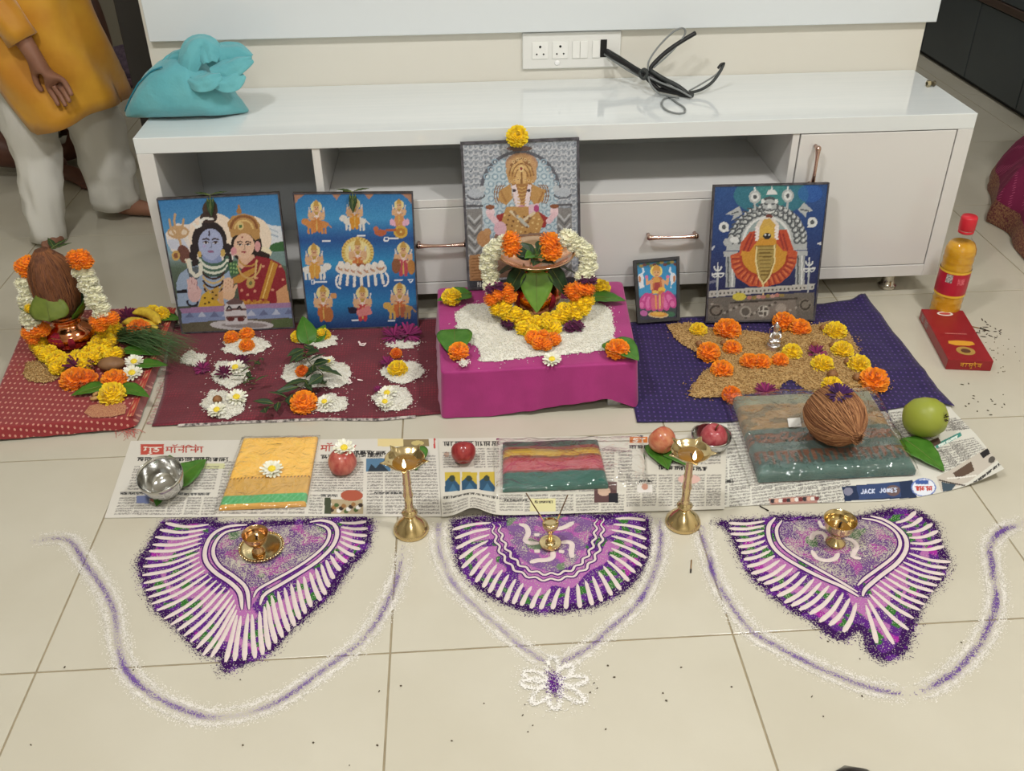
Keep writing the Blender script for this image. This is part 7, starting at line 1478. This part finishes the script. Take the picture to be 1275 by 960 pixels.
def fold(pts, w_, th=.35, name='cloth_fold'):                  # a broad crumpled strip of the twisted top
    P = smooth_pl([AY(*q)-bo_ for q in pts], 16); mb = MB(); W = w_ if isinstance(w_, list) else [w_]*16; W = np.interp(np.linspace(0, 1, 16), np.linspace(0, 1, len(W)), W); g = []
    for i, p in enumerate(P):
        d = (P[min(15, i+1)]-P[max(0, i-1)]).normalized(); nrm = Vector((0, -.75, .66)); s = d.cross(nrm).normalized(); nn = s.cross(d)
        g.append([p+s*W[i]*(j/6-1)+nn*(.016*math.sin(PI*j/12)*W[i]/.03+.0022*math.sin(j*.9+i*.35)+.004*nz(i*.3, j*.4, w_ if not isinstance(w_, list) else 1)) for j in range(13)])
    mb.grid(g).build(name, m_teal, BAG, solid=.002, sub=1)
fold([(232, 96, 2.46), (238, 72, 2.48), (246, 58, 2.50), (258, 60, 2.50), (262, 80, 2.46)], [.016, .030, .036, .034, .016])
fold([(236, 100, 2.44), (248, 104, 2.43), (262, 101, 2.43), (276, 95, 2.44)], [.012, .024, .026, .010]); fold([(258, 80, 2.49), (275, 70, 2.50), (295, 68, 2.50), (314, 73, 2.49)], [.022, .036, .034, .010])
fold([(262, 92, 2.45), (282, 88, 2.46), (300, 80, 2.47), (314, 74, 2.485)], [.016, .028, .026, .010]); fold([(264, 100, 2.43), (280, 104, 2.44), (293, 100, 2.45), (303, 92, 2.46)], [.012, .026, .028, .012]); fold([(228, 66, 2.50), (215, 72, 2.51), (200, 82, 2.51)], [.016, .014, .006])
seam = [V[i*n+n//2+ n//4*1] for i in range(2, 30)]
MB().tube([Vector((x, -np.interp(x, [k[0] for k in ks], [k[2] for k in ks])*.62, np.interp(x, [k[0] for k in ks], [k[1] for k in ks])*1.05+.003)) for x in np.linspace(-.158, -.03, 16)], .0022, 6).build('seam', mat('teal_seam', (44, 128, 148), .8), BAG)

# ================================================================== oil bottle and incense box
bp = G(1174, 393); BT = thing('oil_bottle', 'clear bottle of yellow oil with a red cap and red label beside the console', 'bottle', bp); Hb = HZ(bp, 269)-bp.z; Rb = .039
def glass_like(name, col, f, rough=.04):
    m = bpy.data.materials.new(name); m.use_nodes = True; N, L = m.node_tree.nodes, m.node_tree.links; N.clear(); o = N.new('ShaderNodeOutputMaterial'); mx = N.new('ShaderNodeMixShader'); tr = N.new('ShaderNodeBsdfTransparent'); tr.inputs[0].default_value = (*col, 1); gl = N.new('ShaderNodeBsdfGlossy'); gl.inputs['Roughness'].default_value = rough
    fr_ = N.new('ShaderNodeFresnel'); fr_.inputs[0].default_value = f; ge = N.new('ShaderNodeNewGeometry'); sb_ = N.new('ShaderNodeMath'); sb_.operation = 'SUBTRACT'; sb_.inputs[0].default_value = 1.0; L.new(ge.outputs['Backfacing'], sb_.inputs[1]); m2_ = N.new('ShaderNodeMath'); m2_.operation = 'MULTIPLY'; L.new(fr_.outputs[0], m2_.inputs[0]); L.new(sb_.outputs[0], m2_.inputs[1]); L.new(m2_.outputs[0], mx.inputs[0]); L.new(tr.outputs[0], mx.inputs[1]); L.new(gl.outputs[0], mx.inputs[2]); L.new(mx.outputs[0], o.inputs[0]); return m
prof = [(.004, .002), (Rb*.8, 0), (Rb*.98, .006)]
for k in range(9): z = .02+k*Hb*.6/9; prof += [(Rb, z), (Rb*.965, z+Hb*.02), (Rb, z+Hb*.045)]
prof += [(Rb, Hb*.66), (Rb*.96, Hb*.70), (Rb*.8, Hb*.745), (Rb*.56, Hb*.78), (Rb*.46, Hb*.80), (Rb*.44, Hb*.88)]
MB().lathe(prof, 40, cap=False).build('bottle_shell', glass_like('bottle_plastic', (.95, .96, .95), 1.45), BT)
op = [(r*.985, max(.003, z)) for r, z in prof if z < Hb*.75]; op.append((.001, op[-1][1]))
MB().lathe([(.001, .004)]+op, 40).build('oil_fill', mat('yellow_oil', (222, 166, 44), .08, spec=.5, var=(30, (206, 140, 30), .6), stretch=(1, 1, 3)), BT)
MB().lathe([(Rb*1.012, Hb*.26), (Rb*1.014, Hb*.262), (Rb*1.014, Hb*.50), (Rb*1.012, Hb*.502)], 40, cap=False).build('label_sleeve', mat('label_red', (188, 34, 58), .35, var=(40, (172, 26, 48), .5)), BT)
for z in (.262, .497): MB().lathe([(Rb*1.018, Hb*z-.003), (Rb*1.019, Hb*z), (Rb*1.018, Hb*z+.003)], 40, cap=False).build('label_band', mat('label_yellow', (236, 190, 60), .4), BT)
def on_bottle(az, z0, z1, w_, m, name): MB().grid([[Vector((Rb*1.022*math.sin(az+w_*(i/6-.5)), -Rb*1.022*math.cos(az+w_*(i/6-.5)), Hb*lerp(z0, z1, j/3))) for i in range(7)] for j in range(4)]).build(name, m, BT)
on_bottle(-.75, .40, .48, .42, mat('barcode_paper', (206, 200, 196), .6, var=(300, (60, 60, 60), .8)), 'barcode'); on_bottle(.05, .385, .45, .5, mat('label_pink', (222, 110, 120), .5, var=(220, (188, 40, 60), .9)), 'label_print'); on_bottle(.95, .30, .46, .25, mat('label_pale', (226, 180, 170), .5, var=(200, (188, 40, 60), .9)), 'label_print')
MB().lathe([(.001, Hb*.875), (Rb*.50, Hb*.875), (Rb*.52, Hb*.88), (Rb*.52, Hb*.985), (Rb*.47, Hb), (.001, Hb)], 36, wob=lambda a, z: 1+.012*(math.sin(36*a/2) > 0)).build('cap', mat('cap_red', (206, 40, 54), .4), BT); MB().lathe([(Rb*.47, Hb*.845), (Rb*.5, Hb*.848), (Rb*.5, Hb*.868), (Rb*.47, Hb*.87)], 30, cap=False).build('cap_ring', mat('cap_red', (206, 40, 54), .4), BT)
zt = .030; bx = [G(1147, 386, zt), G(1199, 385, zt), G(1236, 449, zt), G(1182, 448, zt)]; bcx = sum(bx, Vector())/4; bcx.z = 0
# square the box up: long axis along the mean of its sides
ax = ((bx[2]-bx[1])+(bx[3]-bx[0])).normalized(); ay = Vector((-ax.y, ax.x, 0)); Lx = ((bx[2]-bx[1]).length+(bx[3]-bx[0]).length)/4; Wy = (abs((bx[1]-bx[0]).dot(ay))+abs((bx[2]-bx[3]).dot(ay)))/4
BX = thing('incense_box', 'dark red cardboard incense box lying in front of the oil bottle', 'box', bcx, math.atan2(ax.y, ax.x))
MB().box(-Lx, Lx, -Wy, Wy, .0006, zt, bev=.0012).build('carton', mat('carton_red', (150, 34, 40), .35, var=(20, (138, 28, 34), .5)), BX, smooth=False)
m_gp = mat('gold_print', (222, 160, 52), .45); m_wp = mat('white_print', (230, 220, 214), .5)
def flat_on_box(pts, m, name): MB().add([(x*Lx, y*Wy, zt+.0004) for x, y in pts], [tuple(range(len(pts)))]).build(name, m, BX)
EL = lambda cx, cy, rx, ry, n=20: [(cx+rx*math.cos(2*PI*k/n), cy+ry*math.sin(2*PI*k/n)) for k in range(n)]
flat_on_box(EL(-.82, .02, .09, .38), m_wp, 'printed_badge'); o = MB().add([(x*Lx, y*Wy, zt+.0006) for x, y in EL(-.82, .02, .05, .28)], [tuple(range(20))]).build('badge_core', mat('badge_red', (186, 70, 70), .5), BX)
flat_on_box([(.30, -.55), (.40, -.6), (.46, -.3), (.46, .3), (.40, .6), (.30, .55), (.27, .2), (.27, -.2)], m_gp, 'printed_banner'); flat_on_box(EL(.66, 0, .16, .42), mat('medal_gold', (176, 140, 70), .4), 'printed_medal'); MB().add([(x*Lx, y*Wy, zt+.0006) for x, y in EL(.66, 0, .08, .22)], [tuple(range(20))]).build('medal_core', mat('medal_dark', (96, 60, 40), .5), BX); flat_on_box([(-.02, -.5), (.02, -.5), (.02, .5), (-.02, .5)], mat('print_pale', (206, 130, 120), .5, var=(900, (150, 34, 40), .9)), 'printed_line')
def strokes3(par, word, x0, z0, wd, ht, M, m, r=.0009):
    mb = MB(); x = x0; tot = wd*len([k for k in word if k not in ('u',)])
    seg = [[(x0, z0), (x0+tot, z0)]]
    for k in word:
        if k == 'u': seg.append([(x-wd*.3, z0-ht), (x-wd*.1, z0-ht*1.25), (x-wd*.5, z0-ht*1.4)]); continue
        seg += [[(x+a*wd, z0-b*ht) for a, b in st] for st in GLY[k]]; x += wd
    for s in seg: mb.tube([M @ Vector((a, 0, b)) for a, b in s], r, 5)
    mb.build('gold_lettering', m, par)
Me = Matrix(((0, 1, 0, Lx+.0006), (-1, 0, 0, 0), (0, 0, 1, 0), (0, 0, 0, 1)))
Me = Matrix(((0, 0, 0, Lx+.0004), (1, 0, 0, 0), (0, 0, 1, 0), (0, 0, 0, 1)))
strokes3(BX, ['va', 'aa', 'sa', 'u', 'de', 'va'], -Wy*.42, zt*.68, Wy*.19, zt*.34, Me, m_gp)
for k, (x0, x1) in enumerate(((-.86, -.70), (-.62, -.42))): MB().box(x0*Lx, x1*Lx, -Wy-.0005, -Wy+.0002, zt*.25, zt*.85).build('side_print', mat('side_print', (176, 150, 150), .5, var=(400, (110, 40, 46), .8)), BX, smooth=False)
# plastic flap at its back end
MB().box(-Lx-.006, -Lx-.0005, -Wy*.98, -Wy*.2, .001, zt*.95, bev=.001).build('plastic_flap', m_film, BX)

# ================================================================== odds and ends on the floor
def crumbs(label, cen, n, su, sv, col, seed, big=.004):
    r = random.Random(seed); c = G(*cen); mb = MB()
    for k in range(n):
        p = G(r.gauss(cen[0], su), r.gauss(cen[1], sv))-c; a = r.random()*PI; l = big*r.uniform(.4, 1.6); mb.ball(p+Vector((0, 0, .0012)), (l, .0012*r.uniform(.7, 1.6), .0011), 6, 4, M=Matrix.Rotation(a, 4, 'Z'))
    o = tag(mb.build('crumbs', mat('crumb_'+str(seed), col, .9), None, loc=c), label, 'crumbs'); o['kind'] = 'stuff'
crumbs('dark incense crumbs scattered on the floor right of the red box', (1228, 412), 22, 9, 6, (66, 52, 40), 1, .006); crumbs('fine greyish specks on the floor below the red box', (1240, 440), 26, 10, 12, (150, 142, 122), 2, .002); crumbs('dark specks on the floor right of the guava', (1215, 500), 16, 18, 10, (86, 80, 62), 3, .003); crumbs('tiny dark specks on the bare tiles in the foreground', (640, 850), 40, 330, 60, (84, 74, 58), 4, .0016)
for k, (a, e, lb) in enumerate((((861, 697), (860, 713), 'burnt matchstick lying between the middle and right powder patterns'), ((946, 630), (957, 636), 'thin black twig at the lower edge of the right newspaper'), ((1204, 405), (1226, 410), 'thin broken incense stick on the floor beside the red box'))):
    p, q = G(*a, .0018), G(*e, .0018); t = thing('matchstick' if k == 0 else 'twig', lb, 'stick', p); MB().tube([(0, 0, 0), (q-p)*.75], .0012, 6).build('stick', mat('stick_wood' if k != 1 else 'stick_black', (150, 116, 76) if k != 1 else (40, 34, 30), .8), t); MB().tube([(q-p)*.72, q-p], .0015, 6).build('burnt_tip', mat('stick_burnt', (40, 32, 28), .9), t)
sh = G(1053, 957); t = thing('black_slipper', 'smooth black rounded toe poking in at the bottom edge', 'slipper', sh+Vector((0, -.10, 0)))
V = []; F = []; n = 20
for j in range(14):
    f = j/13; y = lerp(.105, -.15, f); w_ = .044*math.sqrt(max(0, 1-(1-min(1, f*3.2))**2))*(1 if f < .6 else 1-.25*(f-.6)/.4)+.0005; h = .034*math.sqrt(max(0, 1-(1-min(1, f*3.0))**2))+.001
    for k in range(n): a = 2*PI*k/n; V.append((w_*math.cos(a), y, max(.0005, h*.45+h*.55*math.sin(a))))
for j in range(13):
    for k in range(n): F.append((j*n+k, j*n+(k+1) % n, (j+1)*n+(k+1) % n, (j+1)*n+k))
F += [tuple(range(n-1, -1, -1)), tuple(range(13*n, 14*n))]
MB().add(V, F).build('upper', mat('black_rubber', (22, 20, 20), .3), t); MB().box(-.036, .036, -.15, .06, .0002, .006, bev=.002).build('sole', mat('black_sole', (16, 15, 15), .7), t)

# ================================================================== people
m_skin = mat('skin', (150, 106, 84), .5, sss=.05, var=(20, (136, 92, 72), .5))
def skin_body(par, verts, edges, m, root=0, name='body'):
    me = bpy.data.meshes.new(name); me.from_pydata([v[0]-par.location for v in verts], edges, []); o = link(name, me, par); me.materials.append(m)
    md = o.modifiers.new('skin', 'SKIN'); md.use_smooth_shade = True
    for i, v in enumerate(verts): r = v[1] if isinstance(v[1], tuple) else (v[1], v[1]); me.skin_vertices[0].data[i].radius = r
    me.skin_vertices[0].data[root].use_root = True; s = o.modifiers.new('sub', 'SUBSURF'); s.levels = 2; s.render_levels = 2; return o
def Vv(*a): return Vector(a)
def add_hand(V, E, wi, wp, d, side, k=1.):                    # palm and five bent fingers growing from wrist vertex wi
    d = d.normalized(); pal = wp+d*.045*k; V.append((pal, (.034*k, .016*k))); pi = len(V)-1; E.append((wi, pi)); kn = wp+d*.085*k; V.append((kn, (.036*k, .013*k))); ki = len(V)-1; E.append((pi, ki)); fwd = Vector((0, -.4, .0))
    for f in range(4):
        o = side*(f-1.5)*.019*k; L_ = (.062, .074, .070, .055)[f]*k; a = kn+o+d*.018*k; b = a+d*L_*.5+fwd*.012; c = b+d*L_*.42+fwd*.03
        V.append((a, .0095*k)); E.append((ki, len(V)-1)); V.append((b, .0085*k)); E.append((len(V)-2, len(V)-1)); V.append((c, .0068*k)); E.append((len(V)-2, len(V)-1))
    a = pal-side*.036*k+d*.005; b = a-side*.016*k+d*.03*k; c = b+d*.026*k; V.append((a, .011*k)); E.append((pi, len(V)-1)); V.append((b, .0095*k)); E.append((len(V)-2, len(V)-1)); V.append((c, .0075*k)); E.append((len(V)-2, len(V)-1))
def add_foot(V, E, ai, heel, d, k=1.):
    d = d.normalized(); s = Vector((-d.y, d.x, 0)); V.append((heel+Vv(0, 0, .03), (.036, .03))); hi = len(V)-1; E.append((ai, hi)); mid = heel+d*.10*k; V.append((mid+Vv(0, 0, .032), (.036, .030))); mi = len(V)-1; E.append((hi, mi)); ball = heel+d*.165*k; V.append((ball+Vv(0, 0, .018), (.042, .016))); bi = len(V)-1; E.append((mi, bi))
    for f in range(5): V.append((ball+d*(.052-.007*f)*k+s*(f-2)*.0175*k+Vv(0, 0, .011), .0105-.0008*f)); E.append((bi, len(V)-1))
def loft(rings, n=36, cap=True):
    V = [p for r in rings for p in r]; F = []
    for j in range(len(rings)-1):
        for k in range(n): F.append((j*n+k, j*n+(k+1) % n, (j+1)*n+(k+1) % n, (j+1)*n+k))
    if cap: F += [tuple(range(n-1, -1, -1)), tuple(range((len(rings)-1)*n, len(rings)*n))]
    return V, F
# --- person walking past on the left
pc = Vv(-1.28, 2.98, 0); P1 = thing('person', 'person in a yellow tunic and white trousers walking barefoot at the left', 'person', pc)
hip = Vv(-1.24, 3.0, .86); V = [(hip, (.13, .10)), (hip+Vv(0, 0, .22), (.125, .095)), (hip+Vv(0, .0, .46), (.15, .10)), (hip+Vv(0, 0, .58), (.055, .055)), (hip+Vv(0, -.01, .66), (.06, .07)), (hip+Vv(0, -.01, .76), (.085, .10)), (hip+Vv(0, 0, .85), (.07, .085))]; E = [(0, 1), (1, 2), (2, 3), (3, 4), (4, 5), (5, 6)]
def chainv(start, pts):
    i = start
    for p, r in pts: V.append((p, r)); E.append((i, len(V)-1)); i = len(V)-1
    return i
lk = chainv(0, [(Vv(-1.288, 2.99, .78), .075), (Vv(-1.293, 2.965, .44), .05), (Vv(-1.308, 2.94, .18), .038), (Vv(-1.316, 2.93, .085), .032)]); add_foot(V, E, lk, Vv(-1.315, 2.99, 0), Vv(.2, -1, 0), .72)
rk = chainv(0, [(Vv(-1.17, 3.02, .78), .075), (Vv(-1.145, 3.05, .42), .05), (Vv(-1.145, 3.09, .19), .038), (Vv(-1.15, 3.10, .09), .032)]); add_foot(V, E, rk, Vv(-1.165, 3.105, 0), Vv(1, -.22, 0))
wa = Vv(-1.165, 2.80, .615); ra = chainv(2, [(hip+Vv(-.17, -.01, .44), .062), (hip+Vv(-.19, -.05, .16), .046), (Vv(-1.22, 2.825, .72), .034), (wa, (.028, .024))]); add_hand(V, E, ra, wa, Vv(.35, .05, -.8), Vv(.85, 0, .4), .95)
la = chainv(2, [(hip+Vv(.17, 0, .44), .062), (hip+Vv(.22, .04, .2), .046), (hip+Vv(.18, -.14, .2), .034), (hip+Vv(.16, -.2, .22), (.028, .024))]); add_hand(V, E, la, hip+Vv(.16, -.2, .22), Vv(-.3, -.9, .1), Vv(.9, -.3, 0), .95)
skin_body(P1, V, E, m_skin)
hr = MB().ball(hip+Vv(0, .02, .80)-pc, (.088, .105, .09), 18, 12); hr.build('hair', mat('hair_black', (24, 20, 18), .6), P1)
mb = MB(); fc_ = hip+Vv(0, -.105, .74)-pc
for s in (-1, 1): mb.ball(fc_+Vv(s*.03, .006, .01), (.012, .008, .007), 8, 6)
mb.build('eyes', mat('eye_dark', (30, 24, 22), .3), P1); MB().ball(fc_+Vv(0, -.004, -.018), (.012, .018, .02), 8, 6).build('nose', m_skin, P1); MB().ball(fc_+Vv(0, .004, -.05), (.022, .008, .006), 8, 6).build('mouth', mat('lips', (120, 66, 60), .5), P1)
m_kur = mat('tunic_yellow', (214, 158, 40), .55, sheen=.4, bump=(600, .25), var=(6, (190, 122, 22), .8)); m_trs = mat('trouser_white', (222, 221, 214), .8, bump=(300, .2))
def sleeve(path, rad, m, name, par, amp=.006, n=36, seed=0):
    P = smooth_pl(path, 30); R = np.interp(np.linspace(0, 1, 30), np.linspace(0, 1, len(rad)), rad); rings = []
    for i, p in enumerate(P):
        t = (P[min(29, i+1)]-P[max(0, i-1)]).normalized(); a = t.cross(Vv(0, 1, 0)).normalized(); b = a.cross(t); f = i/29
        rings.append([p+(a*math.cos(2*PI*k/n)+b*math.sin(2*PI*k/n))*(R[i]+amp*nz(2.2*math.cos(2*PI*k/n)+5, 2.2*math.sin(2*PI*k/n), f*9+seed)+amp*1.1*math.sin(f*46+3*math.sin(2*PI*k/n))*(nz(f*7, 1.5*math.cos(2*PI*k/n), seed)))-par.location for k in range(n)])
    Vx, Fx = loft(rings, n); return MB().add(Vx, Fx).build(name, m, par)
trs = sleeve([Vv(-1.27, 2.99, .92), Vv(-1.285, 2.99, .75), Vv(-1.293, 2.97, .45), Vv(-1.297, 2.945, .28), Vv(-1.31, 2.92, .10), Vv(-1.316, 2.905, .006)], [.12, .115, .10, .080, .060, .054], m_trs, 'trouser_leg', P1, .012, seed=1); sleeve([Vv(-1.2, 3.01, .92), Vv(-1.18, 3.02, .75), Vv(-1.143, 3.045, .42), Vv(-1.14, 3.075, .27), Vv(-1.146, 3.095, .12), Vv(-1.15, 3.10, .045)], [.12, .115, .098, .088, .080, .078], m_trs, 'trouser_leg', P1, .012, seed=4)
rings = []; n = 72
for j in range(26):
    f = j/25
    ring = []
    for k in range(n):
        a = 2*PI*k/n; ca, sa = math.cos(a), math.sin(a)
        hem_ = float(np.interp(ca, [-1, -.36, -.06, .2, .96, 1], [.60, .505, .375, .388, .435, .46]))*(1 if sa < 0 else 0)+(.42+.12*max(0, -ca))*(0 if sa < 0 else 1)
        z = lerp(hem_, 1.36, f); rx = np.interp(z, [.36, .6, .9, 1.15, 1.36], [.235, .205, .165, .185, .17]); ry = np.interp(z, [.36, .6, .9, 1.15, 1.36], [.165, .15, .125, .125, .10]); cx = np.interp(z, [.36, .7, 1.], [-1.215, -1.235, -1.24])
        w_ = (.016*math.sin(7*a+2*math.sin(3*z*4))+.012*nz(ca*2+3, sa*2, z*4))*max(0, 1-f*1.1); ring.append(Vv(cx+(rx+w_)*ca, 2.965+(ry+w_)*sa, z)-pc)
    rings.append(ring)
Vx, Fx = loft(rings, n, cap=False); MB().add(Vx, Fx).build('tunic', m_kur, P1, solid=.003)
sleeve([hip+Vv(-.10, 0, .47), hip+Vv(-.18, -.01, .40), hip+Vv(-.20, -.05, .15), Vv(-1.235, 2.825, .74), Vv(-1.182, 2.806, .645)], [.075, .078, .066, .05, .044], m_kur, 'tunic_sleeve', P1, .006, seed=7); sleeve([hip+Vv(.10, 0, .47), hip+Vv(.18, 0, .40), hip+Vv(.225, .05, .2), hip+Vv(.185, -.12, .2)], [.075, .078, .066, .05], m_kur, 'tunic_sleeve', P1, .006, seed=8)
# --- person seated on the floor behind
pc2 = Vv(-1.6, 3.8, 0); P2 = thing('person', 'person with bare brown legs seated on the floor in the far left room', 'person', pc2); m_skin2 = mat('skin_dark', (96, 60, 46), .5, var=(20, (84, 52, 40), .5))
h2 = Vv(-1.56, 3.84, .14); V = [(h2, (.13, .11)), (h2+Vv(0, .03, .26), (.13, .10)), (h2+Vv(0, .02, .46), (.16, .10)), (h2+Vv(0, 0, .57), .055), (h2+Vv(0, -.01, .66), (.065, .075)), (h2+Vv(0, -.01, .76), (.085, .1)), (h2+Vv(0, 0, .84), (.07, .085))]; E = [(0, 1), (1, 2), (2, 3), (3, 4), (4, 5), (5, 6)]
k1 = chainv(0, [(h2+Vv(-.09, -.06, .0), .10), (Vv(-1.70, 3.50, .14), .085), (Vv(-1.66, 3.46, .12), .075), (Vv(-1.52, 3.50, .075), .05), (Vv(-1.45, 3.47, .055), .036)]); add_foot(V, E, k1, Vv(-1.47, 3.47, 0), Vv(.75, -.55, 0), .95)
k2 = chainv(0, [(h2+Vv(.09, -.05, .0), .09), (Vv(-1.33, 3.66, .17), .07), (Vv(-1.42, 3.60, .09), .05)]); add_foot(V, E, k2, Vv(-1.45, 3.60, .02), Vv(-.9, -.2, 0), .9)
a1 = chainv(2, [(h2+Vv(-.2, 0, .42), .06), (h2+Vv(-.24, -.08, .2), .045), (h2+Vv(-.16, -.26, .12), .032)]); add_hand(V, E, a1, h2+Vv(-.16, -.26, .12), Vv(.2, -.9, -.1), Vv(.9, .2, 0), .95)
a2 = chainv(2, [(h2+Vv(.2, 0, .42), .06), (h2+Vv(.25, -.06, .22), .045), (h2+Vv(.2, -.2, .16), .032)]); add_hand(V, E, a2, h2+Vv(.2, -.2, .16), Vv(-.1, -.9, -.1), Vv(.9, .2, 0), .95)
skin_body(P2, V, E, m_skin2); MB().ball(h2+Vv(0, .02, .80)-pc2, (.088, .105, .09), 16, 10).build('hair', mat('hair_black', (24, 20, 18), .6), P2)
m_gc = mat('grey_cloth', (150, 150, 140), .85, bump=(200, .3)); sleeve([h2+Vv(.03, .02, .02), h2+Vv(.12, -.06, .03), Vv(-1.37, 3.66, .17), Vv(-1.34, 3.60, .17)], [.12, .115, .09, .075], m_gc, 'grey_wrap', P2, .02, seed=3); sleeve([h2+Vv(0, .02, .02), h2+Vv(-.05, -.03, .02), h2+Vv(-.10, -.12, .02)], [.125, .125, .115], m_gc, 'grey_wrap', P2, .016, seed=5)
sleeve([h2+Vv(0, .02, .05), h2+Vv(0, .03, .25), h2+Vv(0, .02, .45), h2+Vv(0, .01, .53)], [.165, .165, .19, .08], mat('green_grey_shirt', (92, 98, 86), .85), 'shirt', P2, .012, seed=6)
# --- person in a magenta sari, seated at the right edge
pc3 = Vv(2.0, 2.8, 0); P3 = thing('person', 'person in a magenta sari with a gold speckled border seated at the right edge', 'person', pc3)
h3 = Vv(2.06, 2.86, .14); V = [(h3, (.14, .12)), (h3+Vv(0, .02, .26), (.12, .095)), (h3+Vv(0, .02, .44), (.145, .095)), (h3+Vv(0, 0, .55), .05), (h3+Vv(0, -.01, .64), (.06, .07)), (h3+Vv(0, -.01, .73), (.08, .095)), (h3+Vv(0, 0, .81), (.07, .08))]; E = [(0, 1), (1, 2), (2, 3), (3, 4), (4, 5), (5, 6)]
f1 = chainv(0, [(Vv(1.98, 2.72, .16), .085), (Vv(1.86, 2.64, .17), .065), (Vv(1.92, 2.72, .06), .04)]); f2 = chainv(0, [(Vv(2.12, 2.7, .15), .085), (Vv(2.16, 2.56, .16), .065), (Vv(2.08, 2.66, .06), .04)])
a1 = chainv(2, [(h3+Vv(-.17, 0, .40), .055), (h3+Vv(-.2, -.08, .2), .042), (h3+Vv(-.12, -.22, .16), .03)]); add_hand(V, E, a1, h3+Vv(-.12, -.22, .16), Vv(.3, -.8, -.1), Vv(.8, .3, 0), .9)
a2 = chainv(2, [(h3+Vv(.17, 0, .40), .055), (h3+Vv(.2, -.08, .2), .042), (h3+Vv(.12, -.22, .16), .03)]); add_hand(V, E, a2, h3+Vv(.12, -.22, .16), Vv(-.3, -.8, -.1), Vv(.8, -.3, 0), .9)
skin_body(P3, V, E, m_skin); MB().ball(h3+Vv(0, .025, .76)-pc3, (.085, .1, .09), 16, 10).build('hair', mat('hair_black', (24, 20, 18), .6), P3)
m_sar = dotted_mat('sari_magenta', (128, 24, 72), (108, 18, 60), (178, 80, 118), 45, 90, .14, sheen=0.); m_bor = mat('sari_border', (104, 36, 54), .6, var=(170, (170, 130, 90), .8))
out = smooth_pl([(1.712, 2.80, 0), (1.735, 2.70, 0), (1.70, 2.60, 0), (1.70, 2.50, 0), (1.78, 2.42, 0), (2.0, 2.38, 0), (2.25, 2.46, 0), (2.33, 2.75, 0), (2.25, 3.05, 0), (2.05, 3.2, 0), (1.93, 3.18, 0), (1.85, 3.08, 0), (1.80, 2.95, 0), (1.712, 2.80, 0)], 91)[:-1]; n = 90; rings = []
for z, s in ((.002, 1.), (.02, 1.012), (.045, 1.), (.075, .975), (.11, .93), (.16, .85), (.21, .74), (.26, .6), (.30, .48), (.36, .44)):
    rings.append([Vv(lerp(2.06, p.x, s)+.006*nz(p.x*30, p.y*30, z*20), lerp(2.82, p.y, s)+.006*nz(p.x*30, p.y*30, z*20+4), z+.006*nz(p.x*14, p.y*14, 2)*(z > .01))-pc3 for p in out])
Vx, Fx = loft(rings, n, cap=False); fb_ = [f for f in Fx if max(f) < 4*n]; MB().add(Vx, [f for f in Fx if max(f) >= 4*n]).build('sari_drape', m_sar, P3); MB().add(Vx[:4*n], fb_).build('sari_border', m_bor, P3)
sleeve([h3+Vv(0, 0, .16), h3+Vv(0, .02, .28), h3+Vv(0, .02, .42), h3+Vv(0, .01, .50)], [.17, .15, .17, .08], m_sar, 'sari_upper', P3, .01, seed=2)
# purple floral cloth in the far left room
pf = Vv(-1.55, 4.78, 0); t = thing('cloth_bundle', 'purple-grey patterned cloth bundle on the floor of the far left room', 'cloth', pf); mf = mat('floral_cloth', (104, 88, 104), .85, var=(45, (70, 56, 74), .9), bump=(60, .5))
V = []; F = []; nn = 24
for j in range(12):
    f = j/11
    for i in range(nn):
        a = 2*PI*i/nn; r = math.cos(f*PI/2)**.6 if f < 1 else .02; V.append((.26*r*math.cos(a)*(1+.1*nz(math.cos(a)*2, math.sin(a)*2, f*3)), .2*r*math.sin(a)*(1+.1*nz(math.cos(a)*2, math.sin(a)*2, f*3+5)), .002+.15*f+.015*nz(math.cos(a)*3*r, math.sin(a)*3*r, 1)*(f > .05)))
for j in range(11):
    for i in range(nn): F.append((j*nn+i, j*nn+(i+1) % nn, (j+1)*nn+(i+1) % nn, (j+1)*nn+i))
F.append(tuple(range(11*nn, 12*nn))); MB().add(V, F).build('folded_cloth', mf, t); MB().box(-.2, .18, -.215, -.2, .02, .05, bev=.004).build('hem', mat('floral_hem', (120, 96, 112), .85), t)
